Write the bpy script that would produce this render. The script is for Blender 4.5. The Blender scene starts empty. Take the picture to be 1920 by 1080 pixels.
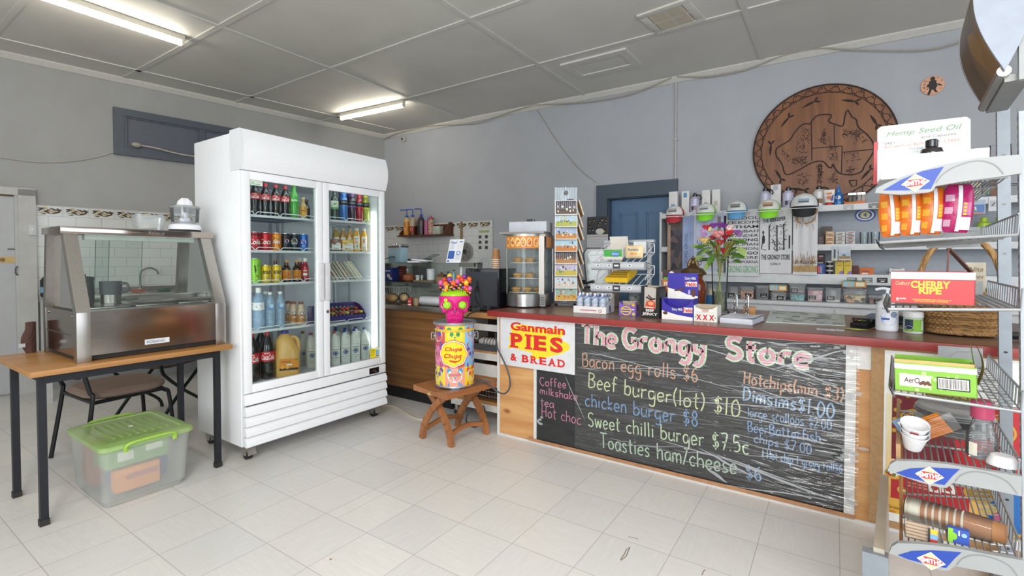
import bpy, bmesh, math, random
from mathutils import Vector, Matrix
random.seed(7)
sc = bpy.context.scene
COL = sc.collection
PI = math.pi

# ------------------------------------------------------------------ camera
T = 0.305                      # vinyl floor tile
CAMH = 4.1607 * T
YAW, PITCH, FPX, PY = -0.5893, -0.0215, 904.96, -32.7
FWD = Vector((math.sin(YAW) * math.cos(PITCH), math.cos(YAW) * math.cos(PITCH), math.sin(PITCH)))
RGT = Vector((math.cos(YAW), -math.sin(YAW), 0))
UPV = RGT.cross(FWD)
cam_data = bpy.data.cameras.new('camera')
cam = bpy.data.objects.new('camera', cam_data)
COL.objects.link(cam)
cam.matrix_world = Matrix(((RGT.x, UPV.x, -FWD.x, 0), (RGT.y, UPV.y, -FWD.y, 0), (RGT.z, UPV.z, -FWD.z, CAMH), (0, 0, 0, 1)))
cam_data.sensor_width = 36
cam_data.lens = FPX / 1920 * 36
cam_data.shift_y = PY / 1920
cam_data.clip_start = 0.02
sc.camera = cam

# ------------------------------------------------------------------ world, daylight, exposure
sc.view_settings.view_transform = 'Standard'
sc.view_settings.look = 'None'
sc.view_settings.gamma = 1
sc.view_settings.use_curve_mapping = False
sc.view_settings.exposure = -0.1
sc.cycles.max_bounces = 8
sc.cycles.diffuse_bounces = 5
sc.cycles.transparent_max_bounces = 24
world = bpy.data.worlds.new('overcast_sky')
sc.world = world
world.use_nodes = True
wn = world.node_tree.nodes
wn['Background'].inputs[0].default_value = (0.80, 0.90, 1.0, 1)
wn['Background'].inputs[1].default_value = 0.85

def area_light(name, loc, rot, sx, sy, watts, col):
    l = bpy.data.lights.new(name, 'AREA')
    l.shape = 'RECTANGLE'; l.size = sx; l.size_y = sy; l.energy = watts; l.color = col
    o = bpy.data.objects.new(name, l); COL.objects.link(o)
    o.location = loc; o.rotation_euler = rot
    return o
# daylight through the two shop windows behind the camera, and an added side window
area_light('shop_window_daylight', (-3.3, -2.45, 1.75), (PI/2 - 0.2, 0, 0), 3.4, 2.3, 36, (1.0, 0.985, 0.965))
area_light('shop_window_daylight', (0.9, -2.45, 1.75), (PI/2 - 0.2, 0, 0), 3.0, 2.3, 205, (0.98, 0.985, 1.0))
area_light('added_side_daylight', (3.05, 1.3, 1.75), (PI/2 - 0.1, 0, PI/2 + 0.1), 2.6, 1.9, 52, (0.84, 0.91, 1.0))  # unseen window light, set to brighten the fridge front
# added fill lamps, out of view overhead, to brighten floor and foreground
for lx, ly, w_ in ((-2.6, -1.2, 5), (-0.2, -0.7, 66), (2.1, 0.4, 34)):
    area_light('fill_lamp', (lx, ly, 3.1), (0, 0, 0), 1.2, 0.10, w_, (1.0, 0.985, 0.965))

# ------------------------------------------------------------------ pixel rays of the calibrated photograph
C0 = Vector((0, 0, CAMH))
def ray(px, py):
    return RGT * ((px - 960) / FPX) + UPV * (-(py - 540 - PY) / FPX) + FWD
def on_z(px, py, z):
    d = ray(px, py); return C0 + d * ((z - CAMH) / d.z)
def on_y(px, py, y):
    d = ray(px, py); return C0 + d * (y / d.y)
def on_x(px, py, x):
    d = ray(px, py); return C0 + d * (x / d.x)
def on_plane(px, py, p, n):
    d = ray(px, py); return C0 + d * ((Vector(p) - C0).dot(n) / d.dot(n))
# ------------------------------------------------------------------ materials
def lin(h):
    if not isinstance(h, str): return tuple(h)
    h = h.lstrip('#'); o = []
    for i in (0, 2, 4):
        c = int(h[i:i+2], 16) / 255
        o.append(c / 12.92 if c <= 0.04045 else ((c + 0.055) / 1.055) ** 2.4)
    return tuple(o)
_MC = {}
def new_mat(name):
    m = bpy.data.materials.new(name); m.use_nodes = True
    return m, m.node_tree.nodes, m.node_tree.links, m.node_tree.nodes['Principled BSDF']
def shade(c, k): return tuple(min(1, x * k) for x in c) + (1,)
def coords(n, l, scale=(1, 1, 1), kind='Object'):
    tc = n.new('ShaderNodeTexCoord'); mp = n.new('ShaderNodeMapping')
    mp.inputs['Scale'].default_value = scale
    l.new(tc.outputs[kind], mp.inputs['Vector'])
    return mp.outputs['Vector']
def noise(n, l, vec, scale, detail=3, rough=.55, dist=0):
    t = n.new('ShaderNodeTexNoise'); t.inputs['Scale'].default_value = scale
    t.inputs['Detail'].default_value = detail; t.inputs['Roughness'].default_value = rough
    t.inputs['Distortion'].default_value = dist
    l.new(vec, t.inputs['Vector']); return t.outputs['Fac']
def ramp(n, l, fac, stops):
    r = n.new('ShaderNodeValToRGB'); e = r.color_ramp.elements
    while len(e) < len(stops): e.new(0.5)
    for i, (p, c) in enumerate(stops):
        e[i].position = p; e[i].color = tuple(c[:3]) + (1,)
    l.new(fac, r.inputs['Fac']); return r.outputs['Color']
def bump(n, l, h, p, strength, dist=0.01):
    b = n.new('ShaderNodeBump'); b.inputs['Strength'].default_value = strength
    b.inputs['Distance'].default_value = dist
    l.new(h, b.inputs['Height']); l.new(b.outputs['Normal'], p.inputs['Normal'])
def M(col, rough=.5, metal=0., var=.06, scale=22, bmp=0., coat=0., emit=0., trans=0., stretch=(1, 1, 1)):
    key = (col, rough, metal, var, scale, bmp, coat, emit, trans, stretch)
    if key in _MC: return _MC[key]
    c = lin(col)
    m, n, l, p = new_mat('paint_%s' % (col.lstrip('#') if isinstance(col, str) else len(_MC)))
    p.inputs['Roughness'].default_value = rough; p.inputs['Metallic'].default_value = metal
    p.inputs['Coat Weight'].default_value = coat
    v = coords(n, l, stretch)
    f = noise(n, l, v, scale)
    l.new(ramp(n, l, f, [(.3, shade(c, 1 - var)), (.7, shade(c, 1 + var))]), p.inputs['Base Color'])
    if bmp: bump(n, l, f, p, bmp)
    if emit:
        p.inputs['Emission Color'].default_value = c + (1,); p.inputs['Emission Strength'].default_value = emit
    if trans:
        tr = n.new('ShaderNodeBsdfTransparent'); mx = n.new('ShaderNodeMixShader')
        mx.inputs[0].default_value = trans
        out = n['Material Output']
        l.new(p.outputs[0], mx.inputs[1]); l.new(tr.outputs[0], mx.inputs[2]); l.new(mx.outputs[0], out.inputs[0])
    _MC[key] = m
    return m
def wood(c1, c2, axis=0, rough=.45, freq=14, stretch=.06, knots=False, name='wood', bmp=.1):
    key = ('wood', c1, c2, axis, rough, freq, stretch, knots)
    if key in _MC: return _MC[key]
    m, n, l, p = new_mat(name)
    s = [1, 1, 1]; s[axis] = stretch
    v = coords(n, l, tuple(s))
    f = noise(n, l, v, freq, 6, .65, .6)
    a, b = lin(c1), lin(c2)
    mid = tuple((x + y) / 2 for x, y in zip(a, b))
    cin = ramp(n, l, f, [(.32, a), (.5, mid), (.66, b)])
    if knots:
        vo = n.new('ShaderNodeTexVoronoi'); vo.inputs['Scale'].default_value = 4.2
        s2 = [1, 1, 1]; s2[axis] = .55
        l.new(coords(n, l, tuple(s2)), vo.inputs['Vector'])
        k = ramp(n, l, vo.outputs['Distance'], [(.03, (.35, .16, .07)), (.1, (1, 1, 1))])
        mx = n.new('ShaderNodeMix'); mx.data_type = 'RGBA'; mx.blend_type = 'MULTIPLY'
        mx.inputs[0].default_value = .85
        l.new(cin, mx.inputs[6]); l.new(k, mx.inputs[7]); cin = mx.outputs[2]
    l.new(cin, p.inputs['Base Color'])
    p.inputs['Roughness'].default_value = rough
    if bmp: bump(n, l, f, p, bmp, .004)
    _MC[key] = m
    return m
def steel(col='#b9b7b2', rough=.28, axis=2, var=.10):
    key = ('steel', col, rough, axis)
    if key in _MC: return _MC[key]
    m, n, l, p = new_mat('brushed_steel')
    s = [40, 40, 40]; s[axis] = 1
    f = noise(n, l, coords(n, l, tuple(s)), 6, 3)
    c = lin(col)
    l.new(ramp(n, l, f, [(.3, shade(c, 1 - var)), (.7, shade(c, 1 + var))]), p.inputs['Base Color'])
    p.inputs['Metallic'].default_value = 1
    rr = n.new('ShaderNodeMapRange'); rr.inputs[3].default_value = rough * .8; rr.inputs[4].default_value = rough * 1.25
    l.new(f, rr.inputs[0]); l.new(rr.outputs[0], p.inputs['Roughness'])
    _MC[key] = m
    return m
def clear(tint='#f4f8f8', body=0.03, rough=.03, col='#e8eeee', ior=1.35):
    """thin clear glass or plastic: see-through, mirror-like at grazing angles, a little milkiness"""
    key = ('clear', tint, body, rough, col, ior)
    if key in _MC: return _MC[key]
    m, n, l, p = new_mat('clear_pane')
    p.inputs['Roughness'].default_value = .3
    f = noise(n, l, coords(n, l), 9, 2)
    l.new(ramp(n, l, f, [(.2, shade(lin(col), .95)), (.8, shade(lin(col), 1.0))]), p.inputs['Base Color'])
    tr = n.new('ShaderNodeBsdfTransparent'); tr.inputs[0].default_value = lin(tint) + (1,)
    gl = n.new('ShaderNodeBsdfGlossy'); gl.inputs['Roughness'].default_value = rough
    fr = n.new('ShaderNodeFresnel'); fr.inputs['IOR'].default_value = ior
    m1 = n.new('ShaderNodeMixShader'); m2 = n.new('ShaderNodeMixShader')
    m1.inputs[0].default_value = body
    l.new(tr.outputs[0], m1.inputs[1]); l.new(p.outputs[0], m1.inputs[2])
    l.new(fr.outputs[0], m2.inputs[0]); l.new(m1.outputs[0], m2.inputs[1]); l.new(gl.outputs[0], m2.inputs[2])
    l.new(m2.outputs[0], n['Material Output'].inputs[0])
    _MC[key] = m
    return m
def speckle(cols, scale=40, rough=.6, bmp=.4):
    """pieces of several colours lying together"""
    key = ('speck', tuple(cols), scale)
    if key in _MC: return _MC[key]
    m, n, l, p = new_mat('mixed_pieces')
    v = n.new('ShaderNodeTexVoronoi'); v.inputs['Scale'].default_value = scale
    l.new(coords(n, l), v.inputs['Vector'])
    sp = n.new('ShaderNodeSeparateColor'); l.new(v.outputs['Color'], sp.inputs[0])
    k = len(cols)
    r = n.new('ShaderNodeValToRGB'); r.color_ramp.interpolation = 'CONSTANT'
    e = r.color_ramp.elements
    while len(e) < k: e.new(.5)
    for i, c in enumerate(cols):
        e[i].position = i / k; e[i].color = lin(c) + (1,)
    l.new(sp.outputs[0], r.inputs['Fac']); l.new(r.outputs['Color'], p.inputs['Base Color'])
    p.inputs['Roughness'].default_value = rough
    if bmp: bump(n, l, v.outputs['Distance'], p, bmp)
    _MC[key] = m
    return m

# ------------------------------------------------------------------ mesh building
class Fr:
    """a flat frame: (x, y, h) -> o + x*u + y*v + h*n"""
    def __init__(s, o, u, v):
        s.o, s.u, s.v = Vector(o), Vector(u), Vector(v); s.n = s.u.cross(s.v).normalized()
    def __call__(s, x, y, h=0): return s.o + s.u * x + s.v * y + s.n * h
class Cy:
    """wrapped round an upright cylinder: x is arc length from angle a0, y is height"""
    def __init__(s, c, r, a0): s.c, s.r, s.a0 = Vector(c), r, a0
    def __call__(s, x, y, h=0):
        a = s.a0 + x / s.r
        return s.c + Vector(((s.r + h) * math.cos(a), (s.r + h) * math.sin(a), y))
def catmull(p, k=4, closed=False):
    n = len(p)
    if n < 3 or k < 2: return list(p)
    o = []
    for i in range(n if closed else n - 1):
        g = lambda j: p[j % n] if closed else p[max(0, min(n - 1, j))]
        a, b, c, d = g(i - 1), g(i), g(i + 1), g(i + 2)
        for t in range(k):
            t /= k
            o.append(tuple(.5 * (2 * b[q] + (c[q] - a[q]) * t + (2 * a[q] - 5 * b[q] + 4 * c[q] - d[q]) * t * t + (3 * b[q] - a[q] - 3 * c[q] + d[q]) * t ** 3) for q in range(len(b))))
    if not closed: o.append(tuple(p[-1]))
    return o
_TX = {}
def font_mesh(s, bold=0., shear=0., sp=1.):
    key = (s, bold, shear, sp)
    if key in _TX: return _TX[key]
    cu = bpy.data.curves.new('lettering', 'FONT'); cu.body = s; cu.offset = bold; cu.shear = shear
    cu.space_character = sp; cu.resolution_u = 3; cu.fill_mode = 'FRONT'
    o = bpy.data.objects.new('lettering', cu); COL.objects.link(o)
    dg = bpy.context.evaluated_depsgraph_get(); dg.update()
    me = o.evaluated_get(dg).to_mesh()
    v = [(q.co.x, q.co.y) for q in me.vertices]; f = [tuple(q.vertices) for q in me.polygons]
    o.evaluated_get(dg).to_mesh_clear()
    bpy.data.objects.remove(o); bpy.data.curves.remove(cu)
    if v:
        x0 = min(a[0] for a in v); x1 = max(a[0] for a in v); y0 = min(a[1] for a in v); y1 = max(a[1] for a in v)
    else: x0 = y0 = 0; x1 = y1 = 1
    _TX[key] = ([(a[0] - x0, a[1] - y0) for a in v], f, x1 - x0, y1 - y0)
    return _TX[key]
class MB:
    def __init__(s): s.V, s.F, s.I, s.S, s.mats = [], [], [], [], []
    def raw(s, v, f, m, smooth=False, X=None):
        if m not in s.mats: s.mats.append(m)
        mi = s.mats.index(m); b = len(s.V)
        if X is not None: v = [X @ Vector(q) for q in v]
        s.V += [tuple(q) for q in v]
        s.F += [tuple(b + i for i in q) for q in f]
        s.I += [mi] * len(f); s.S += [smooth] * len(f)
        return s
    def box(s, c, d, m, rz=0., bev=0., rot=None, taper=1.):
        x, y, z = d[0] / 2, d[1] / 2, d[2] / 2
        v = [(i * x * (taper if k > 0 else 1), j * y * (taper if k > 0 else 1), k * z) for k in (-1, 1) for j in (-1, 1) for i in (-1, 1)]
        f = [(0, 2, 3, 1), (4, 5, 7, 6), (0, 1, 5, 4), (2, 6, 7, 3), (0, 4, 6, 2), (1, 3, 7, 5)]
        X = Matrix.Translation(c) @ (Matrix.Rotation(rz, 4, 'Z') if rot is None else rot.to_4x4())
        if bev:
            bm = bmesh.new(); vs = [bm.verts.new(q) for q in v]
            for q in f: bm.faces.new([vs[i] for i in q])
            bmesh.ops.bevel(bm, geom=bm.edges[:], offset=bev, segments=2, affect='EDGES', profile=.6)
            bm.verts.index_update()
            v = [q.co[:] for q in bm.verts]; f = [[w.index for w in q.verts] for q in bm.faces]; bm.free()
            return s.raw(v, f, m, True, X)
        return s.raw(v, f, m, False, X)
    def bx(s, x0, x1, y0, y1, z0, z1, m, bev=0.):
        return s.box(((x0 + x1) / 2, (y0 + y1) / 2, (z0 + z1) / 2), (abs(x1 - x0), abs(y1 - y0), abs(z1 - z0)), m, bev=bev)
    def lathe(s, prof, m, n=20, c=(0, 0, 0), X=None, smooth=True, sx=1., sy=1., cap=True):
        """prof: (r, z) pairs; m one material or one per segment"""
        v, f, mm = [], [], []
        for r, z in prof:
            v += [(c[0] + sx * r * math.cos(2 * PI * i / n), c[1] + sy * r * math.sin(2 * PI * i / n), c[2] + z) for i in range(n)]
        for k in range(len(prof) - 1):
            g = [(k * n + i, k * n + (i + 1) % n, (k + 1) * n + (i + 1) % n, (k + 1) * n + i) for i in range(n)]
            f.append(g)
        for k, g in enumerate(f):
            mk = m[k] if isinstance(m, (list, tuple)) else m
            if cap and k == 0 and prof[0][0] > 1e-5: s.raw([v[i] for i in range(n)], [tuple(range(n - 1, -1, -1))], mk, False, X)
            if cap and k == len(f) - 1 and prof[-1][0] > 1e-5: s.raw(v[-n:], [tuple(range(n))], mk, False, X)
            idx = list(range(k * n, (k + 2) * n))
            s.raw([v[i] for i in idx], [tuple(i - k * n for i in q) for q in g], mk, smooth, X)
        return s
    def cyl(s, p0, p1, r, m, r1=None, n=14, smooth=True):
        p0, p1 = Vector(p0), Vector(p1); d = p1 - p0
        X = Matrix.Translation(p0) @ d.to_track_quat('Z', 'Y').to_matrix().to_4x4()
        return s.lathe([(r, 0), (r if r1 is None else r1, d.length)], m, n, X=X, smooth=smooth)
    def tube(s, pts, r, m, n=7, k=1, closed=False):
        pts = catmull([tuple(p) for p in pts], k, closed) if k > 1 else pts
        pts = [Vector(p) for p in pts]; N = len(pts)
        v, f = [], []; up = None
        for i, p in enumerate(pts):
            a = pts[(i - 1) % N] if closed or i else p; b = pts[(i + 1) % N] if closed or i < N - 1 else p
            t = (b - a).normalized()
            if up is None: up = t.orthogonal()
            up = (up - t * up.dot(t)).normalized(); w = t.cross(up)
            rr = r[min(i, len(r) - 1)] if isinstance(r, (list, tuple)) else r
            v += [p + (up * math.cos(2 * PI * q / n) + w * math.sin(2 * PI * q / n)) * rr for q in range(n)]
        for i in range(N if closed else N - 1):
            j = (i + 1) % N
            f += [(i * n + q, i * n + (q + 1) % n, j * n + (q + 1) % n, j * n + q) for q in range(n)]
        s.raw(v, f, m, True)
        if not closed: s.raw(v[:n] + v[-n:], [tuple(range(n - 1, -1, -1)), tuple(range(n, 2 * n))], m)
        return s
    def prism(s, poly, h0, h1, m, fr, side=None):
        n = len(poly)
        v = [fr(x, y, h0) for x, y in poly] + [fr(x, y, h1) for x, y in poly]
        s.raw(v, [tuple(range(n - 1, -1, -1)), tuple(range(n, 2 * n))], m)
        return s.raw(v, [(i, (i + 1) % n, n + (i + 1) % n, n + i) for i in range(n)], side or m)
    def poly(s, pts, m, fr, h=.0008):
        return s.raw([fr(x, y, h) for x, y in pts], [tuple(range(len(pts)))], m)
    def rect(s, x0, y0, x1, y1, m, fr, h=.0008, nx=1):
        v = [fr(x0 + (x1 - x0) * i / nx, y, h) for i in range(nx + 1) for y in (y0, y1)]
        return s.raw(v, [(2 * i, 2 * i + 2, 2 * i + 3, 2 * i + 1) for i in range(nx)], m)
    def disc(s, cx, cy, r, m, fr, h=.0008, n=20, ry=None, a0=0.):
        return s.poly([(cx + r * math.cos(a0 + 2 * PI * i / n), cy + (ry or r) * math.sin(a0 + 2 * PI * i / n)) for i in range(n)], m, fr, h)
    def grid(s, fn, nu, nv, m, smooth=True, cu=False):
        v = [fn(i / nu, j / nv) for i in range(nu + 1) for j in range(nv + 1)]
        w = nv + 1
        return s.raw(v, [(i * w + j, (i + 1) * w + j, (i + 1) * w + j + 1, i * w + j + 1) for i in range(nu) for j in range(nv)], m, smooth)
    def ball(s, c, r, m, nu=16, nv=10, X=None):
        if not isinstance(r, (list, tuple)): r = (r, r, r)
        p = [(math.sin(PI * j / nv), -math.cos(PI * j / nv)) for j in range(nv + 1)]
        v = [(r[0] * a * math.cos(2 * PI * i / nu), r[1] * a * math.sin(2 * PI * i / nu), r[2] * b) for a, b in p for i in range(nu)]
        v = [tuple(c[q] + (w[q]) for q in range(3)) for w in v] if X is None else [X @ Vector(w) + Vector(c) for w in v]
        f = [(j * nu + i, j * nu + (i + 1) % nu, (j + 1) * nu + (i + 1) % nu, (j + 1) * nu + i) for j in range(nv) for i in range(nu)]
        return s.raw(v, f, m, True)
    def text(s, t, x, y, h, m, fr, w=None, bold=0., shear=0., sp=1., z=.0012, al='L', rot=0.):
        v, f, tw, th = font_mesh(t, bold, shear, sp)
        if not v: return s
        k = h / th; kx = k if w is None else w / tw
        ox = {'L': 0, 'C': -tw * kx / 2, 'R': -tw * kx}[al]
        cr, sr = math.cos(rot), math.sin(rot)
        q = [((a * kx + ox), b * k) for a, b in v]
        return s.raw([fr(x + a * cr - b * sr, y + a * sr + b * cr, z) for a, b in q], f, m)
    def ribbon(s, pts, w, m, fr, h=.001, taper=False):
        n = len(pts); v = []
        for i in range(n):
            a = pts[max(0, i - 1)]; b = pts[min(n - 1, i + 1)]
            dx, dy = b[0] - a[0], b[1] - a[1]; L = math.hypot(dx, dy) or 1
            ww = w * (math.sin(PI * (i + .3) / (n - .4)) if taper else 1) / 2
            v += [fr(pts[i][0] - dy / L * ww, pts[i][1] + dx / L * ww, h), fr(pts[i][0] + dy / L * ww, pts[i][1] - dx / L * ww, h)]
        return s.raw(v, [(2 * i, 2 * i + 1, 2 * i + 3, 2 * i + 2) for i in range(n - 1)], m)
    def build(s, name, parent=None, loc=None, rz=0.):
        me = bpy.data.meshes.new(name); me.from_pydata(s.V, [], s.F)
        for m in s.mats: me.materials.append(m)
        me.polygons.foreach_set('material_index', s.I); me.polygons.foreach_set('use_smooth', s.S)
        me.update(); me.validate()
        if any(s.S): me.set_sharp_from_angle(angle=math.radians(38))
        o = bpy.data.objects.new(name, me); COL.objects.link(o)
        if parent is not None: o.parent = parent
        if loc is not None: o.location = loc
        if rz: o.rotation_euler[2] = rz
        return o
def tag(o, label, cat, group=None, kind=None):
    o['label'] = label; o['category'] = cat
    if group: o['group'] = group
    if kind: o['kind'] = kind
    return o
def thing(name, label, cat, loc=(0, 0, 0), rz=0., group=None):
    o = bpy.data.objects.new(name, None); COL.objects.link(o)
    o.empty_display_size = .05
    o.location = loc; o.rotation_euler = (0, 0, rz)
    return tag(o, label, cat, group)
def struct(name, mb, loc=None, rz=0., parent=None):
    o = mb.build(name, parent, loc, rz)
    if parent is None: o['kind'] = 'structure'
    return o
def dup(root, loc, rz=None, label=None, group=None):
    r = root.copy(); COL.objects.link(r); r.location = loc
    if rz is not None: r.rotation_euler[2] = rz
    if label: r['label'] = label
    if group: r['group'] = group
    for ch in list(root.children):
        c = ch.copy(); COL.objects.link(c); c.parent = r
        for g in list(ch.children):
            d = g.copy(); COL.objects.link(d); d.parent = c
    return r
def single(mb, name, label, cat, loc=(0, 0, 0), rz=0., group=None):
    return tag(mb.build(name, None, loc, rz), label, cat, group)
FX = lambda o=(0, 0, 0): Fr(o, (1, 0, 0), (0, 0, 1))          # faces -y (towards the camera side)
FXp = lambda o=(0, 0, 0): Fr(o, (0, 1, 0), (0, 0, 1))         # faces +x
FXm = lambda o=(0, 0, 0): Fr(o, (0, -1, 0), (0, 0, 1))        # faces -x
FZ = lambda o=(0, 0, 0): Fr(o, (1, 0, 0), (0, 1, 0))          # faces up

# one-stroke handwriting: x-height 4, capitals 7, descenders -3
STROKES = {
'a': (4, '3.6,3.2 2.4,4 .8,3.4 .3,1.6 1.2,.1 2.6,.5 3.5,2.4|3.6,4 3.6,1 4.1,0'), 'b': (4, '.4,7 .4,0|.4,2.5 1.6,4 3.2,3.6 3.7,2 3,.3 1.5,0 .4,.8'),
'c': (3.6, '3.3,3.4 2,4 .6,3 .3,1.4 1.4,0 3.3,.5'), 'd': (4, '3.5,7 3.5,0|3.5,2.8 2.3,4 .8,3.4 .3,1.8 1,.2 2.4,.2 3.5,1.5'),
'e': (3.8, '.5,2 3.3,2.3 3,3.6 1.8,4 .6,3 .4,1.2 1.5,0 3.4,.6'), 'f': (3, '3,6.6 2,7 1.2,6 1.2,0|.1,4 2.6,4'),
'g': (4, '3.5,3.4 2,4 .6,3.2 .4,1.4 1.5,.3 3,1 3.6,3.8 3.5,-1.6 2.3,-3 .7,-2.4'), 'h': (4, '.5,7 .5,0|.5,2.6 1.8,4 3.2,3.6 3.5,2 3.5,0'),
'i': (1.6, '.8,4 .8,0|.8,5.4 .9,5.8'), 'j': (2, '1.4,4 1.4,-2 .2,-3'), 'k': (3.6, '.5,7 .5,0|3,4 .6,1.8 3.2,0'), 'l': (1.6, '.8,7 .8,0'),
'm': (5.6, '.4,4 .4,0|.4,2.6 1.4,4 2.5,3.6 2.7,0|2.7,2.6 3.8,4 4.9,3.5 5.1,0'), 'n': (4, '.5,4 .5,0|.5,2.6 1.8,4 3.2,3.5 3.5,0'),
'o': (4, '2,4 .7,3.3 .3,1.8 1,.3 2.2,0 3.4,1 3.5,2.8 2,4'), 'p': (4, '.5,4 .5,-3|.5,3 1.8,4 3.3,3.4 3.6,1.8 2.6,.2 1,.3 .5,1'),
'r': (3.2, '.5,4 .5,0|.5,2.4 1.6,3.8 3,3.7'), 's': (3.4, '3,3.5 1.8,4 .6,3.2 1.2,2.2 2.6,1.6 2.8,.5 1.5,0 .3,.5'),
't': (3, '1.4,6.4 1.4,.8 2.6,.2|.2,4.4 2.9,4.4'), 'u': (4, '.5,4 .5,1.2 1.5,0 3,.6 3.5,2|3.5,4 3.5,.8 4,0'), 'v': (3.6, '.3,4 1.8,0 3.3,4'),
'w': (5, '.3,4 1.3,0 2.5,3.4 3.7,0 4.7,4'), 'x': (3.4, '.3,4 3.1,0|3.1,4 .3,0'), 'y': (3.6, '.4,4 .6,2 1.8,1.2 3.1,2.2|3.3,4 3,-1 1.6,-3 .4,-2.4'),
'z': (3.4, '.4,4 3.1,4 .4,0 3.2,0'),
'A': (5, '.2,0 2.4,7 4.6,0|1,2.6 3.9,2.6'), 'B': (4.6, '.5,7 .5,0|.5,7 3.2,6.8 3.5,5 2,3.8 .5,3.8|2,3.8 4.1,3 3.9,.6 2,0 .5,0'),
'C': (4.8, '4.3,6 2.8,7 .9,6 .3,3.4 1.2,.8 2.8,0 4.4,1'), 'D': (4.8, '.5,7 .5,0|.5,7 3,6.6 4.4,4 3.6,1 .5,0'), 'E': (4.2, '3.8,7 .5,7 .5,0 3.9,0|.5,3.6 3.2,3.6'),
'G': (5, '4.4,6 2.8,7 .9,6 .3,3.4 1.2,.8 2.8,0 4.4,1 4.4,3|2.8,3 4.9,3'), 'H': (5, '.5,7 .5,0|4.3,7 4.3,0|.5,3.6 4.3,3.6'),
'T': (5, '.1,7 4.9,7|2.5,7 2.5,0'), 'S': (4.4, '4,6.2 2.4,7 .7,6 1,4.2 3.3,3 3.9,1.4 2.4,0 .4,.8'), 'M': (5.4, '.4,0 .6,7 2.7,2.4 4.8,7 5,0'),
'0': (4.2, '2.1,7 .7,5.6 .4,3 1,.6 2.2,0 3.5,1.4 3.7,4.4 2.1,7'), '1': (2.4, '1.2,7 1.2,0'), '2': (4, '.5,5.8 1.8,7 3.3,6 3,4 .4,0 3.7,0'),
'3': (4, '.5,6.4 2,7 3.3,6 2.8,4.2 1.5,3.7|1.5,3.7 3.3,3 3.4,1 2,0 .4,.7'), '5': (4, '3.5,7 .8,7 .6,4 2.4,4.4 3.6,2.8 2.8,.4 .4,.3'),
'6': (4, '3.2,6.6 1.4,5.4 .4,2.6 1.2,.2 2.8,.2 3.5,1.8 2.4,3.4 .7,2.4'), '7': (4, '.3,7 3.7,7 1.4,0|1,3.4 3.2,3.4'), '8': (4, '2,3.8 .7,5.2 2,7 3.3,5.4 2,3.8 .4,1.8 2,0 3.6,1.8 2,3.8'),
'$': (4, '3.5,5.6 2,6.4 .6,5.2 1.4,3.8 3,2.8 3.3,1.2 1.8,.4 .4,1.2|2,7.4 2,-.6'), '/': (3, '.2,-.5 2.8,7'), '(': (2, '1.6,7.4 .5,5 .5,2 1.6,-.6'), ')': (2, '.4,7.4 1.5,5 1.5,2 .4,-.6'),
'.': (1.2, '.5,0 .6,.4'), '-': (3, '.4,2.6 2.6,2.6'), "'": (1, '.5,7 .4,5.8'), ' ': (2.8, '')}
def strokes(t):
    """(polylines, width) for a handwritten string in stroke-font units"""
    x, out = 0, []
    for ch in t:
        w, d = STROKES.get(ch, STROKES[' '])
        for pl in d.split('|'):
            if pl:
                p = [tuple(float(q) for q in a.split(',')) for a in pl.split()]
                out.append([(x + a, b) for a, b in p])
        x += w + .8
    return out, x
def write(mb, t, fr, x0, y0, x1, y1, h, sw, m, jit=.25, hh=.0012, double=False):
    """handwriting running from (x0,y0) to (x1,y1) on the frame with capitals h high"""
    pl, W = strokes(t)
    L = math.hypot(x1 - x0, y1 - y0); ux, uy = (x1 - x0) / L, (y1 - y0) / L
    kx, ky = L / W, h / 7
    for p in pl:
        if jit: p = [(a + random.uniform(-jit, jit) * .6, b + random.uniform(-jit, jit)) for a, b in p]
        q = catmull(p, 4)
        mb.ribbon([(x0 + a * kx * ux - b * ky * uy, y0 + a * kx * uy + b * ky * ux) for a, b in q], sw, m, fr, hh)
# ------------------------------------------------------------------ the room
ZC=3.2
WA,WB=Vector((-5.82,5.15,0)),Vector((0.96,5.31,0)) # back wall
LA,LB=Vector((-6.45,1.116,0)),Vector((-5.82,5.15,0)) # left wall
RZB=math.atan2(WB.y-WA.y,WB.x-WA.x);RZL=math.atan2(LB.y-LA.y,LB.x-LA.x)
UB,UL=(WB-WA).normalized(),(LB-LA).normalized()
NB,NL=Vector((UB.y,-UB.x,0)),Vector((UL.y,-UL.x,0)) # into the room
def wb(px,py,off=0.):
    p=on_plane(px,py,WA+NB*off,NB);return(p-WA).dot(UB),p.z
def wl(px,py,off=0.):
    p=on_plane(px,py,LA+NL*off,NL);return(p-LA).dot(UL),p.z

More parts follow.
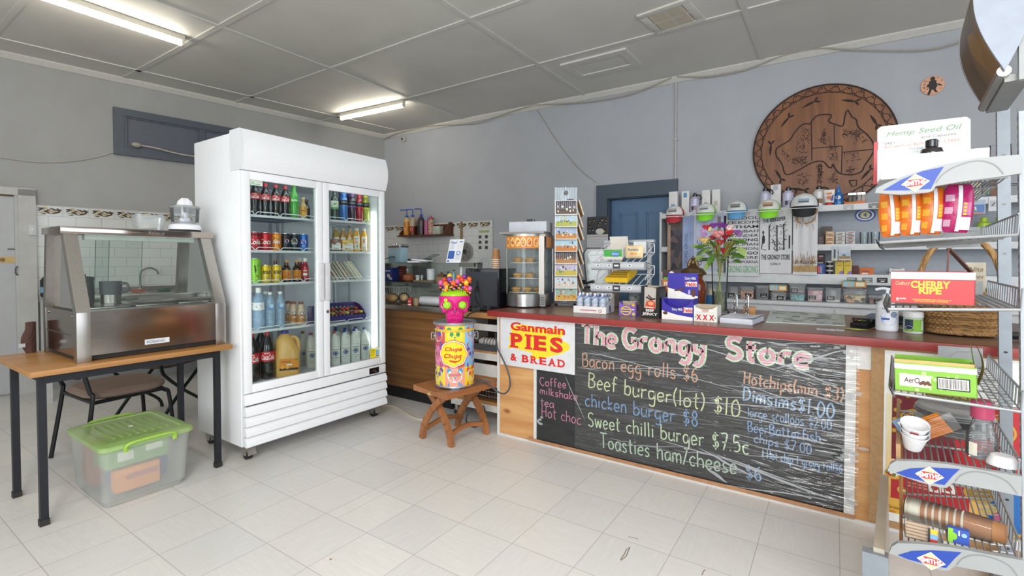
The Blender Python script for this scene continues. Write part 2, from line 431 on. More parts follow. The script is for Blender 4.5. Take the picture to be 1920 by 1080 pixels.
def floor_mat():
    m,n,l,p=new_mat('vinyl_floor_tiles')
    g=n.new('ShaderNodeNewGeometry');sx=n.new('ShaderNodeSeparateXYZ');l.new(g.outputs['Position'],sx.inputs[0])
    def mth(op,a,b=None,c=None):
        q=n.new('ShaderNodeMath');q.operation=op
        for i,w in enumerate((a,b,c)):
            if w is None:continue
            if isinstance(w,(int,float)):q.inputs[i].default_value=w
            else:l.new(w,q.inputs[i])
        return q.outputs[0]
    tx=mth('ADD',mth('DIVIDE',sx.outputs[0],T),7.892)
    ty=mth('SUBTRACT',mth('DIVIDE',sx.outputs[1],T),4.821)
    def line(t,w):
        f=mth('FRACT',t);d=mth('MINIMUM',f,mth('SUBTRACT',1,f));return mth('LESS_THAN',d,w)
    ln=mth('MAXIMUM',line(tx,.0052),line(ty,.0052))
    d2=mth('LESS_THAN',mth('ABSOLUTE',mth('SUBTRACT',tx,1.27)),.0045)
    ln=mth('MAXIMUM',ln,mth('MULTIPLY',d2,mth('GREATER_THAN',ty,0)))
    ix,iy=mth('FLOOR',tx),mth('FLOOR',ty)
    cb=n.new('ShaderNodeCombineXYZ');l.new(ix,cb.inputs[0]);l.new(iy,cb.inputs[1])
    wnz=n.new('ShaderNodeTexWhiteNoise');wnz.noise_dimensions='2D';l.new(cb.outputs[0],wnz.inputs['Vector'])
    par=mth('MODULO',mth('ABSOLUTE',mth('ADD',ix,iy)),2)
    def streak(sc_):
        mp=n.new('ShaderNodeMapping');mp.inputs['Scale'].default_value=sc_;l.new(g.outputs['Position'],mp.inputs[0])
        return noise(n,l,mp.outputs[0],9,4,.6,.4)
    a,b=streak((1,7,1)),streak((7,1,1))
    st=mth('ADD',mth('MULTIPLY',a,par),mth('MULTIPLY',b,mth('SUBTRACT',1,par)))
    col=ramp(n,l,st,[(.25,lin('#d8d5d0')),(.5,lin('#dcdad6')),(.70,lin('#e0deda')),(.84,lin('#ebeae8'))])
    big=noise(n,l,coords(n,l,(1,1,1)),.9,3)
    tint=ramp(n,l,mth('ADD',mth('MULTIPLY',wnz.outputs['Value'],.5),mth('MULTIPLY',big,.5)),[(.2,(.90,.90,.91)),(.8,(1,.985,.97))])
    mx=n.new('ShaderNodeMix');mx.data_type='RGBA';mx.blend_type='MULTIPLY';mx.inputs[0].default_value=1
    l.new(col,mx.inputs[6]);l.new(tint,mx.inputs[7])
    m2=n.new('ShaderNodeMix');m2.data_type='RGBA'
    l.new(mth('MULTIPLY',ln,.5),m2.inputs[0]);l.new(mx.outputs[2],m2.inputs[6]);m2.inputs[7].default_value=lin('#6d6862')+(1,)
    l.new(m2.outputs[2],p.inputs['Base Color'])
    p.inputs['Roughness'].default_value=.34
    bump(n,l,st,p,.05,.002)
    return m
def wall_mat(c,c2):
    m,n,l,p=new_mat('painted_wall')
    v=coords(n,l)
    f=noise(n,l,v,1.3,5,.6,.4);g=noise(n,l,v,140,2)
    l.new(ramp(n,l,f,[(.3,lin(c2)),(.62,lin(c))]),p.inputs['Base Color'])
    p.inputs['Roughness'].default_value=.6
    bump(n,l,g,p,.25,.004)
    return m
MW_B,MW_L=wall_mat('#aeb1b7','#a6a9ae'),wall_mat('#a5a6a5','#9c9c99')
MCEIL=wall_mat('#d4d2cc','#ccc9c2')
MFLOOR=floor_mat()
X0,X1,Y0=-7.6,3.25,-2.7
b=MB().raw([(X0,Y0,0),(X1,Y0,0),(X1,6.2,0),(X0,6.2,0)],[(0,1,2,3)],MFLOOR);mscf=M('#8a7c6c',.6)
for sc_p in([(1163,1050),(1170,1040),(1175,1030),(1181,1026),(1174,1043),(1164,1051)],[(1179,1006),(1184,1008),(1190,1009),(1197,1011)],[(1316,1078),(1320,1070),(1323,1068)]):b.ribbon([tuple(on_z(*q,0))[:2]for q in sc_p],.004,mscf,FZ(),.0006)
b.disc(*tuple(on_z(620,1049,0))[:2],.006,mscf,FZ(),.0006,8)
struct('floor',b)
# ceiling: panels with cover strips over the joints
struct('ceiling',MB().bx(X0,X1,Y0,6.2,ZC,ZC+.05,MCEIL))
mstrip=M('#cdcbc6',.55,var=.03)
b=MB()
for px,py in((620,128),(780,180)):
    y=on_z(px,py,ZC).y;b.bx(-6.3,X1,y-.022,y+.022,ZC-.009,ZC,mstrip)
b.bx(-6.6,X1,.98,1.02,ZC-.009,ZC,mstrip);b.bx(-6.6,X1,-.98,-.94,ZC-.009,ZC,mstrip)
b.bx(-6.6,X1,1.98,2.025,ZC-.009,ZC,mstrip)
for px,py in((378,48),(885,38),(1393,28)):
    pass
struct('trim_1',b)
b=MB()
for px,py in((620,128),(885,38),(1400,28)):
    x=on_z(px,py,ZC).x;b.bx(x-.022,x+.022,Y0,5.2,ZC-.010,ZC-.001,mstrip)
struct('trim_2',b)
# strip running parallel to the left wall, and cornices
struct('trim_3',MB().bx(-4.2,4.0,-.42,-.38,ZC-.009,ZC,mstrip),loc=LA,rz=RZL)
mcor=M('#c9c7c1',.5,var=.04)
cor=[(0,0),(-.055,0),(-.055,-.014),(-.014,-.055),(0,-.055)]
struct('trim_4',MB().prism(cor,-4.2,4.09,mcor,Fr((0,0,ZC),(0,1,0),(0,0,1))),loc=LA,rz=RZL)
struct('trim_5',MB().prism(cor,0,9.3,mcor,Fr((0,0,ZC),(0,1,0),(0,0,1))),loc=WA,rz=RZB)
# back wall with a door opening
D0,D1,DZ=wb(1138,400)[0],wb(1262,400)[0],wb(1180,368)[1]
b=MB()
b.bx(-.3,D0,0,.22,0,ZC,MW_B).bx(D1,9.4,0,.22,0,ZC,MW_B).bx(D0,D1,0,.22,DZ,ZC,MW_B)
struct('wall_back',b,loc=WA,rz=RZB)
struct('wall_left',MB().bx(-4.4,4.3,0,.2,0,ZC,MW_L),loc=LA,rz=RZL)
struct('wall_right',MB().bx(3.12,3.25,Y0,0,0,ZC,MW_B).bx(3.12,3.25,2.7,6.0,0,ZC,MW_B).bx(3.12,3.25,0,2.7,0,.75,MW_B).bx(3.12,3.25,0,2.7,2.75,ZC,MW_B))
b=MB()
for x0,x1 in((X0,-5.1),(-1.5,-.7),(2.5,X1)):b.bx(x0,x1,Y0,Y0+.18,0,ZC,MW_L)
for x0,x1 in((-5.1,-1.5),(-.7,2.5)):b.bx(x0,x1,Y0,Y0+.18,0,.5,MW_L).bx(x0,x1,Y0,Y0+.18,2.95,ZC,MW_L)
struct('wall_front',b)
mal=M('#a9aaa8',.4,.6)
MGL=clear('#f2f7f6',0.,.01,ior=1.3)
for i,(x0,x1)in enumerate(((-5.1,-1.5),(-.7,2.5))):
    b=MB()
    for x in(x0,(x0+x1)/2,x1):b.bx(x-.03,x+.03,Y0+.06,Y0+.12,.5,2.95,mal)
    for z in(.53,2.92):b.bx(x0,x1,Y0+.06,Y0+.12,z-.03,z+.03,mal)
    w=struct('window_%d'%(i+2),b)
    MB().bx(x0,x1,Y0+.085,Y0+.091,.53,2.92,MGL).build('pane',w)
b=MB()
for y in(0,1.35,2.7):b.bx(3.16,3.21,y-.03,y+.03,.75,2.75,mal)
for z in(.78,2.72):b.bx(3.16,3.21,0,2.7,z-.03,z+.03,mal)
w=struct('window_4',b);MB().bx(3.18,3.186,0,2.7,.78,2.72,MGL).build('pane',w)  # unseen side window, added and shifted along with its light

# blue door in the back wall
mblue,mfrm=M('#557596',.42,var=.04),M('#455261',.45,var=.05)
b=MB()
a0,a1,az=wb(1120,400)[0],wb(1264,400)[0],wb(1120,349)[1]
i0,i1=D0,D1
b.bx(a0,i0+.012,-.035,.0,0,az,mfrm).bx(i1-.012,a1+.04,-.035,.0,0,az,mfrm).bx(a0,a1+.04,-.036,.0,DZ-.012,az,mfrm)
b.bx(i0,i0+.02,0,.15,0,DZ,mfrm).bx(i1-.02,i1,0,.15,0,DZ,mfrm).bx(i0,i1,0,.15,DZ-.02,DZ,mfrm)
dr=struct('door_1',b,loc=WA,rz=RZB)
b=MB();y=.10;w0,w1=i0+.02,i1-.02;wd=w1-w0
b.bx(w0,w1,y,y+.035,.01,DZ-.02,mblue)
def panel(x0,x1,z0,z1):
    for q,e in((0,.0),(.022,.012)):
        b.bx(x0+q,x1-q,y-.010+e*.0,y,z1-q-.012,z1-q,mblue).bx(x0+q,x1-q,y-.010,y,z0+q,z0+q+.012,mblue)
        b.bx(x0+q,x0+q+.012,y-.010,y,z0+q,z1-q,mblue).bx(x1-q-.012,x1-q,y-.010,y,z0+q,z1-q,mblue)
for k in(0,1):
    x0=w0+wd*(.13+k*.43);x1=x0+wd*.31
    panel(x0,x1,1.08,DZ-.17);panel(x0,x1,.22,.86)
b.build('door_leaf',dr)
MB().cyl((w1-.06,y,1.0),(w1-.06,y-.05,1.0),.012,M('#b9a271',.3,1)).ball((w1-.06,y-.065,1.0),.026,M('#b9a271',.3,1)).build('handle',dr)

# white door at the far left of the left wall
mwd,mjb=M('#b4b6b8',.45,var=.05,scale=6),M('#b9b9b6',.5,var=.07,scale=8)
sr,zt=wl(66,355)[0],wl(50,356)[1]
b=MB()
b.bx(sr-.12,sr,-.05,-.0005,0,zt,mjb).bx(sr-1.05,sr,-.05,-.0005,zt-.06,zt+.01,mjb).bx(sr-1.05,sr-.93,-.05,-.0005,0,zt-.06,mjb)
b.bx(sr-.145,sr-.12,-.03,-.0005,0,zt-.06,mjb)
d2=struct('door_2',b,loc=LA,rz=RZL)
MB().bx(sr-.93,sr-.146,-.014,-.0008,.012,zt-.075,mwd).bx(sr-.93,sr-.146,-.02,-.0008,zt-.075,zt-.06,M('#6b5139',.7)).build('door_leaf',d2)
hs,hz=wl(26,487);mbr=M('#b59a63',.4,.4)
f=Fr((hs,-.0145,hz),(1,0,0),(0,0,1))
b=MB().prism([(-.075+.028*math.cos(a),.028*math.sin(a))for a in[PI/2+PI*i/8 for i in range(9)]]+[(.075,-.028),(.075,.028)],0,.005,mbr,f)
b.cyl((hs-.075,-.02,hz),(hs-.075,-.034,hz),.017,M('#6f5a35',.4,.7)).build('hasp',d2)
MB().tube([(hs+.03,-.015,hz-.06),(hs+.01,-.05,hz-.08),(hs+.01,-.05,hz-.13),(hs+.03,-.015,hz-.15)],.006,M('#77787a',.35,1),k=4).build('handle',d2)
MB().cyl((hs-.04,-.022,hz+.10),(hs+.09,-.022,hz+.10),.006,M('#77787a',.35,1)).build('bolt',d2)
# transom on the left wall, boarded up and painted
s0,z1=wl(211,201);z0=wl(212,289)[1];z1=wl(211,201)[1]
s1=s0+1.62;mtr,mtb=M('#525863',.5,var=.05),M('#5b606b',.5,var=.05)
b=MB()
b.bx(s0,s1,-.04,-.001,z1-.075,z1,mtr).bx(s0,s1,-.04,-.001,z0,z0+.075,mtr).bx(s0,s0+.085,-.04,-.001,z0+.075,z1-.075,mtr).bx(s1-.085,s1,-.04,-.001,z0+.075,z1-.075,mtr)
sm=(s0+s1)/2
for x0,x1 in((s0+.085,s0+.115),(sm-.03,sm+.03),(s1-.115,s1-.085)):b.bx(x0,x1,-.03,-.001,z0+.075,z1-.075,mtr)
b.bx(s0+.115,s1-.115,-.025,-.001,z1-.092,z1-.075,mtr)
w1_=struct('window_1',b,loc=LA,rz=RZL)
MB().bx(s0+.115,sm-.03,-.01,-.001,z0+.075,z1-.092,mtb).bx(sm+.03,s1-.115,-.01,-.001,z0+.075,z1-.092,mtb).build('panel',w1_)

# tiled splashbacks with a row of patterned border tiles
def tile_mat():
    m,n,l,p=new_mat('white_wall_tiles')
    tc=n.new('ShaderNodeTexCoord');sx=n.new('ShaderNodeSeparateXYZ');l.new(tc.outputs['Object'],sx.inputs[0])
    cb=n.new('ShaderNodeCombineXYZ');l.new(sx.outputs[0],cb.inputs[0]);l.new(sx.outputs[2],cb.inputs[1])
    br=n.new('ShaderNodeTexBrick');l.new(cb.outputs[0],br.inputs['Vector'])
    br.inputs['Scale'].default_value=1;br.inputs['Brick Width'].default_value=.20;br.inputs['Row Height'].default_value=.10
    br.inputs['Mortar Size'].default_value=.0018;br.inputs['Color1'].default_value=lin('#d9dad8')+(1,);br.inputs['Color2'].default_value=lin('#d2d4d3')+(1,)
    br.inputs['Mortar'].default_value=lin('#a7a6a2')+(1,)
    l.new(br.outputs['Color'],p.inputs['Base Color']);p.inputs['Roughness'].default_value=.18
    bump(n,l,br.outputs['Fac'],p,-.3,.002)
    return m
MTILE=tile_mat()
mtan,mblk=M('#b8a172',.35),M('#26241f',.35)
def leaf(mb,fr,x,y,L,w,a,m,h=.001):
    ca,sa=math.cos(a),math.sin(a);o=[]
    for i in range(7):t=i/6;o.append((t*L,w*math.sin(PI*t)))
    for i in range(5,0,-1):t=i/6;o.append((t*L,-w*.6*math.sin(PI*t)))
    mb.poly([(x+p*ca-q*sa,y+p*sa+q*ca)for p,q in o],m,fr,h)
def border(mb,fr,x0,n,w,z0,hgt):
    for i in range(n):
        c=x0+(i+.5)*w;zc=z0+hgt/2
        for q,(x,y,L,wd,a)in enumerate(((-.085,.012,.075,.011,.35),(-.085,-.022,.08,.011,.2),(-.05,-.03,.08,.010,.5),(-.03,.02,.07,.012,-.5),(-.02,-.012,.075,.011,.1),(.01,.018,.075,.011,-.25),(.015,-.03,.07,.010,.35),(-.06,.03,.06,.009,-.3),(.03,.0,.06,.010,.4))):
            leaf(mb,fr,c+x,zc+y,L,wd,a,mtan,.0010+q*.00006)
        for q,(x,y,L,wd,a)in enumerate(((-.092,.026,.06,.009,-.2),(-.09,-.006,.05,.008,.5),(-.05,.008,.07,.009,-.6),(-.045,-.014,.06,.008,.55),(-.01,.03,.07,.008,-.35),(.0,-.03,.08,.008,.3),(.02,.008,.07,.009,.1),(.045,.032,.045,.008,-.8),(.05,-.012,.04,.008,.6),(-.07,-.034,.05,.006,.1))):
            leaf(mb,fr,c+x,zc+y,L,wd,a,mblk,.0017+q*.00004)
        mb.rect(c-w/2-.001,z0,c-w/2+.001,z0+hgt,M('#a7a6a2',.5),fr,.0012)
sl0=wl(64,400)[0];zt2=1.80
b=MB().bx(sl0,4.07,-.010,-.0005,.86,zt2,MTILE)
b.bx(sl0-.004,4.07,-.013,-.0006,zt2,zt2+.006,M('#b5b3ad',.4))
border(b,Fr((0,-.0101,0),(1,0,0),(0,0,1)),sl0+.01,14,.2,zt2-.10,.10)
struct('trim_6',b,loc=LA,rz=RZL)
sb1=wb(924,412)[0]
b=MB().bx(.012,sb1,-.010,-.0005,.86,zt2,MTILE)
b.bx(.012,sb1+.006,-.013,-.0006,zt2,zt2+.008,M('#b5b3ad',.4)).bx(sb1,sb1+.006,-.013,-.0006,.86,zt2,M('#b5b3ad',.4))
border(b,Fr((0,-.0101,0),(1,0,0),(0,0,1)),.02,10,.2,zt2-.10,.10)
struct('trim_7',b,loc=WA,rz=RZB)

# ------------------------------------------------------------------ fittings on ceiling and walls
mtube=M('#fff6e4',.4,var=0,emit=48.0)
def batten(name,label,p0,p1):
    p0,p1=Vector(p0),Vector(p1);L=(p1-p0).length
    t=thing(name,label,'ceiling light',((p0.x+p1.x)/2,(p0.y+p1.y)/2,ZC),math.atan2(p1.y-p0.y,p1.x-p0.x),'fluorescent tubes on the ceiling')
    mh=M('#d6d2c4',.45)
    MB().bx(-L/2,L/2,-.022,.022,-.045,-.0005,mh,.004).build('housing',t)
    for s in(-1,1):MB().box((s*(L/2-.012),0,-.062),(.02,.034,.05),mh,bev=.004).build('lamp_holder',t)
    MB().cyl((-L/2+.02,0,-.075),(L/2-.02,0,-.075),.013,mtube,n=12).build('tube',t)
    return t
q=on_z(345,68,ZC);q0=on_z(125,-3,ZC)
batten('fluorescent_light','long fluorescent tube fitting on the ceiling at the upper left edge',(q.x,q.y-1.25,0),(q.x,q.y,0))
batten('fluorescent_light','fluorescent tube fitting on the ceiling behind the tall white fridge',on_z(638,213,ZC),on_z(758,187,ZC))
for lx,ly in((-2.6,-1.2),(-.2,-.7),(2.1,.4)):
    MB().bx(lx-.62,lx+.62,ly-.03,ly+.03,ZC-.05,ZC-.001,M('#d6d2c4',.45)).build('trim_9')['kind']='structure'  # unseen housings, added above the fill lamps
# air vent
va,vb,vc=on_z(1196,27,ZC),on_z(1232,65,ZC),on_z(1322,37,ZC)
vr=math.atan2((vc-vb).y,(vc-vb).x);vw,vh=(vc-vb).length,(va-vb).length
ctr=(va+vc)/2
t=thing('ceiling_vent','cream louvred air vent set in the ceiling above the counter','vent',(ctr.x,ctr.y,ZC),vr)
mv=M('#cfccc4',.5)
b=MB()
for y in(-1,1):b.box((0,y*(vh/2-.03),-.008),(vw,.06,.015),mv,bev=.003)
for x in(-1,1):b.box((x*(vw/2-.03),0,-.008),(.06,vh-.12,.015),mv,bev=.003)
b.box((0,0,-.006),(.02,vh-.12,.012),mv).box((0,0,-.006),(vw-.12,.016,.012),mv)
b.build('frame',t)
MB().box((0,0,-.0015),(vw-.1,vh-.1,.002),M('#2f2c29',.8)).build('duct_opening',t)
b=MB();k=22
for i in range(k):
    x=-(vw/2-.07)+(vw-.14)*(i+.5)/k
    b.box((x,0,-.0075),(.022,vh-.12,.0025),M('#c7bfae',.5),rot=Matrix.Rotation(-.7,3,'Y'))
b.build('louvres',t)
# access hatch
h=[on_z(*p,ZC)for p in((1044,121),(1172,90),(1205,119),(1092,145))]
hc=sum(h,Vector())/4;hw,hh_=((h[1]-h[0]).length+(h[2]-h[3]).length)/2,((h[3]-h[0]).length+(h[2]-h[1]).length)/2
t=thing('ceiling_hatch','white framed access hatch in the ceiling next to the vent','hatch',(hc.x,hc.y,ZC),0)
b=MB()
for s in(-1,1):b.box((0,s*(hh_/2-.04),-.009),(hw,.08,.018),mstrip).box((s*(hw/2-.04),0,-.009),(.08,hh_-.16,.018),mstrip)
b.build('frame',t);MB().box((0,0,-.004),(hw-.17,hh_-.17,.007),MCEIL).build('hatch_panel',t)
# conduit
s_,_=wb(1268,200)
single(MB().cyl((s_,-.016,1.76),(s_,-.016,ZC-.002),.012,M('#b3b2b0',.5)).box((s_,-.012,2.55),(.045,.024,.02),M('#b3b2b0',.5)).box((s_,-.012,1.95),(.045,.024,.02),M('#b3b2b0',.5)),'conduit_pipe','grey conduit pipe running down the back wall beside the blue door','pipe',WA,RZB)
# loose cables
def wcable(fn,pts,r,name,label,m,off=.008):
    P=[]
    for px,py in pts:
        s,z=fn(px,py);P.append((s,-off,min(z,ZC-.01)))
    A_,R_=(WA,RZB)if fn is wb else(LA,RZL)
    return single(MB().tube(P,r,m,6,5),name,label,'cable',A_,R_)
mcab=M('#a39c8c',.6)
wcable(wb,[(724,262),(760,249),(810,238),(850,236),(900,232),(950,216),(1003,199)],.006,'wall_cable','beige cable drooping along the cornice above the kitchen corner',mcab,.06)
wcable(wb,[(1003,199),(1020,226),(1040,258),(1065,292),(1090,320),(1118,342)],.005,'wall_cable','beige cable hanging down the wall towards the blue door',mcab)
wcable(wb,[(1005,199),(1060,197),(1120,192),(1190,178),(1262,149)],.006,'wall_cable','beige cable sagging under the cornice left of the conduit pipe',mcab,.06)
wcable(wb,[(1272,146),(1330,147),(1400,134),(1470,108),(1536,92),(1580,97),(1640,99),(1720,99),(1772,91),(1838,68)],.006,'wall_cable','long beige cable sagging along the cornice above the round wooden plaque',mcab,.06)
wcable(wl,[(-40,292),(0,295),(60,303),(110,304),(160,299),(205,288),(240,274)],.006,'wall_cable','pale cable sagging across the left wall to the boarded transom',M('#b6b2a8',.6),.012)
wcable(wl,[(262,274),(290,279),(330,289),(372,296)],.008,'wall_cable','pale cable crossing the boarded transom behind the fridge',M('#b6b2a8',.6),.05)
s_,z_=wl(254,273)
single(MB().ball((s_,-.05,z_),(.045,.03,.028),M('#a8a596',.7,bmp=.4),12,8),'cable_joint','lumpy grey taped joint in the cable on the boarded transom','cable joint',LA,RZL)
# camera near the corner
s_,z_=wb(760,262)
t=thing('security_camera','small round camera on the wall near the ceiling corner','camera',WA+UB*s_+Vector((0,0,z_)),RZB)
MB().cyl((0,-.001,0),(0,-.02,0),.035,M('#b5b0a5',.5)).build('base',t)
MB().ball((0,-.035,0),.03,M('#bdb9ae',.4)).cyl((0,-.055,0),(.0,-.072,0),.014,M('#1c1c1c',.2)).build('lens',t)
# switch by the far left door
s_,z_=wl(60,432)
t=thing('light_switch','small white light switch beside the far left door frame','switch',LA+UL*s_+NL*.05+Vector((0,0,z_)),RZL)
MB().box((0,-.009,0),(.055,.018,.10),M('#c8cacb',.4),bev=.004).build('plate',t)
MB().box((0,-.02,.01),(.016,.008,.028),M('#d8dadb',.4)).build('rocker',t)
# round wooden plaque with a burnt map of a continent
pc=wb(1549,275);R_=.575
L_=wb(1415,275)[0];R2=wb(1683,235)[0]
top_,bot=wb(1548,158)[1],wb(1560,392)[1]
R_=(top_-bot)/2*.99;cx,cz=(L_+R2)/2,(top_+bot)/2
t=thing('round_wooden_plaque','large round wooden plaque with a burnt outline map on the back wall','wooden plaque',WA+UB*cx+NB*.002+Vector((0,0,cz)),RZB)
mpl=wood('#6b3d1f','#8a5830',2,.45,9,.12,name='oak')
b=MB().prism([(R_*math.cos(2*PI*i/64),R_*math.sin(2*PI*i/64))for i in range(64)],0,.03,mpl,FX(),side=M('#3a2013',.5))
b.build('disc',t)
mbn=M('#2a170d',.7);f=FX((0,-.0302,0))
b=MB();P=lambda px,py:((wb(px,py)[0]-cx),(wb(px,py)[1]-cz))
C7=lambda x,y:P(1380+x/4,130+y/4)
coast=[(560,415),(500,420),(440,480),(400,540),(310,595),(305,655),(345,710),(365,780),(400,792),(480,755),(570,705),(650,695),(690,735),(715,742),(728,715),(740,745),(780,785),(870,795),(940,770),(960,730),(1020,640),(1030,570),(985,500),(915,440),(900,385),(865,360),(835,312),(815,360),(800,430),(745,420),(692,395),(715,350),(620,350),(575,385),(560,415)]
b.ribbon(catmull([C7(*p)for p in coast],3),.012,mbn,f)
for l_ in([(565,415),(570,690)],[(735,425),(738,580)],[(570,598),(795,580)],[(795,580),(790,780)],[(792,628),(1030,605)]):
    b.ribbon([C7(*p)for p in l_],.008,mbn,f)
b.ribbon([C7(*p)for p in((845,840),(905,835),(900,875),(870,885),(845,840))],.01,mbn,f)
for r_ in(.985,.86):b.ribbon([(R_*r_*math.cos(2*PI*i/64),R_*r_*math.sin(2*PI*i/64))for i in range(65)],.006 if r_<.9 else.014,mbn,f)
for i in range(32):
    a=2*PI*i/32
    b.ribbon([(R_*r_*math.cos(a+d*.1),R_*r_*math.sin(a+d*.1))for d,r_ in((-1.9,.98),(-1.2,.89),(0,.86),(1.2,.89),(1.9,.98))],.007,mbn,f,.0013)
    b.disc(R_*.94*math.cos(a),R_*.94*math.sin(a),.008,mbn,f,n=6)
for x,y,a in((550,270,.4),(845,245,-.3),(372,400,.9),(263,605,1.5),(318,795,-1.1),(1030,390,-1.1),(975,790,.9),(470,905,-.25)):
    p=C7(x,y)
    leaf(b,f,p[0]-.065*math.cos(a),p[1]-.065*math.sin(a),.13,.014,a,mbn);leaf(b,f,p[0]+.045*math.cos(a),p[1]+.045*math.sin(a),.05,.012,a+.6,mbn,.0011);leaf(b,f,p[0]+.045*math.cos(a),p[1]+.045*math.sin(a),.05,.012,a-.6,mbn,.0012)
rn=random.Random(3)
def scrib(x,y,w,h,n,c=mbn):
    for _ in range(n):
        p=C7(x+rn.uniform(-w,w),y+rn.uniform(-h,h));leaf(b,f,p[0],p[1],rn.uniform(.012,.04),.003,rn.uniform(-1.5,1.5),c,.0009)
for a in((515,500,30,45,26),(650,500,12,40,26),(660,545,45,20,20),(850,490,70,25,60),(470,690,50,25,60),(480,600,35,35,26),(370,650,30,30,16),(715,630,35,45,40),(860,660,60,35,24),(845,765,30,16,24),(500,830,45,40,34),(620,790,18,70,90),(715,815,35,40,34),(930,520,60,40,24)):scrib(*a)
b.build('burnt_drawing',t)
# small copper plate
s_,z_=wb(1748,161);r_=wb(1771,160)[0]-s_
t=thing('copper_plate','small round copper plate with a dark figure on the back wall','wall plate',WA+UB*s_+NB*.001+Vector((0,0,z_)),RZB)
MB().cyl((0,0,0),(0,-.012,0),r_,M('#c99a80',.35,.6),n=32).build('disc',t)
b=MB();f=FX((0,-.0122,0));mdk=M('#241712',.5)
b.disc(.0,.055,.016,mdk,f).poly([(-.02,.04),(.018,.042),(.03,.0),(.02,-.035),(.035,-.06),(.02,-.062),(-.002,-.03),(-.018,-.075),(-.034,-.072),(-.02,-.03),(-.03,.0)],mdk,f)
leaf(b,f,.02,.01,.05,.008,-.5,mdk);leaf(b,f,-.02,.02,.04,.008,4.2,mdk,.001)
for i in range(26):
    a,q=rn.uniform(0,6.3),rn.uniform(.4,.88)*r_;b.disc(q*math.cos(a),q*math.sin(a)*1,.004,mdk,f,n=6)
b.build('figure',t)
# ------------------------------------------------------------------ display fridge
FO=Vector((-3.03,1.545,0)) # front lower corner nearest the table; local x = depth (front 0), y along
WF,HF=1.135,2.07
mwh=M('#eff1f4',.3,var=.012,coat=.2)
mwg=M('#e2e5e9',.4,var=.02)
fr_=thing('display_fridge','tall white two-door glass drinks fridge with louvred base on castors','fridge',FO)
b=MB();D=-.61
b.bx(D,-.03,0,.035,.10,HF-.005,mwh,.004).bx(D,-.03,WF-.035,WF,.10,HF-.005,mwh,.004)
b.bx(D,D+.03,.035,WF-.035,.10,HF-.005,mwg).bx(D,-.03,.035,WF-.035,HF-.06,HF-.005,mwh)
b.bx(D,-.03,.035,WF-.035,.10,.47,mwg)
b.bx(D+.03,-.03,.035,WF-.035,1.812,1.84,mwg)
b.build('cabinet',fr_)
# curved header
f=Fr((0,0,0),(1,0,0),(0,0,1))
pr=[(-.12,1.828),(.0,1.828)]+[(.0+.030*math.sin(PI*t/10)**.8,1.835+.235*t/10)for t in range(1,10)]+[(0,2.078),(-.12,2.078)]
MB().prism(pr,-WF-.012,.004,mwh,f).prism([(x*1.02+.001,(z-1.953)*1.01+1.953)for x,z in pr],-.0,.006,mwg,f).build('header',fr_)
# shelves' back wall rails and lamps
b=MB();mrl=M('#b9bcc0',.35,.8)
for y in(.50,.56,.60,1.06):b.bx(D+.031,D+.036,y,y+.02,.5,1.8,mrl)
for y in(.037,WF-.045):b.bx(D+.2,D+.22,y,y+.008,.5,1.8,mrl)
b.build('shelf_rail',fr_)
mled=M('#f6fbff',.3,var=0,emit=6.5)
for y in(.058,WF-.058):
    MB().cyl((-.085,y,.56),(-.085,y,1.66),.008,mled,n=10).build('lamp_tube',fr_)
MB().cyl((-.06,.1,1.795),(-.06,WF-.1,1.795),.008,mled,n=10).build('lamp_tube',fr_)
# doors
mgl=clear('#f3f8f7',.0,.02,ior=1.25);mgk=M('#c8d2cf',.25)
for i,(y0,y1)in enumerate(((.004,.561),(.567,WF-.004))):
    z0,z1=.437,1.822;b=MB()
    g0,g1=(y0+.048,y1-.046)
    b.bx(-.028,.004,y0,g0,z0,z1,mwh,.003).bx(-.028,.004,g1,y1,z0,z1,mwh,.003).bx(-.028,.004,g0,g1,z0,z0+.052,mwh,.003).bx(-.028,.004,g0,g1,z1-.05,z1,mwh,.003)
    for y in(g0,g1-.006):b.bx(-.024,-.004,y,y+.006,z0+.05,z1-.05,mgk)
    d=b.build('door',fr_)
    MB().bx(-.016,-.011,g0,g1,z0+.05,z1-.048,mgl).build('glass',d)
    yh=(y1-.020 if i==0 else y0+.022)
    MB().bx(.003,.026,yh-.020,yh+.020,.985,1.25,M('#d6d6d9',.35),.008).build('handle',d)
    if i:
        MB().cyl((.003,y0+.03,.90),(.007,y0+.03,.90),.012,M('#9a9890',.35,.8)).bx(.006,.008,y0+.028,y0+.032,.895,.905,M('#4a3c30')).build('lock',d)
        fs=FXp((-.0105,g1-.098,z0+.057))
        s=MB().rect(0,0,.098,.072,M('#f2dc1c',.5),fs).rect(.055,.010,.09,.066,M('#e9eef0',.5),fs,.0012)
        s.rect(.058,.016,.072,.06,M('#7fb0c8',.4),fs,.0016).rect(.074,.016,.088,.06,M('#7fb0c8',.4),fs,.0016).rect(.056,.008,.091,.014,M('#3c5a8c',.5),fs,.0016)
        s.text('BROMIC',.006,.055,.008,M('#2a2a1c'),fs,bold=.02)
        for k in range(4):s.rect(.006,.044-k*.009,.045-k*.003,.047-k*.009,M('#b59d1c'),fs,.0012)
        s.build('sticker',d)
    else:
        fs=FXp((-.0105,g0+.004,z1-.082))
        MB().rect(0,0,.083,.032,M('#dfe6df',.5),fs).poly([(.012,.018),(.022,.024),(.030,.018),(.022,.014)],M('#58a05a'),fs,.0012).text('energysave',.034,.018,.007,M('#6a9a6a'),fs,z=.0014).rect(.01,.006,.07,.011,M('#77b377'),fs,.0012).build('sticker',d)
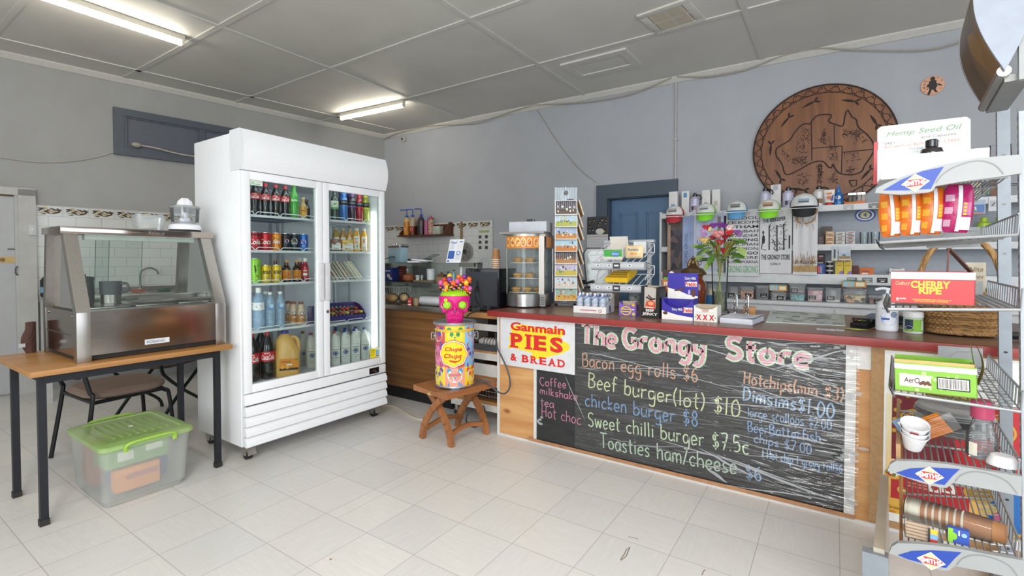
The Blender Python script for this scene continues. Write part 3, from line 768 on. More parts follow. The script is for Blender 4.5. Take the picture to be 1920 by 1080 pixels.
# base: plinth and louvres
b=MB()
b.bx(-.03,.006,.004,WF-.004,.362,.43,mwh,.004)
b.build('top_panel',fr_)
fs=FXp((.0065,WF-.165,.378))
MB().bx(.0,.008,WF-.17,WF-.075,.371,.418,M('#191614',.2)).rect(.03,.022,.06,.026,M('#8a2e22',emit=.6),FXp((.0082,WF-.17,.371))).rect(.055,.010,.072,.014,M('#a7a29a'),FXp((.0082,WF-.17,.371))).build('control_display',fr_)
for k in range(4):
    z=.355-k*.064
    pr=[(-.03,z-.001),(.004,z-.003),(.020,z-.03),(.024,z-.054),(.020,z-.060),(-.03,z-.050)]
    MB().prism(pr,-WF+.003,-.003,mwh,Fr((0,0,0),(1,0,0),(0,0,1))).build('louvre',fr_)
MB().bx(-.03,-.005,.02,WF-.02,.1,.37,M('#55585c',.6)).build('grille_back',fr_)
MB().bx(-.05,-.03,.4,.97,.088,.10,M('#a9abad',.4,.8)).build('drip_tray',fr_)
mzn,mtyre=M('#b9b6ae',.35,.9),M('#1b1b1c',.6)
for x,y in((-.075,.06),(-.075,WF-.06),(D+.06,.06),(D+.06,WF-.06)):
    b=MB().bx(x-.045,x+.045,y-.04,y+.04,.094,.10,mzn)
    for s in(-1,1):b.prism([(-.038,.098),(.038,.098),(.022,.03),(-.014,.028)],-.002,.002,mzn,Fr((x,y+s*.024,0),(1,0,0),(0,0,1)))
    b.box((x+.045,y,.06),(.012,.05,.05),mzn,rot=Matrix.Rotation(-.5,3,'Y'))
    c=b.build('caster',fr_)
    MB().cyl((x,y-.016,.036),(x,y+.016,.036),.036,mtyre,n=20).cyl((x,y-.024,.036),(x,y+.024,.036),.011,mzn).build('wheel',c)
# shelves
mwire=M('#e6e8ea',.35)
SHZ={}
for side,(y0,y1),zs in((0,(.05,.555),(1.555,1.325,1.108,.80)),(1,(.59,1.075),(1.562,1.328,1.108,.782))):
    for k,z in enumerate(zs):
        SHZ[side,k]=z+.008;b=MB();x0,x1=D+.05,-.09
        for xx in(x0,x1,(x0+x1)/2):b.cyl((xx,y0,z),(xx,y1,z),.004,mwire,n=6)
        n_=26
        for i in range(n_):y=y0+(y1-y0)*i/(n_-1);b.cyl((x0,y,z+.005),(x1,y,z+.005),.0022,mwire,n=5)
        b.bx(x1-.002,x1+.002,y0,y1,z-.006,z+.010,mwire)
        L=(y1-y0)/2
        yb=[y0-L*.35+i*L*.67 for i in range(5)]
        for i in range(4):
            a,c=max(y0,yb[i]+.01),min(y1,yb[i+1]-.01)
            if c-a<.03:continue
            b.tube([(x1,a-.01,z+.008),(x1+.004,a+.008,z+.028),(x1+.004,c-.008,z+.028),(x1,c+.01,z+.008)],.0032,mwire,6)
        if side==0 and k==0:b.bx(x0,x1-.003,y0,y1,z-.002,z+.001,M('#3c4c72',.4))
        b.build('shelf',fr_)
# --- stock
def cokecap():pass
mred,mwhi,mblk2=M('#c4202c',.35),M('#ece8e2',.4),M('#1a1714',.12,coat=.5)
def facing(x=0.):return Cy((x,0,0),1,0)
def lab(mb,r,z,txt,h,m,shear=0.,bold=0.,w=None,a=0.,dz=.0006):
    """wraps lettering round a can or bottle of radius r, centred on local +x turned by a"""
    mb.text(txt,0,z,h,m,Cy((0,0,0),r,a),al='C',shear=shear,bold=bold,w=w,z=dz)
def band(mb,r,z0,z1,m,a0,a1,dz=.0004,n=10):
    mb.rect(-r*(a1-a0)/2,z0,r*(a1-a0)/2,z1,m,Cy((0,0,0),r,(a0+a1)/2),dz,n)
def blob(mb,r,z,rx,ry,m,a=0.,dz=.0005,n=16):mb.disc(0,z,rx,m,Cy((0,0,0),r,a),dz,n,ry)
AIM=-.55 # labels are turned to the shop
def at_f(px,x,side,k,zoff=0.):
    p=on_x(px,450,FO.x+x);z=SHZ[side,k]if k<4 else.4705
    return(p.x,p.y,z+zoff)
def can(name,label,cat,hexc,loc,deco,h=.122,r=.0325,top='#b7b9bb',group=None,aim=AIM):
    t=thing(name,label,cat,loc,aim,group)
    mc,ma=M(hexc,.28,.25,var=.02),M('#c2c4c6',.3,.9)
    b=MB().lathe([(r*.8,0),(r*.98,.008),(r,.014),(r,h-.014),(r*.9,h-.004)],mc,24)
    deco(b,r,h);b.build('can_body',t)
    MB().lathe([(r*.9,h-.004),(r*.9,h),(r*.84,h),(r*.82,h-.004),(.0,h-.004)],ma,20).box((.006,0,h-.002),(.02,.012,.0015),ma).build('can_lid',t)
    return t
G1='drinks in the glass fridge'
W_,K_=mwhi,M('#17171a',.4)
# cans on the second shelf
def d_coke0(b,r,h):band(b,r,h*.80,h-.015,M('#17130f',.3),-2,2,.0004,20);lab(b,r,h*.32,'Cola',.034,W_,.25,.02,.07,-.05)
def d_coke(b,r,h):lab(b,r,h*.34,'Coca',.036,W_,.25,.02,.075,0)
def d_fanta(b,r,h):blob(b,r,h*.5,.024,.026,M('#2f3f9a'),.1);blob(b,r,h*.72,.014,.010,M('#69ae3c'),.25,.0006);lab(b,r,h*.4,'FAN',.022,W_,.1,.04,.042,.1,.0012)
def d_pmax(b,r,h):blob(b,r,h*.55,.013,.016,mwhi,.35);blob(b,r,h*.61,.013,.008,mred,.35,.0008);blob(b,r,h*.49,.013,.007,M('#2456a8'),.35,.0008)
def d_vanilla(b,r,h):blob(b,r,h*.52,.022,.024,M('#5aa6cf'));blob(b,r,h*.62,.020,.013,M('#e2b63a'),0,.0008);lab(b,r,h*.4,'PEPSI',.009,W_,0,.03,.032,0,.0012)
def d_pepsi(b,r,h):blob(b,r,h*.52,.017,.022,mwhi);blob(b,r,h*.61,.016,.011,mred,0,.0008);blob(b,r,h*.43,.016,.009,M('#1c3f8e'),0,.0008);lab(b,r,h*.25,'pepsi',.008,W_,0,.0,.03,0,.0008)
for px,nm,c_,lb,d_ in((478.5,'cola_can','#b3222c','red cola can with black top at the left end of the fridge can row',d_coke0),(498,'cola_can','#c4232e','plain red cola can beside the orange can in the fridge',d_coke),(518,'soft_drink_can','#e8861c','orange soft drink can in the fridge can row',d_fanta),(535,'cola_can','#262026','black cola can with red and blue roundel, no yellow badge, in the fridge',d_pmax),(552,'cola_can','#20242c','black cola can with yellow and pale blue badge in the fridge',d_vanilla),(569,'cola_can','#2b6cc0','bright blue cola can at the right end of the can row in the fridge',d_pepsi)):
    can(nm,lb,'drink can',c_,at_f(px,-.145,0,1),d_,group='cans on the second fridge shelf')
# shelf three: tall green can, yellow cans, ginger beer, red drink
def d_green(b,r,h):
    for k in range(9):band(b,r,.015+k*.016,.0165+k*.016,M('#b6d77a'),-1,1)
    lab(b,r,h*.42,'V',.05,M('#20281c'),.2,.05,.03,.25)
    b.ribbon([(-.004,.055),(.006,.045),(.014,.05)],.006,M('#a8442a'),Cy((0,0,0),r,.25),.0009)
can('energy_drink_can','tall lime green energy drink can on the third fridge shelf','drink can','#8cc63a',at_f(478.5,-.145,0,2),d_green,.166,.0325)
def d_solo(b,r,h):blob(b,r,h*.45,.026,.042,M('#c9c6b8'),.5);lab(b,r,h*.5,'SOLO',.022,K_,.1,.05,.05,.3,.0012);blob(b,r,h*.3,.012,.007,M('#8f8d84'),.5,.001)
for px,lb in((497.5,'yellow lemon drink can beside the tall green can in the fridge'),(517.5,'yellow lemon drink can beside the dark ginger beer bottles in the fridge')):
    can('lemon_drink_can',lb,'drink can','#e0b917',at_f(px,-.145,0,2),d_solo,group='yellow lemon drink cans in the fridge')
def bottle(name,label,prof,mats,loc,cap,deco=None,n=22,aim=AIM,cat='bottle',group=None,capname='cap',sy=1.):
    """prof: (r,z); cap: (r, z0, z1, material)"""
    t=thing(name,label,cat,loc,aim,group);t.scale=(.88,.88,.985)
    b=MB().lathe(prof,mats,n,sy=sy)
    if deco:deco(b)
    b.build('bottle_body',t)
    r,z0,z1,m=cap
    MB().lathe([(r,z0),(r,z1-.002),(r*.9,z1),(0,z1)],m,16).build(capname,t)
    return t
mbrn=M('#3c2413',.12,coat=.5);mora=M('#e08b1c',.4)
def d_bund(b):
    band(b,.0315,.022,.085,mora,-1.3,1.3);lab(b,.0315,.045,'13',.022,M('#7a2416'),0,.04,None,.1);band(b,.0315,.034,.041,M('#8e2a18'),-.5,.6,.0008)
    lab(b,.0315,.069,'GINGER',.008,M('#7a4a14'),0,.02,.04,0)
BP=[(.024,0),(.031,.006),(.0315,.09),(.030,.098),(.0145,.122),(.0125,.15)]
for px,lb in((537,'brown stubby ginger beer bottle beside the yellow cans in the fridge'),(556,'brown stubby ginger beer bottle beside the red drink bottle in the fridge')):
    bottle('ginger_beer_bottle',lb,BP,mbrn,at_f(px,-.14,0,2),(.0145,.142,.153,mora),d_bund,group='ginger beer bottles in the fridge')
bottle('ginger_beer_bottle','brown stubby bottle standing behind the yellow lemon drink cans',BP,mbrn,at_f(516,-.235,0,2),(.0145,.142,.153,M('#a8582a')),d_bund)
bottle('ginger_beer_bottle','brown stubby bottle in the second row behind the ginger beer',BP,mbrn,at_f(536,-.23,0,2),(.0145,.142,.153,M('#8a4a24')),d_bund)
mrd2=M('#a52434',.15,coat=.4)
RDP=[(.024,0),(.028,.006),(.028,.06),(.025,.07),(.028,.08),(.027,.11),(.015,.135),(.0135,.15)]
def d_red(b):band(b,.0283,.035,.095,M('#c53a3a',.4),-1.2,1.2);band(b,.0285,.045,.062,W_,-.6,.6,.0006);band(b,.0285,.076,.083,W_,-.5,.5,.0006)
bottle('sports_drink_bottle','small red drink bottle with white cap at the right of the third fridge shelf',RDP,mrd2,at_f(571.5,-.135,0,2),(.015,.145,.172,mwhi),d_red)
for i,(px,x)in enumerate(((562,-.25),(571,-.27))):
    bottle('sports_drink_bottle',('red drink bottle with white cap just behind the ginger beer','red drink bottle with white cap at the back of the third fridge shelf')[i],RDP,mrd2,at_f(px,x,0,2),(.015,.145,.172,mwhi),d_red)
# top shelf: cola bottles, lemonade, small pub bottle
CP=[(.022,0),(.031,.008),(.0325,.03),(.0285,.06),(.031,.085),(.033,.105),(.033,.15),(.029,.165),(.016,.195),(.013,.205)]
def d_cokeb(b):band(b,.0333,.108,.148,mred,-PI,PI,.0004,24);lab(b,.0333,.113,'CocaCola',.024,W_,.25,.02,.062,-.05,.0012);band(b,.0333,.140,.143,M('#e8d8d0'),-.5,.4,.0008)
for px,x,lb in((479,-.145,'cola bottle at the left end of the top fridge shelf'),(498.5,-.145,'second cola bottle from the left on the top fridge shelf'),(518,-.145,'third cola bottle from the left on the top fridge shelf'),(535.5,-.145,'cola bottle next to the green lemonade on the top fridge shelf')):
    bottle('cola_bottle','dark '+lb,CP,mblk2,at_f(px,x,0,0),(.0145,.2,.222,mred),d_cokeb,group='cola bottles on the top fridge shelf')
mgrn=M('#4fae3f',.12,coat=.4,trans=.15)
SPP=[(.022,0),(.032,.008),(.033,.09),(.031,.1),(.033,.108),(.033,.155),(.028,.172),(.015,.2),(.013,.212)]
def d_spr(b):band(b,.0333,.108,.152,M('#3fa535',.4),-1.4,1.4);b.poly([(-.03,.125),(.028,.135),(.03,.150),(-.01,.150)],M('#e4d71f'),Cy((0,0,0),.0333,0),.0007);lab(b,.0333,.116,'Sprite',.02,W_,.2,.03,.05,0,.0012)
bottle('lemonade_bottle','green lemonade bottle on the top fridge shelf beside the cola',SPP,mgrn,at_f(552,-.14,0,0),(.0145,.207,.228,M('#3f9a35')),d_spr)
def d_pub(b):band(b,.0293,.025,.085,M('#dda13c'),-1.3,1.3);blob(b,.0295,.06,.022,.02,M('#3a2c20'),0,.0006);blob(b,.0295,.06,.018,.016,mora,0,.001);lab(b,.0295,.055,'PUB',.011,K_,0,.04,None,0,.0014)
bottle('small_soft_drink_bottle','small amber bottle with orange round label on the top fridge shelf',[(.022,0),(.029,.006),(.0293,.09),(.014,.12),(.012,.15)],M('#b99a5c',.15,coat=.4,trans=.2),at_f(569,-.14,0,0),(.0145,.145,.156,M('#c9b98e')),d_pub)
bottle('dark_glass_bottle','dark small bottle half hidden at the right of the left top fridge shelf',[(.02,0),(.026,.006),(.026,.09),(.013,.12),(.012,.15)],M('#2d2a26',.15,coat=.4),at_f(575.5,-.22,0,0),(.014,.145,.156,M('#5a5650')))
# shelf four: water, iced coffee, blocks of chocolate
mwat=M('#a9c4dc',.08,coat=.5,trans=.45,var=.1,scale=60)
WP=[(.03,0),(.037,.008)]+[(.037-(.002 if i%2 else 0),.02+i*.012)for i in range(12)]+[(.036,.175),(.03,.195),(.016,.225),(.014,.238)]
def d_wat(b):blob(b,.0373,.15,.02,.02,M('#4f8ed0'),.3);blob(b,.0373,.156,.016,.015,M('#b9d2ea'),.3,.0008)
def d_mtf(b):band(b,.0405,.135,.185,mwhi,-1.3,1.3);blob(b,.0405,.16,.022,.013,M('#2f62ac'),.1,.0008);lab(b,.0405,.156,'MOUNT',.008,W_,0,.02,.034,.1,.0012)
SP=[(.034,0),(.040,.008)]+[(.040-(.002 if i%2 else 0),.02+i*.012)for i in range(9)]+[(.0405,.13),(.0405,.19),(.034,.22),(.018,.245),(.016,.25)]
bottle('water_bottle','large sipper-top water bottle with blue badge label in the fridge',SP,mwat,at_f(483.5,-.135,0,3),(.019,.25,.285,mwhi),d_mtf)
bottle('water_bottle','sipper-top water bottle cut off by the fridge door frame',SP,mwat,at_f(467.5,-.25,0,3),(.019,.25,.285,mwhi),d_mtf)
for px,x,lb in((505,-.14,'clear ribbed water bottle with round blue mark, left of the pair'),(524,-.14,'clear ribbed water bottle with round blue mark, beside the iced coffee'),(497,-.235,'clear ribbed water bottle standing behind the sipper-top bottle')):
    bottle('water_bottle',lb,WP,mwat,at_f(px,x,0,3),(.0165,.233,.25,mwhi),d_wat,group='water bottles in the fridge')
mcof,mcl=M('#cdb59c',.3),M('#b87d45',.4)
def d_ice(b):band(b,.0322,.025,.075,mcl,-1.1,1.3);blob(b,.0324,.085,.014,.012,M('#2f4a8a'),.2,.0006);blob(b,.0324,.085,.009,.007,mwhi,.2,.001);lab(b,.0324,.052,'Coffee',.012,W_,.2,.02,.034,.2,.0008)
def d_ice2(b):band(b,.0322,.02,.07,mwhi,-1.1,1.1);band(b,.0324,.03,.055,M('#7d9ac4'),-.8,.3,.0006)
IP=[(.028,0),(.032,.006),(.032,.095),(.022,.14),(.017,.155)]
for px,x,d_,lb in((563,-.13,d_ice,'iced coffee bottle with caramel label at the front of the water shelf'),(549,-.185,d_ice2,'iced coffee bottle with white label behind the caramel one'),(539,-.25,d_ice2,'iced coffee bottle half hidden beside the water bottles')):
    bottle('iced_coffee_bottle',lb,IP,mcof,at_f(px,x,0,3),(.019,.15,.168,M('#8c4a2c')),d_ice,group='iced coffee bottles in the fridge')
pk=thing('chocolate_block_pack','purple foil pack of chocolate at the right of the water shelf','chocolate',at_f(584,-.17,0,3),AIM)
b=MB().box((0,0,.06),(.07,.06,.12),M('#3a2a5e',.3),bev=.004).rect(-.03,.05,.03,.075,M('#6a4a30'),FX((0,-.0302,0))).rect(-.035,.09,.035,.10,M('#b9a7c8'),FX((0,-.0302,0)))
b.build('wrapper',pk)
# bottom: big cola, juice jug, milk
def d_big(b):band(b,.0533,.125,.19,mred,-PI,PI,.0004,24);lab(b,.0533,.135,'CocaCola',.036,W_,.25,.02,.095,.1,.0012);band(b,.0533,.178,.182,M('#e8d8d0'),-.4,.4,.0008)
BIGP=[(.035,0),(.050,.012),(.052,.06),(.050,.11),(.053,.12),(.053,.195),(.050,.205),(.044,.235),(.018,.29),(.014,.305)]
mbig=M('#24201d',.1,coat=.5,trans=.06)
for px,x,lb in((499,-.15,'large cola bottle with red cap beside the orange juice jug'),(469.5,-.16,'large cola bottle cut by the left edge of the fridge glass'),(487,-.30,'large cola bottle standing behind the front two')):
    bottle('large_cola_bottle',lb,BIGP,mbig,at_f(px,x,0,4),(.0165,.298,.318,M('#c8303a')),d_big,group='large cola bottles at the bottom of the fridge')
def jug(name,label,loc,col,capc,w=.13,d=.11,h=.27,deco=None,aim=AIM,trans=0.,handle_side=1,group=None):
    t=thing(name,label,'milk bottle' if 'milk' in name else 'juice jug',loc,aim,group)
    m=M(col,.3,trans=trans,var=.02)
    ws=[(1.,0.),(1.04,.01),(1.04,.55),(.98,.62),(.80,.80),(.42,.92),(.28,.95),(.28,.975)]
    b=MB();n=24
    v,f=[],[]
    for k,z in ws:
        e=4. if z<.6 else 2.4
        for i in range(n):
            a=2*PI*i/n;ca,sa=math.cos(a),math.sin(a)
            q=(abs(ca)**e+abs(sa)**e)**(-1/e)
            v.append((q*ca*d/2*k,q*sa*w/2*k+(-.0 if z<.6 else-handle_side*w*.10*min(1,(z-.55)/.2)),z*h))
    for r_ in range(len(ws)-1):f+=[(r_*n+i,r_*n+(i+1)%n,(r_+1)*n+(i+1)%n,(r_+1)*n+i)for i in range(n)]
    f+=[tuple(range(n-1,-1,-1)),tuple(range((len(ws)-1)*n,len(ws)*n))]
    b.raw(v,f,m,True)
    if deco:deco(b,d*.52,w)
    b.build('jug_body',t)
    hs=handle_side*w
    MB().tube([(0,hs*.12,h*.86),(0,hs*.34,h*.85),(0,hs*.45,h*.74),(0,hs*.46,h*.58),(0,hs*.44,h*.50)],w*.085,m,8,4).build('handle',t)
    y=-handle_side*w*.10
    MB().lathe([(w*.165,h*.955),(w*.165,h*1.02),(0,h*1.02)],M(capc,.4),16,c=(0,y,0)).build('cap',t)
    return t
def d_juice(b,dx,w):
    f=FXp((dx,0,0))
    b.rect(-w*.32,.045,w*.46,.125,M('#e08a22'),f).rect(-w*.32,.045,w*.46,.06,M('#33261c'),f,.0012).text('ORCHARD',-w*.24,.098,.011,M('#4a2a12'),f,w=.06,bold=.02).disc(-w*.2,.068,.012,M('#f0a83c'),f,.0016).disc(-.0,.066,.012,M('#f0a83c'),f,.0016).rect(-.005,.078,.03,.088,mwhi,f,.0014).rect(w*.32,.113,w*.44,.122,M('#4d9a3c'),f,.0014)
jug('juice_jug','large orange juice jug with blue cap at the bottom of the fridge',at_f(536.5,-.13,0,4),'#dcab5e','#3a3f9c',.152,.12,.305,d_juice)
mnv,mgo=M('#2c4470',.5),M('#a86a2c')
def d_milk(b,dx,w):
    f=FXp((dx,0,0))
    b.rect(-w*.4,.118,w*.4,.122,mgo,f);b.disc(0,.092,.020,mnv,f,.0008,20);b.disc(0,.092,.015,M('#c9d3e4'),f,.0012,20);b.disc(0,.092,.011,mnv,f,.0016,16)
    b.text('FULL CREAM',0,.054,.007,mnv,f,w=.05,al='C');b.text('MILK',0,.036,.008,M('#6a7488'),f,w=.03,al='C');b.text('farmhouse',0,.142,.006,M('#8a8a86'),f,w=.04,al='C')
def d_skim(b,dx,w):d_milk(b,dx,w);b.text('LIGHT',0,.056,.010,mred,FXp((dx,0,.001)),w=.03,al='C',z=.002)
for px,x,cc,dk,lb in((627,-.14,'#c44a52',d_skim,'milk bottle with red cap at the left of the right fridge door'),(646,-.13,'#34409a',d_milk,'milk bottle with blue cap, second from the left at the front'),(664.5,-.12,'#34409a',d_milk,'milk bottle with blue cap, third from the left at the front'),(683,-.13,'#34409a',d_milk,'milk bottle with blue cap above the yellow sticker')):
    jug('milk_bottle','white '+lb,at_f(px,x,1,4),'#e6e7df',cc,.068,.07,.25,dk,group='milk bottles at the bottom of the fridge')
for px,x,lb in((630,-.235,'blue-capped milk bottle in the second row at the left'),(647,-.235,'blue-capped milk bottle in the middle of the second row'),(667,-.22,'blue-capped milk bottle at the right of the second row'),(630,-.33,'blue-capped milk bottle in the back row')):
    jug('milk_bottle',lb,at_f(px,x,1,4),'#dedfd6','#2c367e',.068,.068,.25,d_milk,group='milk bottles at the bottom of the fridge')
for px,x,cc,lb in((568,-.34,'#8c4f38','brown-capped milk bottle seen through the left fridge door'),(583,-.22,'#a03c40','red-capped milk bottle seen at the edge of the left fridge door')):
    jug('milk_bottle',lb,at_f(px,x,0,4),'#d9d9cc',cc,.078,.075,.25,d_milk,group='milk bottles at the bottom of the fridge')
# right door, top shelf: sports drinks
def d_gl(b):band(b,.0333,.085,.15,M('#d9d3bd'),-1.4,1.4);band(b,.0335,.085,.10,M('#4f9a58'),-1.4,1.4,.0006);blob(b,.0335,.125,.022,.02,M('#3f8a52'),0,.0006);blob(b,.0335,.125,.016,.014,M('#dfe4d0'),0,.001);blob(b,.0335,.125,.010,.009,M('#3f8a52'),0,.0014)
bottle('mineral_water_bottle','dark green bottle with cream and green label on the right top shelf',SPP,M('#263a2c',.12,coat=.5),at_f(627.5,-.13,1,0),(.0145,.207,.228,M('#3c4a40')),d_gl)
PP=[(.024,0),(.033,.008),(.0335,.03),(.031,.06),(.034,.085),(.033,.115),(.034,.12),(.033,.165),(.026,.185),(.018,.2),(.017,.21)]
for px,c_,bc,lb in((645,'#2f68ae','#4f8fd6','blue sports drink bottle'),(660.5,'#3c2436','#8a56a8','dark purple sports drink bottle'),(674,'#a8182c','#e02836','red sports drink bottle'),(686,'#9aa02c','#e2e02a','yellow-green sports drink bottle')):
    def d_pw(b,bc=bc):band(b,.0341,.122,.162,K_,-1.6,1.6);band(b,.0343,.116,.124,M(bc),-PI,PI,.0006,24);lab(b,.0343,.142,'POWER',.011,M('#a9b0b8'),.1,.02,.046,0,.0008)
    bottle('sports_drink_bottle',lb+' on the right top fridge shelf',PP,M(c_,.12,coat=.5),at_f(px,-.135,1,0),(.02,.208,.232,M(bc)),d_pw,group='sports drinks on the right top shelf')
for px,c_,lb in((640,'#3b4c6a','blue drink bottle in the second row of the right top shelf'),(655,'#2a2028','dark drink bottle in the second row of the right top shelf')):
    bottle('sports_drink_bottle',lb,PP,M(c_,.12,coat=.5),at_f(px,-.21,1,0),(.02,.208,.232,M('#2f4f9a')))
# right door, second shelf: juices and flavoured milk cartons
mjy=M('#dfa51c',.15,coat=.4);JP=[(.026,0),(.031,.006),(.0315,.12),(.028,.14),(.018,.165),(.017,.18)]
def d_jc(b):
    band(b,.0317,.02,.125,mwhi,-.75,.75);lab(b,.0319,.10,'EAST',.010,K_,0,.03,.03,0,.001)
    blob(b,.0319,.08,.010,.009,M('#d8583a'),-.1,.001);blob(b,.0319,.064,.010,.005,mora,.1,.001);blob(b,.0319,.045,.008,.008,M('#4e9a3a'),.15,.001);lab(b,.0319,.026,'JUICE',.006,M('#c8702a'),0,.02,.026,0,.001)
def d_jc2(b):band(b,.0317,.02,.125,mwhi,-.75,.75);blob(b,.0319,.10,.009,.008,mora,0,.001);blob(b,.0319,.082,.010,.012,M('#d0583a'),-.1,.001);lab(b,.0319,.028,'EAST',.010,K_,0,.03,.03,0,.001)
for px,d_,lb in((668,d_jc,'yellow juice bottle with tall white fruit label, left of the pair'),(682,d_jc2,'yellow juice bottle with tall white fruit label at the shelf end')):
    bottle('juice_bottle',lb,JP,mjy,at_f(px,-.14,1,1),(.0185,.172,.19,M('#d8d4c4')),d_,group='juice bottles on the right second shelf')
def d_jb(b):band(b,.0317,.07,.115,mwhi,-.7,.9)
for px,x,c_,lb in((630,-.22,'#a88a24','olive juice bottle behind the brown carton'),(643,-.22,'#b98a4a','amber juice bottle behind the yellow carton'),(656,-.205,'#d39a3c','orange juice bottle behind the right end of the yellow carton')):
    bottle('juice_bottle',lb,JP,M(c_,.15,coat=.4),at_f(px,x,1,1),(.0185,.172,.19,M('#b9b29a')),d_jb)
def carton(px,w,c_,txt,lb):
    t=thing('flavoured_milk_carton',lb,'drink carton',at_f(px,-.135,1,1,.002),AIM+.1,'flavoured milk cartons in the fridge')
    b=MB().box((0,0,.045),(.05,w,.09),M(c_,.45),bev=.002);f=FXp((.0252,0,0))
    pts=[(-w*.48,.008),(w*.48,.008),(w*.48,.05)]+[(w*.48-w*.96*i/8,.058+.008*math.sin(PI*i/8*2))for i in range(9)]+[(-w*.48,.05)]
    b.poly(pts,mwhi,f,.0008);b.text(txt,0,.046,.008,M('#3a4a6a'),f,w=w*.55,al='C',z=.0014);b.text('vale',0,.072,.01,mwhi,f,w=w*.35,al='C')
    for i in range(4):b.disc(-w*.2+i*w*.13,.018,.007,M('#7a4a34' if 'b' in txt else '#d8b23c'),f,.0013,10)
    b.build('carton',t)
carton(629,.068,'#8a5038','bliss','small brown and white flavoured milk carton pack in the fridge')
carton(651,.085,'#dfb53a','vanilla','small yellow and white flavoured milk carton pack in the fridge')
# sandwiches
mbread,mfil,mcr=M('#ece6d8',.8,bmp=.3,scale=60),speckle(['#7a3a2c','#a8563c','#5c2c22','#c9a07a'],120),speckle(['#d9cfae','#b9b884','#efe6cc','#8a8a50'],140)
for px,fl,lb in((619,mfil,'packed triangle sandwich half hidden behind the fridge door frame'),(639,mfil,'packed triangle sandwich with dark meat filling in the fridge'),(660,mcr,'packed triangle sandwich with pale egg filling in the fridge')):
    t=thing('sandwich',lb,'sandwich',at_f(px,-.19,1,2,.001),.12,'triangle sandwiches in the fridge')
    tri=[(-.06,.0),(.085,0),(-.05,.145)]
    b=MB()
    for k,(m_,w_)in enumerate(((mbread,.013),(fl,.013),(mbread,.013),(mbread,.013),(fl,.013),(mbread,.013))):
        y=-.040+k*.0132;b.prism([(x*(.97 if m_ is fl else 1),z*(.97 if m_ is fl else 1))for x,z in tri],-y-w_,-y,m_,Fr((0,0,0),(1,0,0),(0,0,1)))
    b.build('bread',t)
    MB().prism([(-.064,-.0005),(.092,-.0005),(-.053,.153)],-.048,.042,clear('#f9fafa',.0,.06,ior=1.15),Fr((0,0,0),(1,0,0),(0,0,1))).build('wrap',t)
# purple tray of chocolate bars
px0=at_f(643,-.24,1,3,.003)
t=thing('chocolate_display_tray','curved purple display tray of chocolate bars in the fridge','display tray',px0,-.25)
mpu=M('#3a2a72',.35)
b=MB().bx(-.10,.10,-.14,.14,0,.006,mpu).bx(.094,.10,-.14,.14,0,.045,mpu)
for s in(-1,1):b.prism([(-.10,0),(.10,0),(.10,.045),(.05,.085),(-.02,.118),(-.10,.128)],-.003,.003,mpu,Fr((0,s*.14,0),(1,0,0),(0,0,1)))
for i in range(9):b.bx(-.102,-.098,-.135+i*.032,-.12+i*.032,0,.12,mpu)
b.bx(-.102,-.098,-.14,.14,.10,.13,mpu);b.build('tray',t)
rn=random.Random(5)
for i in range(14):
    c_=['#b3242c','#d8b23a','#c84a28','#7a2438','#3a2a20','#c9602c'][i%6]
    x,y=-.046+.088*(i%2),-.114+(i//2)*.038
    p=Matrix.Rotation(-.25,3,'Z')@Vector((x,y,.055+.02*(i%2==0)))
    o=MB().box((0,0,.008),(.082,.03,.016),M(c_,.3),bev=.004).rect(-.03,-.006,.03,.006,M('#e8d9a8',.4),FZ((0,0,.0162))).build('chocolate_bar',None,Vector(px0)+p,-.25+rn.uniform(-.04,.04))
    tag(o,['red wrapped chocolate bar in the purple fridge tray','yellow wrapped chocolate bar in the purple fridge tray','orange-red wrapped chocolate bar in the purple fridge tray','maroon wrapped chocolate bar in the purple fridge tray','dark brown wrapped chocolate bar in the purple fridge tray','orange wrapped chocolate bar in the purple fridge tray'][i%6],'chocolate bar','chocolate bars in the purple fridge tray')
# ------------------------------------------------------------------ table with the food warmer
mtt,mblk3=wood('#9a6a38','#b98750',1,.35,16,.05,name='varnished_pine'),M('#22242a',.45,.3,var=.12,bmp=.1)
TX0,TX1,TY0,TY1,TZ=-3.735,-3.05,.60,1.495,.755
t=thing('side_table','pine topped table on square black steel legs under the food warmer','table',(0,0,0))
MB().bx(TX0,TX1,TY0,TY1,TZ-.028,TZ,mtt,.006).build('table_top',t)
b=MB()
for y in(TY0+.07,TY1-.07):b.bx(TX0+.09,TX1-.07,y-.012,y+.012,TZ-.075,TZ-.0285,mblk3)
for x in(TX0+.10,TX1-.085):b.bx(x-.012,x+.012,TY0+.07,TY1-.07,TZ-.075,TZ-.0285,mblk3)
b.build('frame',t)
for x,y in((-3.137,.655),(-3.635,.655),(-3.137,1.44),(-3.635,1.44)):
    MB().bx(x-.015,x+.015,y-.015,y+.015,.012,TZ-.029,mblk3).bx(x-.018,x+.018,y-.018,y+.018,0,.03,M('#2a2624',.6)).build('leg',t)
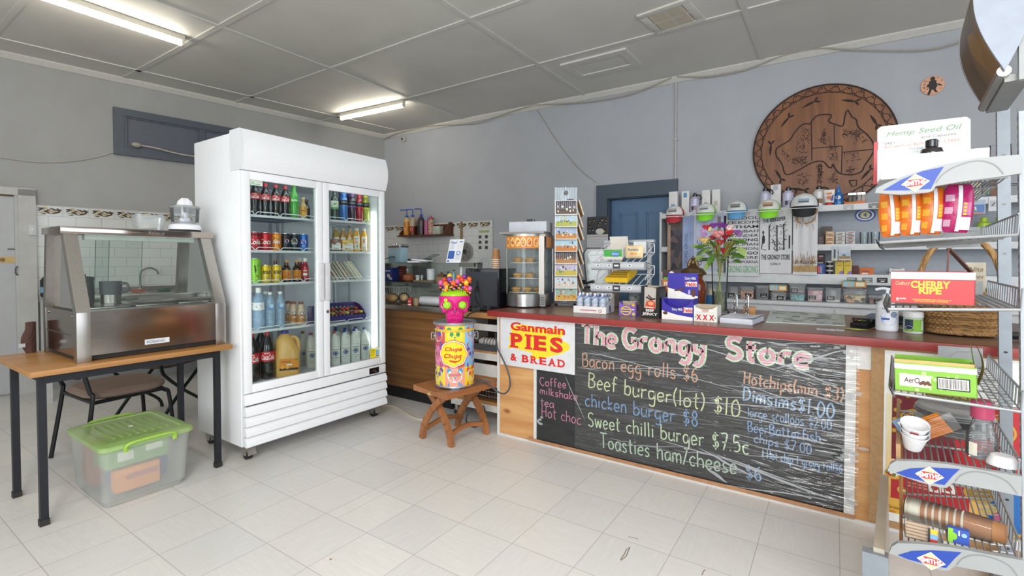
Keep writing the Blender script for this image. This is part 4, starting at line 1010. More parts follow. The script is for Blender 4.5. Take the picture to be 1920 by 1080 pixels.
# food warmer (bain-marie)
mst,mpol,mdst=steel('#b4b0aa',.30,2),steel('#a79d94',.10,1,.05),steel('#8f8b85',.35,2)
BX,BY0,BY1=-3.12,.782,1.488
t=thing('food_warmer','stainless steel countertop food warmer with sloping glass front on the pine table','food warmer',(BX,BY0,TZ+.0006))
Wb,Db=BY1-BY0,.56
b=MB()
b.bx(-Db,-.004,.05,Wb-.05,.03,.252,mpol).bx(-Db+.01,-.012,.002,.05,.03,.252,mpol).bx(-Db+.01,-.012,Wb-.05,Wb-.002,.03,.252,mpol)
b.bx(-.0045,-.001,.06,Wb-.06,.112,.252,mpol).bx(-.0045,-.002,.06,Wb-.06,.03,.106,mpol)
b.bx(-Db+.02,-.03,.02,Wb-.02,.004,.03,M('#2a2826',.6))
for s in(0,1):y=.001 if s==0 else Wb-.001;b.bx(-Db+.06,-.07,y-.001,y+.001,.13,.135,mdst)
b.build('base',t)
f=FXp((-.0009,0,0))
MB().rect(.285,.052,.402,.080,M('#d9dadb',.4),f).text('ROBAND',.295,.058,.015,M('#5a6a92'),f,w=.085,bold=.01).build('badge',t)
zt_,zb_=.652,.252
for s,y in((0,.0),(1,Wb-.058)):
    MB().bx(-.045,.003,y,y+.058,0,zb_,mst,.002).prism([(0+.003,zb_),(-.048,zb_),(-.225,zt_),(-.18,zt_)],-y-.058,-y,mst,Fr((0,0,0),(1,0,0),(0,0,1))).build('front_post',t)
    MB().bx(-Db-.002,-Db+.045,y,y+.058,0,zb_,mdst,.002).prism([(-Db+.045,zb_),(-Db,zb_),(-.50,zt_),(-.46,zt_)],-y-.058,-y,mdst,Fr((0,0,0),(1,0,0),(0,0,1))).build('rear_post',t)
b=MB().bx(-.505,-.175,-.012,Wb+.012,zt_,.690,mpol,.003)
b.text('Roband',0,0,.018,mst,Fr((-.1745,.37,zt_+.010),(0,1,0),(0,0,1)),al='L',shear=.2)
b.build('top_shelf',t)
MB().bx(-.235,-.195,.09,Wb-.09,zt_-.03,zt_-.001,M('#c9cfc6',.4)).build('lamp_bar',t)
gfr=clear('#eef5f3',.015,.02,ior=1.35)
MB().raw([(-.022,.058,zb_+.002),(-.022,Wb-.058,zb_+.002),(-.196,Wb-.058,zt_-.002),(-.196,.058,zt_-.002)],[(0,1,2,3)],gfr).build('front_glass',t)
for y in(.030,Wb-.030):MB().raw([(-.05,y,zb_+.003),(-Db+.046,y,zb_+.003),(-.46,y,zt_-.002),(-.226,y,zt_-.002)],[(0,1,2,3)],gfr).build('side_glass',t)
mge=M('#5c7a74',.2)
for y0,y1,o in((.06,.28,0),(.22,.45,.012)):
    b=MB().raw([(-Db+.03-o,y0,zb_+.003),(-Db+.03-o,y1,zb_+.003),(-.48-o,y1,zt_-.002),(-.48-o,y0,zt_-.002)],[(0,1,2,3)],gfr)
    for y in(y0,y1):b.cyl((-Db+.03-o,y,zb_+.003),(-.48-o,y,zt_-.002),.0018,mge,n=5)
    b.build('rear_glass',t)
b=MB().bx(-Db+.05,-.05,.03,Wb-.03,zb_,zb_+.006,mdst)
for y0,y1 in((.06,.25),(.27,.46),(.48,.67)):
    for k in range(3):
        i=k*.012;b.bx(-.46+i,-.07-i,y0+i,y1-i,zb_+.006,zb_+.014-k*.0025,mst if k<2 else mpol,.003)
b.build('food_wells',t)
MB().cyl((-.07,-.002,.232),(-.07,.004,.232),.008,mst).cyl((-Db+.1,-.002,.232),(-Db+.1,.004,.232),.008,mst).build('screw_heads',t)
def mug_dark(loc,label,base):
    t=thing('grey_jug' if base else 'grey_canister',label,'jug' if base else 'canister',loc,.8)
    md=M('#55585c',.5)
    if base:MB().lathe([(.048,.05),(.050,.052),(.052,.125),(.047,.125),(.045,.06),(0,.06)],md,22).lathe([(.046,.0),(.048,.05),(.0,.05)],mst,22).build('jug_body',t);MB().tube([(.05,0,.11),(.082,0,.11),(.085,0,.07),(.05,0,.062)],.007,md,7,4).build('handle',t)
    else:MB().lathe([(.04,0),(.044,.004),(.044,.135),(.046,.136),(.046,.15),(.03,.155),(.01,.156),(.01,.168),(0,.168)],M('#4b4d50',.45),22).build('canister_body',t)
mug_dark((-3.45,1.02,1.023),'dark grey jug with steel base inside the glass food warmer',True)
mug_dark((-3.47,.905,1.023),'dark grey lidded canister inside the glass food warmer',False)
b=MB().box((0,0,.012),(.15,.36,.003),mst,rot=Matrix.Rotation(.08,3,'X')).box((-.075,0,.02),(.003,.36,.02),mst).box((.075,0,.02),(.003,.36,.02),mst)
single(b,'steel_tray','loose steel tray lying inside the glass food warmer','tray',(-3.36,1.27,1.032),.06)
# juicer and plastic tub on top
ZT2=TZ+.692
t=thing('citrus_juicer','white electric citrus juicer with clear bowl on top of the food warmer','juicer',(-3.40,1.385,ZT2),-.5)
mw2=M('#e4e6ea',.3);mcl2=clear('#eef1f4',.10,.05)
MB().lathe([(.082,0),(.086,.006),(.086,.018),(.07,.018)],M('#2c2d30',.4),28).lathe([(.088,.012),(.088,.028),(.080,.042),(.045,.056),(.03,.06),(.03,.085),(.012,.09),(.012,.12)],mw2,28).build('base',t)
MB().lathe([(.055,.058),(.074,.062),(.079,.145),(.082,.15)],mcl2,28).lathe([(.079,.145),(.083,.15),(.083,.156),(.07,.162),(.04,.166)],clear('#f2f4f6',.35,.1),28).tube([(.08,0,.145),(.105,0,.14),(.105,0,.09),(.077,0,.08)],.006,clear('#eef1f4',.3,.05),8,3).build('bowl',t)
b=MB();n=24
prof=[(.040,.160),(.038,.175),(.030,.195),(.016,.208),(0,.211)]
b.lathe(prof,mw2,24)
for i in range(8):a=2*PI*i/8;b.tube([(.041*math.cos(a),.041*math.sin(a),.162),(.033*math.cos(a),.033*math.sin(a),.19),(.012*math.cos(a),.012*math.sin(a),.21)],.004,mw2,6)
b.build('reamer',t)
mtub=clear('#eef2f2',.28,.15)
t=thing('plastic_tub','small cloudy plastic tub beside the citrus juicer','tub',(-3.45,1.208,ZT2))
b=MB();b.grid(lambda u,v:((.05+.008*v)*math.copysign(abs(math.cos(2*PI*u))**.35,math.cos(2*PI*u)),(.064+.010*v)*math.copysign(abs(math.sin(2*PI*u))**.35,math.sin(2*PI*u)),.002+.088*v),36,4,mtub).box((0,0,.003),(.098,.126,.003),mtub)
b.tube([((.060)*math.copysign(abs(math.cos(2*PI*u/36))**.35,math.cos(2*PI*u/36)),.076*math.copysign(abs(math.sin(2*PI*u/36))**.35,math.sin(2*PI*u/36)),.09)for u in range(36)],.003,clear('#eef2f2',.5,.15),6,1,True)
b.build('tub_body',t)
MB().lathe([(.03,.006),(.045,.012),(.03,.03),(.012,.042),(0,.044)],M('#d8d2c6',.9),14).build('contents',t)
# brown bag at the back of the table
t=thing('brown_bag','dark brown woven bag behind the rear corner of the food warmer','bag',(-3.712,.735,TZ+.001),.1)
mbag=M('#4a2f26',.8,bmp=.6,scale=90)
b=MB().grid(lambda u,v:(.018*math.sin(PI*u)*(1-.6*v),-.02+.045*u-.02*math.sin(PI*min(1,v*1.3))*(1-u),.17*v),6,8,mbag).grid(lambda u,v:(-.012*math.sin(PI*u),-.02+.045*u-.02*math.sin(PI*min(1,v*1.3))*(1-u),.17*v),6,8,mbag)
b.build('bag_body',t);MB().box((.012,-.038,.045),(.006,.026,.02),M('#b9bcc0',.5)).build('tag',t)
# ------------------------------------------------------------------ storage bin under the table
mfz=new_mat('frosted_plastic')
def frosted(col,dens,name):
    m,n,l,p=new_mat(name)
    p.inputs['Base Color'].default_value=lin(col)+(1,);p.inputs['Roughness'].default_value=.35
    f=noise(n,l,coords(n,l),6,3);l.new(ramp(n,l,f,[(.3,shade(lin(col),.95)),(.7,shade(lin(col),1.03))]),p.inputs['Base Color'])
    r=n.new('ShaderNodeBsdfRefraction');r.inputs['Roughness'].default_value=.42;r.inputs['IOR'].default_value=1.03;r.inputs[0].default_value=(.97,.98,.97,1)
    tr=n.new('ShaderNodeBsdfTransparent');tr.inputs[0].default_value=tuple(.5+.5*x for x in lin(col))+(1,)
    a,c=n.new('ShaderNodeMixShader'),n.new('ShaderNodeMixShader');a.inputs[0].default_value=.35;c.inputs[0].default_value=dens
    l.new(r.outputs[0],a.inputs[1]);l.new(tr.outputs[0],a.inputs[2]);l.new(a.outputs[0],c.inputs[1]);l.new(p.outputs[0],c.inputs[2]);l.new(c.outputs[0],n['Material Output'].inputs[0])
    return m
mfb,mfl_=frosted('#dcdfdb',.36,'frosted_clear_plastic'),frosted('#b4d680',.5,'frosted_green_plastic')
def rrect(hx,hy,r,n=5):
    o=[]
    for cx,cy,a0 in((hx-r,hy-r,0),(-hx+r,hy-r,PI/2),(-hx+r,-hy+r,PI),(hx-r,-hy+r,3*PI/2)):
        o+=[(cx+r*math.cos(a0+PI/2*i/n),cy+r*math.sin(a0+PI/2*i/n))for i in range(n+1)]
    return o
def loft(mb,rings,m,cap0=True,cap1=True,smooth=True):
    n=len(rings[0][0]);v=[(x,y,z)for pts,z in rings for x,y in pts];f=[]
    for k in range(len(rings)-1):f+=[(k*n+i,k*n+(i+1)%n,(k+1)*n+(i+1)%n,(k+1)*n+i)for i in range(n)]
    if cap0:f.append(tuple(range(n-1,-1,-1)))
    if cap1:f.append(tuple(range((len(rings)-1)*n,len(rings)*n)))
    return mb.raw(v,f,m,smooth)
t=thing('storage_bin','frosted plastic storage bin with lime green lid on the floor under the table','storage bin',(-3.292,1.052,0))
b=loft(MB(),[(rrect(.218,.182,.04),.004),(rrect(.222,.185,.04),.03),(rrect(.230,.192,.04),.031),(rrect(.258,.205,.04),.315)],mfb,True,False)
b.build('bin_body',t)
b=loft(MB(),[(rrect(.27,.212,.035),.300),(rrect(.274,.215,.035),.305),(rrect(.272,.214,.035),.325),(rrect(.25,.195,.03),.333),(rrect(.23,.172,.03),.333),(rrect(.225,.168,.03),.326)],mfl_,False,True)
for i in range(8):b.box((0,-.12+i*.035,.329),(.30,.012,.006),mfl_,bev=.002)
b.box((0,0,.3335),(.014,.02,.003),M('#e8efe0',.4))
b.build('lid',t)
mlg=M('#a6cf55',.35,trans=.2)
for s in(1,-1):
    x=s*.277
    MB().tube([(x,-.11,.290),(x+s*.012,-.11,.318),(x+s*.014,-.07,.330),(x+s*.014,.07,.330),(x+s*.012,.11,.318),(x,.11,.290)],.0075,mlg,7,3).box((x,-.11,.298),(.012,.022,.03),mlg,bev=.003).box((x,.11,.298),(.012,.022,.03),mlg,bev=.003).build('clip_handle',t)
def inbox(name,label,cat,c,d,col,rz,spots=()):
    b=MB().box((0,0,d[2]/2),d,M(col,.6),bev=.004)
    for x,y,w,h,cc in spots:b.rect(x-w/2,y-h/2,x+w/2,y+h/2,M(cc,.5),FXp((d[0]/2+.0005,0,0)))
    return single(b,name,label,cat,c,rz)
BC=(-3.292,1.052)
inbox('snack_box','green and white snack carton packed inside the storage bin','carton',(BC[0]+.06,BC[1]-.01,.165),(.16,.28,.11),'#7aa85c',0,((-.06,.055,.07,.05,'#dfe6d8'),(.07,.07,.08,.035,'#dfe6d8')))
inbox('orange_box','orange carton packed inside the storage bin','carton',(BC[0]+.12,BC[1]-.02,.035),(.08,.20,.12),'#e8924a',.0,((.02,.075,.15,.025,'#b9706a'),))
inbox('blue_box','dark blue carton beside the orange one inside the storage bin','carton',(BC[0]+.02,BC[1]+.02,.035),(.10,.26,.12),'#3e4c86',0)
inbox('red_box','dull red carton at the back end inside the storage bin','carton',(BC[0]-.12,BC[1]-.03,.035),(.14,.24,.2),'#a86a58',0)
# ------------------------------------------------------------------ chair under the table
t=thing('stacking_chair','black framed chair with beige padded seat pushed under the pine table','chair',(-3.93,1.19,0),.05)
mch,mpad=M('#1b1c1e',.35,.3),M('#877468',.9,bmp=.5,scale=160)
b=loft(MB(),[(rrect(.205,.20,.12,7),.415),(rrect(.225,.22,.13,7),.43),(rrect(.228,.223,.13,7),.45),(rrect(.21,.205,.12,7),.468),(rrect(.12,.12,.08,7),.474)],mpad)
b.build('seat',t)
for s in(-1,1):
    MB().tube([(s*.25,-.27,.0),(s*.235,-.21,.42),(s*.225,-.22,.48),(s*.21,-.265,.70)],.0125,mch,8,4).build('rear_leg',t)
    MB().tube([(s*.22,.24,.0),(s*.20,.215,.34),(s*.195,.19,.40),(s*.19,.1,.405),(s*.21,-.2,.405)],.0125,mch,8,4).build('front_leg',t)
MB().tube([(-.2,.19,.395),(-.1,.205,.398),(.1,.205,.398),(.2,.19,.395)],.0125,mch,8,3).build('front_rail',t)
MB().cyl((-.23,-.205,.41),(.23,-.205,.41),.012,mch).build('rear_rail',t)
loft(MB(),[(rrect(.20,.014,.013,3),.56),(rrect(.205,.018,.017,3),.6),(rrect(.19,.018,.017,3),.69)],M('#4a3b34',.9,bmp=.5,scale=160)).build('backrest',t).location=(0,-.262,0)
t=thing('dark_tube_chair','chair with dark green bent tube legs in the shadow beside the fridge','chair',(-4.55,1.66,0),.5)
mgt=M('#1c2a25',.35,.3)
for s in(-1,1):
    MB().tube([(s*.2,-.22,.0),(s*.2,-.2,.06),(s*.2,-.05,.20),(s*.2,.16,.36),(s*.2,.2,.44)],.013,mgt,8,4).build('leg',t)
    MB().tube([(s*.2,.24,0),(s*.2,.2,.08),(s*.2,.0,.22),(s*.2,-.17,.36),(s*.2,-.22,.44),(s*.19,-.27,.72)],.013,mgt,8,4).build('leg',t)
loft(MB(),[(rrect(.21,.2,.1),.43),(rrect(.22,.21,.1),.45),(rrect(.2,.2,.1),.475)],M('#5a4e46',.9,bmp=.4)).build('seat',t)
# ------------------------------------------------------------------ sink bench along the left wall
def LW(s,y,z=0):return LA+UL*s+NL*y+Vector((0,0,z))
S0=wl(72,560)[0]
t=thing('sink_bench','stainless steel sink bench along the tiled left wall','bench',LW(S0,.012),RZL)
b=MB().bx(0,3.1,-.60,0,.905,.935,mst,.004).bx(0,3.1,-.012,0,.935,.985,mst)
b.build('bench_top',t)
mwl=M('#b9bab8',.5)
for x,y in((.03,-.57),(.03,-.03),(1.5,-.57),(3.05,-.57)):MB().bx(x-.02,x+.02,y-.02,y+.02,0,.905,mwl).build('leg',t)
MB().bx(.8,1.35,-.52,-.1,.80,.934,mdst).bx(.82,1.33,-.50,-.12,.936,.937,M('#6f6d6a',.3,.9)).build('sink_bowl',t)
MB().bx(.06,3.0,-.55,-.04,.30,.32,mwl).build('lower_shelf',t)
mchr=M('#c9cccf',.12,1,var=.02)
sT=wl(284,547)[0]
t=thing('kitchen_tap','chrome gooseneck tap on the sink bench seen through the food warmer','tap',LW(S0+(on_x(284,547,-5.95).y-LA.y)/UL.y-S0,.12,.936),RZL)
MB().lathe([(.025,0),(.022,.03),(.014,.04)],mchr,16).build('base',t)
MB().tube([(0,0,.03),(0,0,.17),(.02,0,.225),(.08,0,.25),(.14,0,.225),(.16,0,.18)],.010,mchr,9,5).build('spout',t)
MB().cyl((0,-.02,.035),(.0,-.07,.06),.006,mchr).build('lever',t)
p=on_x(84,560,-5.95)
t=thing('black_spray_bottle','black bottle with blue label at the end of the sink bench','bottle',(p.x,p.y+.02,.936))
b=MB().lathe([(.045,0),(.05,.01),(.05,.15),(.03,.18),(.018,.19)],M('#23262a',.35),18);band(b,.0505,.04,.09,M('#6f9cb4',.5),-2.2,.8);b.build('bottle_body',t)
MB().lathe([(.02,.188),(.02,.21),(0,.21)],M('#15171a',.4),14).build('cap',t)
for px,c_,nm,lb in((259,'#b05a40','red_sponge','small red sponge on the sink bench near the tap'),(308,'#3f6a58','green_scourer','green scourer on the sink bench behind the tap')):
    p=on_z(px,541,.945)
    p=on_x(px,545,-5.98)
    single(MB().box((0,0,.016),(.06,.10,.03),M(c_,.9,bmp=.5),bev=.006),nm,lb,'sponge',(p.x,p.y,.9385),.2)
# ------------------------------------------------------------------ kitchen behind the fridge
def bar(mb,p0,p1,w,h,m,bev=0.):
    p0,p1=Vector(p0),Vector(p1);d=p1-p0
    return mb.box((p0+p1)/2,(w,h,d.length),m,rot=d.to_track_quat('Z','Y').to_matrix(),bev=bev)
mlam=wood('#5f3d20','#8a6138',0,.35,22,.035,name='wood_laminate')
KX0,KX1,KY=-4.25,-2.67,3.05
t=thing('servery_bench','wood panelled servery bench with stainless top between fridge and counter','bench',(KX0,KY,0))
L=KX1-KX0
MB().bx(0,L,.02,.60,.115,.825,mlam).build('carcass',t)
MB().bx(-.01,L+.012,-.012,.62,.825,.862,mst,.003).build('bench_top',t)
MB().bx(.02,L-.02,.06,.58,.0,.115,M('#17161a',.6)).build('plinth',t)
# glass display case standing on it
KZ=.8625
t=thing('glass_display_case','open glass display case on the servery bench','display case',(-4.1,3.12,KZ))
mgedge=clear('#dcefe8',.05,.02)
for z in(.20,.376):MB().bx(0,1.47,0,.34,z,z+.008,mgedge).build('glass_shelf',t)
MB().bx(0,1.47,.335,.34,.02,.376,clear('#eef4f2',.06,.03)).build('rear_glass',t)
for x in(.0,1.44):
    MB().bx(x,x+.03,.30,.335,0,.385,mst).bx(x,x+.03,.0,.30,.372,.376,mst).bx(x,x+.03,.0,.30,.193,.199,mst).build('bracket',t)
MB().bx(1.47,1.63,.01,.035,.350,.383,mdst).build('end_bar',t)
b=MB();bar(b,(1.46,.02,.0),(1.46,.06,.372),.022,.012,M('#d8d9da',.35));b.build('front_post',t)
SH2,TOP2=KZ+.2085,KZ+.3845
def ky(px,y,z):p=on_y(px,500,y);return(p.x,y,z)
# radio
t=thing('retro_radio','pale blue retro radio with brown trim standing on the glass display case','radio',ky(746,3.26,TOP2),-.12)
mrb=M('#9db9c9',.4)
MB().box((0,0,.072),(.20,.09,.144),mrb,bev=.010).build('radio_case',t)
MB().box((0,0,.150),(.205,.085,.014),M('#7a4526',.5),bev=.004).box((0,0,.163),(.20,.075,.012),mchr,bev=.003).cyl((.095,-.045,.157),(.095,.045,.157),.016,mchr).cyl((-.06,0,.168),(-.06,0,.182),.014,mchr).cyl((-.02,0,.168),(-.02,0,.182),.014,mchr).build('top_trim',t)
f=FX((0,-.0455,0));b=MB().rect(-.085,.02,.03,.06,M('#86a5b5',.5),f)
for k in range(7):b.rect(-.08+k*.015,.022,-.072+k*.015,.058,M('#7b98a8',.5),f,.0012)
b.build('rear_panel',t)
MB().tube([(.02,-.046,.05),(.0,-.065,.055),(-.05,-.08,.04),(-.1,-.155,.0),(-.11,-.165,-.15)],.0035,M('#16161a',.5),6,4).build('power_cord',t)
t=thing('white_paper_pile','untidy white papers and packets on the glass display case beside the radio','papers',ky(783,3.2,TOP2),.1)
MB().box((0,0,.008),(.12,.14,.015),M('#dcdde0',.7)).box((.05,.0,.022),(.17,.10,.010),M('#e3e3e6',.7),rot=Matrix.Rotation(.08,3,'Y')).box((-.03,0,.045),(.07,.02,.04),M('#8a8d92',.6)).build('papers',t)
b=MB()
for k in range(4):b.tube([(-.02+k*.0,-.05+k*.03,.02),(.13,-.05+k*.03,.075)],.0022,M('#8c8e90',.3,.9),5)
for k in range(4):b.tube([(-.02+.05*k,-.05,.02+.018*k),(-.02+.05*k,.04,.02+.018*k)],.0022,M('#8c8e90',.3,.9),5)
single(b.cyl((-.02,-.05,0),(-.02,-.05,.02),.002,M('#8c8e90',.3,.9)).cyl((-.02,.04,0),(-.02,.04,.02),.002,M('#8c8e90',.3,.9)).cyl((.13,-.05,0),(.13,-.05,.075),.002,M('#8c8e90',.3,.9)),'wire_stand','small grey wire stand on the glass display case','wire stand',ky(800,3.39,TOP2+.001))
t=thing('notice_card','white and blue notice card leaning on the glass display case','card',ky(853,3.14,TOP2),.25)
f=Fr((-.075,-.02,.0),(1,0,0),(.22,.10,.97));f.v=Vector((.14,.12,.97))
b=MB().prism([(0,0),(.135,0),(.135,.205),(0,.205)],-.002,0,M('#e2e4e8',.5),f)
mnb=M('#2f5aa6',.5)
b.rect(.008,.035,.065,.105,mnb,f).text('Need',.012,.165,.026,M('#3a5a9c'),f,w=.06,shear=.2,bold=.01).disc(.1,.085,.020,mnb,f).disc(.1,.085,.014,M('#cfd8ea'),f,.0012).disc(.018,.015,.009,mnb,f).rect(.095,.178,.122,.188,mnb,f)
for k in range(4):b.rect(.012,.125+k*.010,.05,.128+k*.010,M('#9aa4b8'),f)
for k in range(5):b.rect(.08,.120+k*.010,.125,.122+k*.010,M('#c3b98a'),f)
for k in range(4):b.rect(.08,.03+k*.009,.12,.033+k*.009,M('#a9b2c4'),f)
b.build('card',t);bb=MB();bar(bb,(0,.10,.004),(.005,.01,.14),.02,.003,M('#c9ccd2',.5));bb.build('strut',t)
# middle glass shelf
def box_thing(name,label,cat,loc,d,col,rz=0.,deco=None,group=None,part='box',bev=.003):
    t=thing(name,label,cat,loc,rz,group)
    b=MB().box((0,0,d[2]/2),d,M(col,.55)if isinstance(col,str)else col,bev=bev)
    if deco:deco(b,FX((0,-d[1]/2-.0003,0)),d)
    b.build(part,t);return t
def d_bt(b,f,d):b.disc(-.005,.05,.018,M('#d9cdb4'),f).disc(.012,.03,.012,M('#e4dcc8'),f).rect(-.04,.09,.02,.10,M('#cfd5e6'),f).rect(.01,.01,.04,.03,M('#b9c2dc'),f)
box_thing('blue_biscuit_tin','dark blue biscuit tin on the middle glass shelf of the display case','tin',ky(735,3.26,SH2),(.09,.09,.125),'#22317c',.1,d_bt)
def d_rb(b,f,d):
    for k in range(3):b.rect(-.03,.05+k*.022,.03,.06+k*.022,M('#a86a60'),f)
box_thing('dark_red_box','dark red box standing behind the clay pot in the display case','box',ky(754,3.36,SH2),(.08,.04,.14),'#6b2a28',0,d_rb)
t=thing('clay_pot','small lidded brown clay pot on the middle glass shelf','pot',ky(766,3.24,SH2))
mcl3=M('#8a4e2c',.35)
MB().lathe([(.035,0),(.052,.012),(.056,.035),(.050,.052)],mcl3,22).build('pot_body',t);MB().lathe([(.054,.050),(.05,.058),(.02,.068),(.008,.07),(.01,.08),(0,.082)],M('#8f5734',.35),22).build('lid',t)
t=thing('white_mug','white mug standing in the glass display case','mug',ky(808,3.30,SH2+.012),2.6)
MB().lathe([(.030,0),(.036,.004),(.040,.105),(.037,.105),(.033,.01),(0,.01)],M('#d3d8da',.25),22).build('mug_body',t);MB().tube([(.038,0,.088),(.065,0,.085),(.068,0,.035),(.036,0,.022)],.006,M('#d3d8da',.25),7,4).build('handle',t)
single(MB().box((0,0,.006),(.26,.10,.011),M('#8a745c',.7)),'wooden_board','long pale wooden board under the white mug in the display case','board',ky(800,3.29,SH2),.0)
for px,lb in((783,'small white cup with blue dashes in the display case'),(791,'small steel cup beside the white mug in the display case')):
    t=thing('small_cup',lb,'cup',ky(px,3.26,SH2+.012))
    b=MB().lathe([(.016,0),(.022,.045),(.02,.045),(.015,.004),(0,.004)],M('#cfd4d2',.3)if 'blue' in lb else mst,16)
    if 'blue' in lb:
        for k in range(-2,3):b.rect(-.002+k*.008,.02,.002+k*.008,.034,M('#4a6a8a'),Cy((0,0,0),.021,-PI/2))
    b.build('cup_body',t)
box_thing('brown_carton','small brown carton at the right end of the middle glass shelf','carton',ky(828,3.21,SH2),(.075,.06,.052),'#8a6a4c',.1)
single(MB().box((0,0,.012),(.06,.05,.022),M('#5a3826',.6),bev=.004).ball((.0,0,.03),(.012,.012,.01),M('#5a3826',.6),8,6),'brown_packet','dark brown packet lying on the small brown carton','packet',ky(828,3.21,SH2+.0525),.3)
for px,c_,h,lb in((840,'#4a4f55',.085,'dark little bottle by the right end of the middle glass shelf'),(851,'#8fb8bd',.10,'pale blue bottle at the right end of the middle glass shelf')):
    t=thing('small_bottle',lb,'bottle',ky(px,3.3,SH2));MB().lathe([(.018,0),(.02,.004),(.02,h*.7),(.009,h*.85),(.009,h)],M(c_,.3),14).build('bottle_body',t);MB().cyl((0,0,h),(0,0,h+.012),.011,M('#3a3d40',.4)).build('cap',t)
# bench level
t=thing('wire_basket','white wire basket behind the bread loaves on the servery bench','basket',ky(741,3.36,KZ))
b=MB()
for z in(.004,.07,.14):
    k=.8+.2*z/.14;b.tube([(-.14*k,-.08*k,z),(.14*k,-.08*k,z),(.14*k,.08*k,z),(-.14*k,.08*k,z)],.003,mwire,6,1,True)
for i in range(9):
    x=-.14+.035*i;b.tube([(x,-.08,.14),(x*.8,-.064,.004),(x*.8,.064,.004),(x,.08,.14)],.002,mwire,5)
b.build('basket_frame',t)
mcrust=M('#cfa468',.6,var=.25,scale=14,bmp=.3)
for px,dy,rz,lb in((734,0,.5,'golden round bread loaf at the front of the servery bench'),(757,.09,-.4,'pale round bread loaf leaning behind the golden one')):
    t=thing('bread_loaf',lb,'bread',ky(px,3.16+dy,KZ),rz,'bread loaves on the servery bench')
    MB().ball((0,0,.049),(.064,.048,.044),mcrust if dy==0 else M('#d6b888',.6,var=.25,scale=14,bmp=.3),18,12).build('crust',t)
    MB().ball((0,0,.0495),(.068,.052,.048),clear('#f7f8f8',.03,.08),16,10).build('bag',t)
def d_rs(b,f,d):b.text('SALT',.0,.03,.012,mwhi,f,w=.03,al='C',bold=.02).rect(-.016,.004,.016,.012,mwhi,f)
box_thing('red_carton','little red and white carton between bread and roll on the servery bench','carton',ky(769,3.10,KZ),(.034,.03,.068),'#b02a28',.3,d_rs)
single(MB().lathe([(.02,0),(.028,.01),(.03,.04),(.024,.06),(.012,.075)],clear('#f2ece0',.35,.1,'#cdb58e'),14),'clear_bag_of_nuts','small clear bag with tan contents beside the white roll','bag',ky(780,3.12,KZ))
t=thing('plate_roll','long white wrapped roll of paper plates lying on the servery bench','roll of plates',ky(815,3.15,KZ+.048),0)
b=MB().lathe([(0,-.15),(.04,-.15),(.046,-.145)]+[(.046-.001*(i%2),-.14+.28*i/60)for i in range(61)]+[(.046,.145),(.04,.15),(0,.15)],M('#d9dadc',.6),24,X=Matrix.Rotation(PI/2,4,'Y'))
b.build('plates',t);MB().cyl((-.155,0,0),(.155,0,0),.0468,clear('#f8f8f8',.02,.1),n=24).build('wrap',t)
single(MB().box((0,0,.012),(.26,.12,.022),M('#7c6a78',.6),bev=.002).rect(-.13,.002,-.06,.020,M('#3a5a90'),FX((0,-.0602,0))),'stacked_folder','dull purple folder with blue end behind the white roll','folder',ky(812,3.34,KZ+.0),0).location.z=KZ
# ------------------------------------------------------------------ on the tiled back wall
def WBp(px,py,off=0.):
    s,z=wb(px,py,off);return WA+UB*s+NB*off+Vector((0,0,z))
p0,p1=wb(752,441,.13),wb(841,437,.13);wz=p0[1]-.01;wl_=p1[0]-p0[0]
mwd2=wood('#4a2714','#6b3b20',0,.45,14,.1,name='dark_wood')
t=thing('wall_shelf','small dark wooden shelf on the tiled kitchen wall','shelf',WA+UB*p0[0]+NB*.012+Vector((0,0,wz)),RZB)
MB().bx(0,wl_,-.20,0,-.02,0,mwd2).build('shelf_board',t)
MB().bx(.02,wl_-.01,-.014,0,0,.15,mwd2).build('back_rail',t)
for x in(.03,wl_-.03):MB().prism([(0,0),(-.18,0),(-.17,.04),(-.10,.10),(-.07,.17),(0,.17)],x-.01,x+.01,mwd2,Fr((0,0,0),(0,1,0),(0,0,1))).build('end_bracket',t)
def wsh(px):return WA+UB*wb(px,440,.12)[0]+NB*.12+Vector((0,0,wz+.001))
mblu=M('#2150b8',.4)
for px,c1,c2,lb in((763,'#c8861e','#dab678','syrup bottle with amber syrup and blue pump on the kitchen wall shelf'),(774,'#5a2c1c','#b9a58c','half empty brown syrup bottle with blue pump on the kitchen wall shelf'),(790,'#2e2226','#4a3d40','dark syrup bottle with blue pump on the kitchen wall shelf')):
    t=thing('syrup_bottle',lb,'syrup bottle',wsh(px),.4,'syrup bottles on the kitchen wall shelf')
    r=.05 if px!=790 else.058
    b=MB().lathe([(r*.9,0),(r,.008),(r,.13),(r,.20),(r*.8,.235),(.02,.262),(.018,.275)],[M(c1,.2),M(c1,.2),M(c1 if px==763 else c2,.2),M(c2,.2),M(c2,.2),M(c2,.2)],20)
    if px<780:band(b,r+.0005,.04,.13,M('#d8902c' if px==763 else '#a8352c'),-PI/2-.8,-PI/2+.7);blob(b,r+.0006,.09,.018,.025,M('#e4d9c4'),-PI/2,.0006)
    b.build('bottle_body',t)
    MB().lathe([(.024,.268),(.024,.29),(.012,.30),(.006,.302),(.006,.375)],mblu,14).tube([(.0,0,.372),(-.03,0,.378),(-.105,0,.374)],.008,mblu,7).build('pump',t)
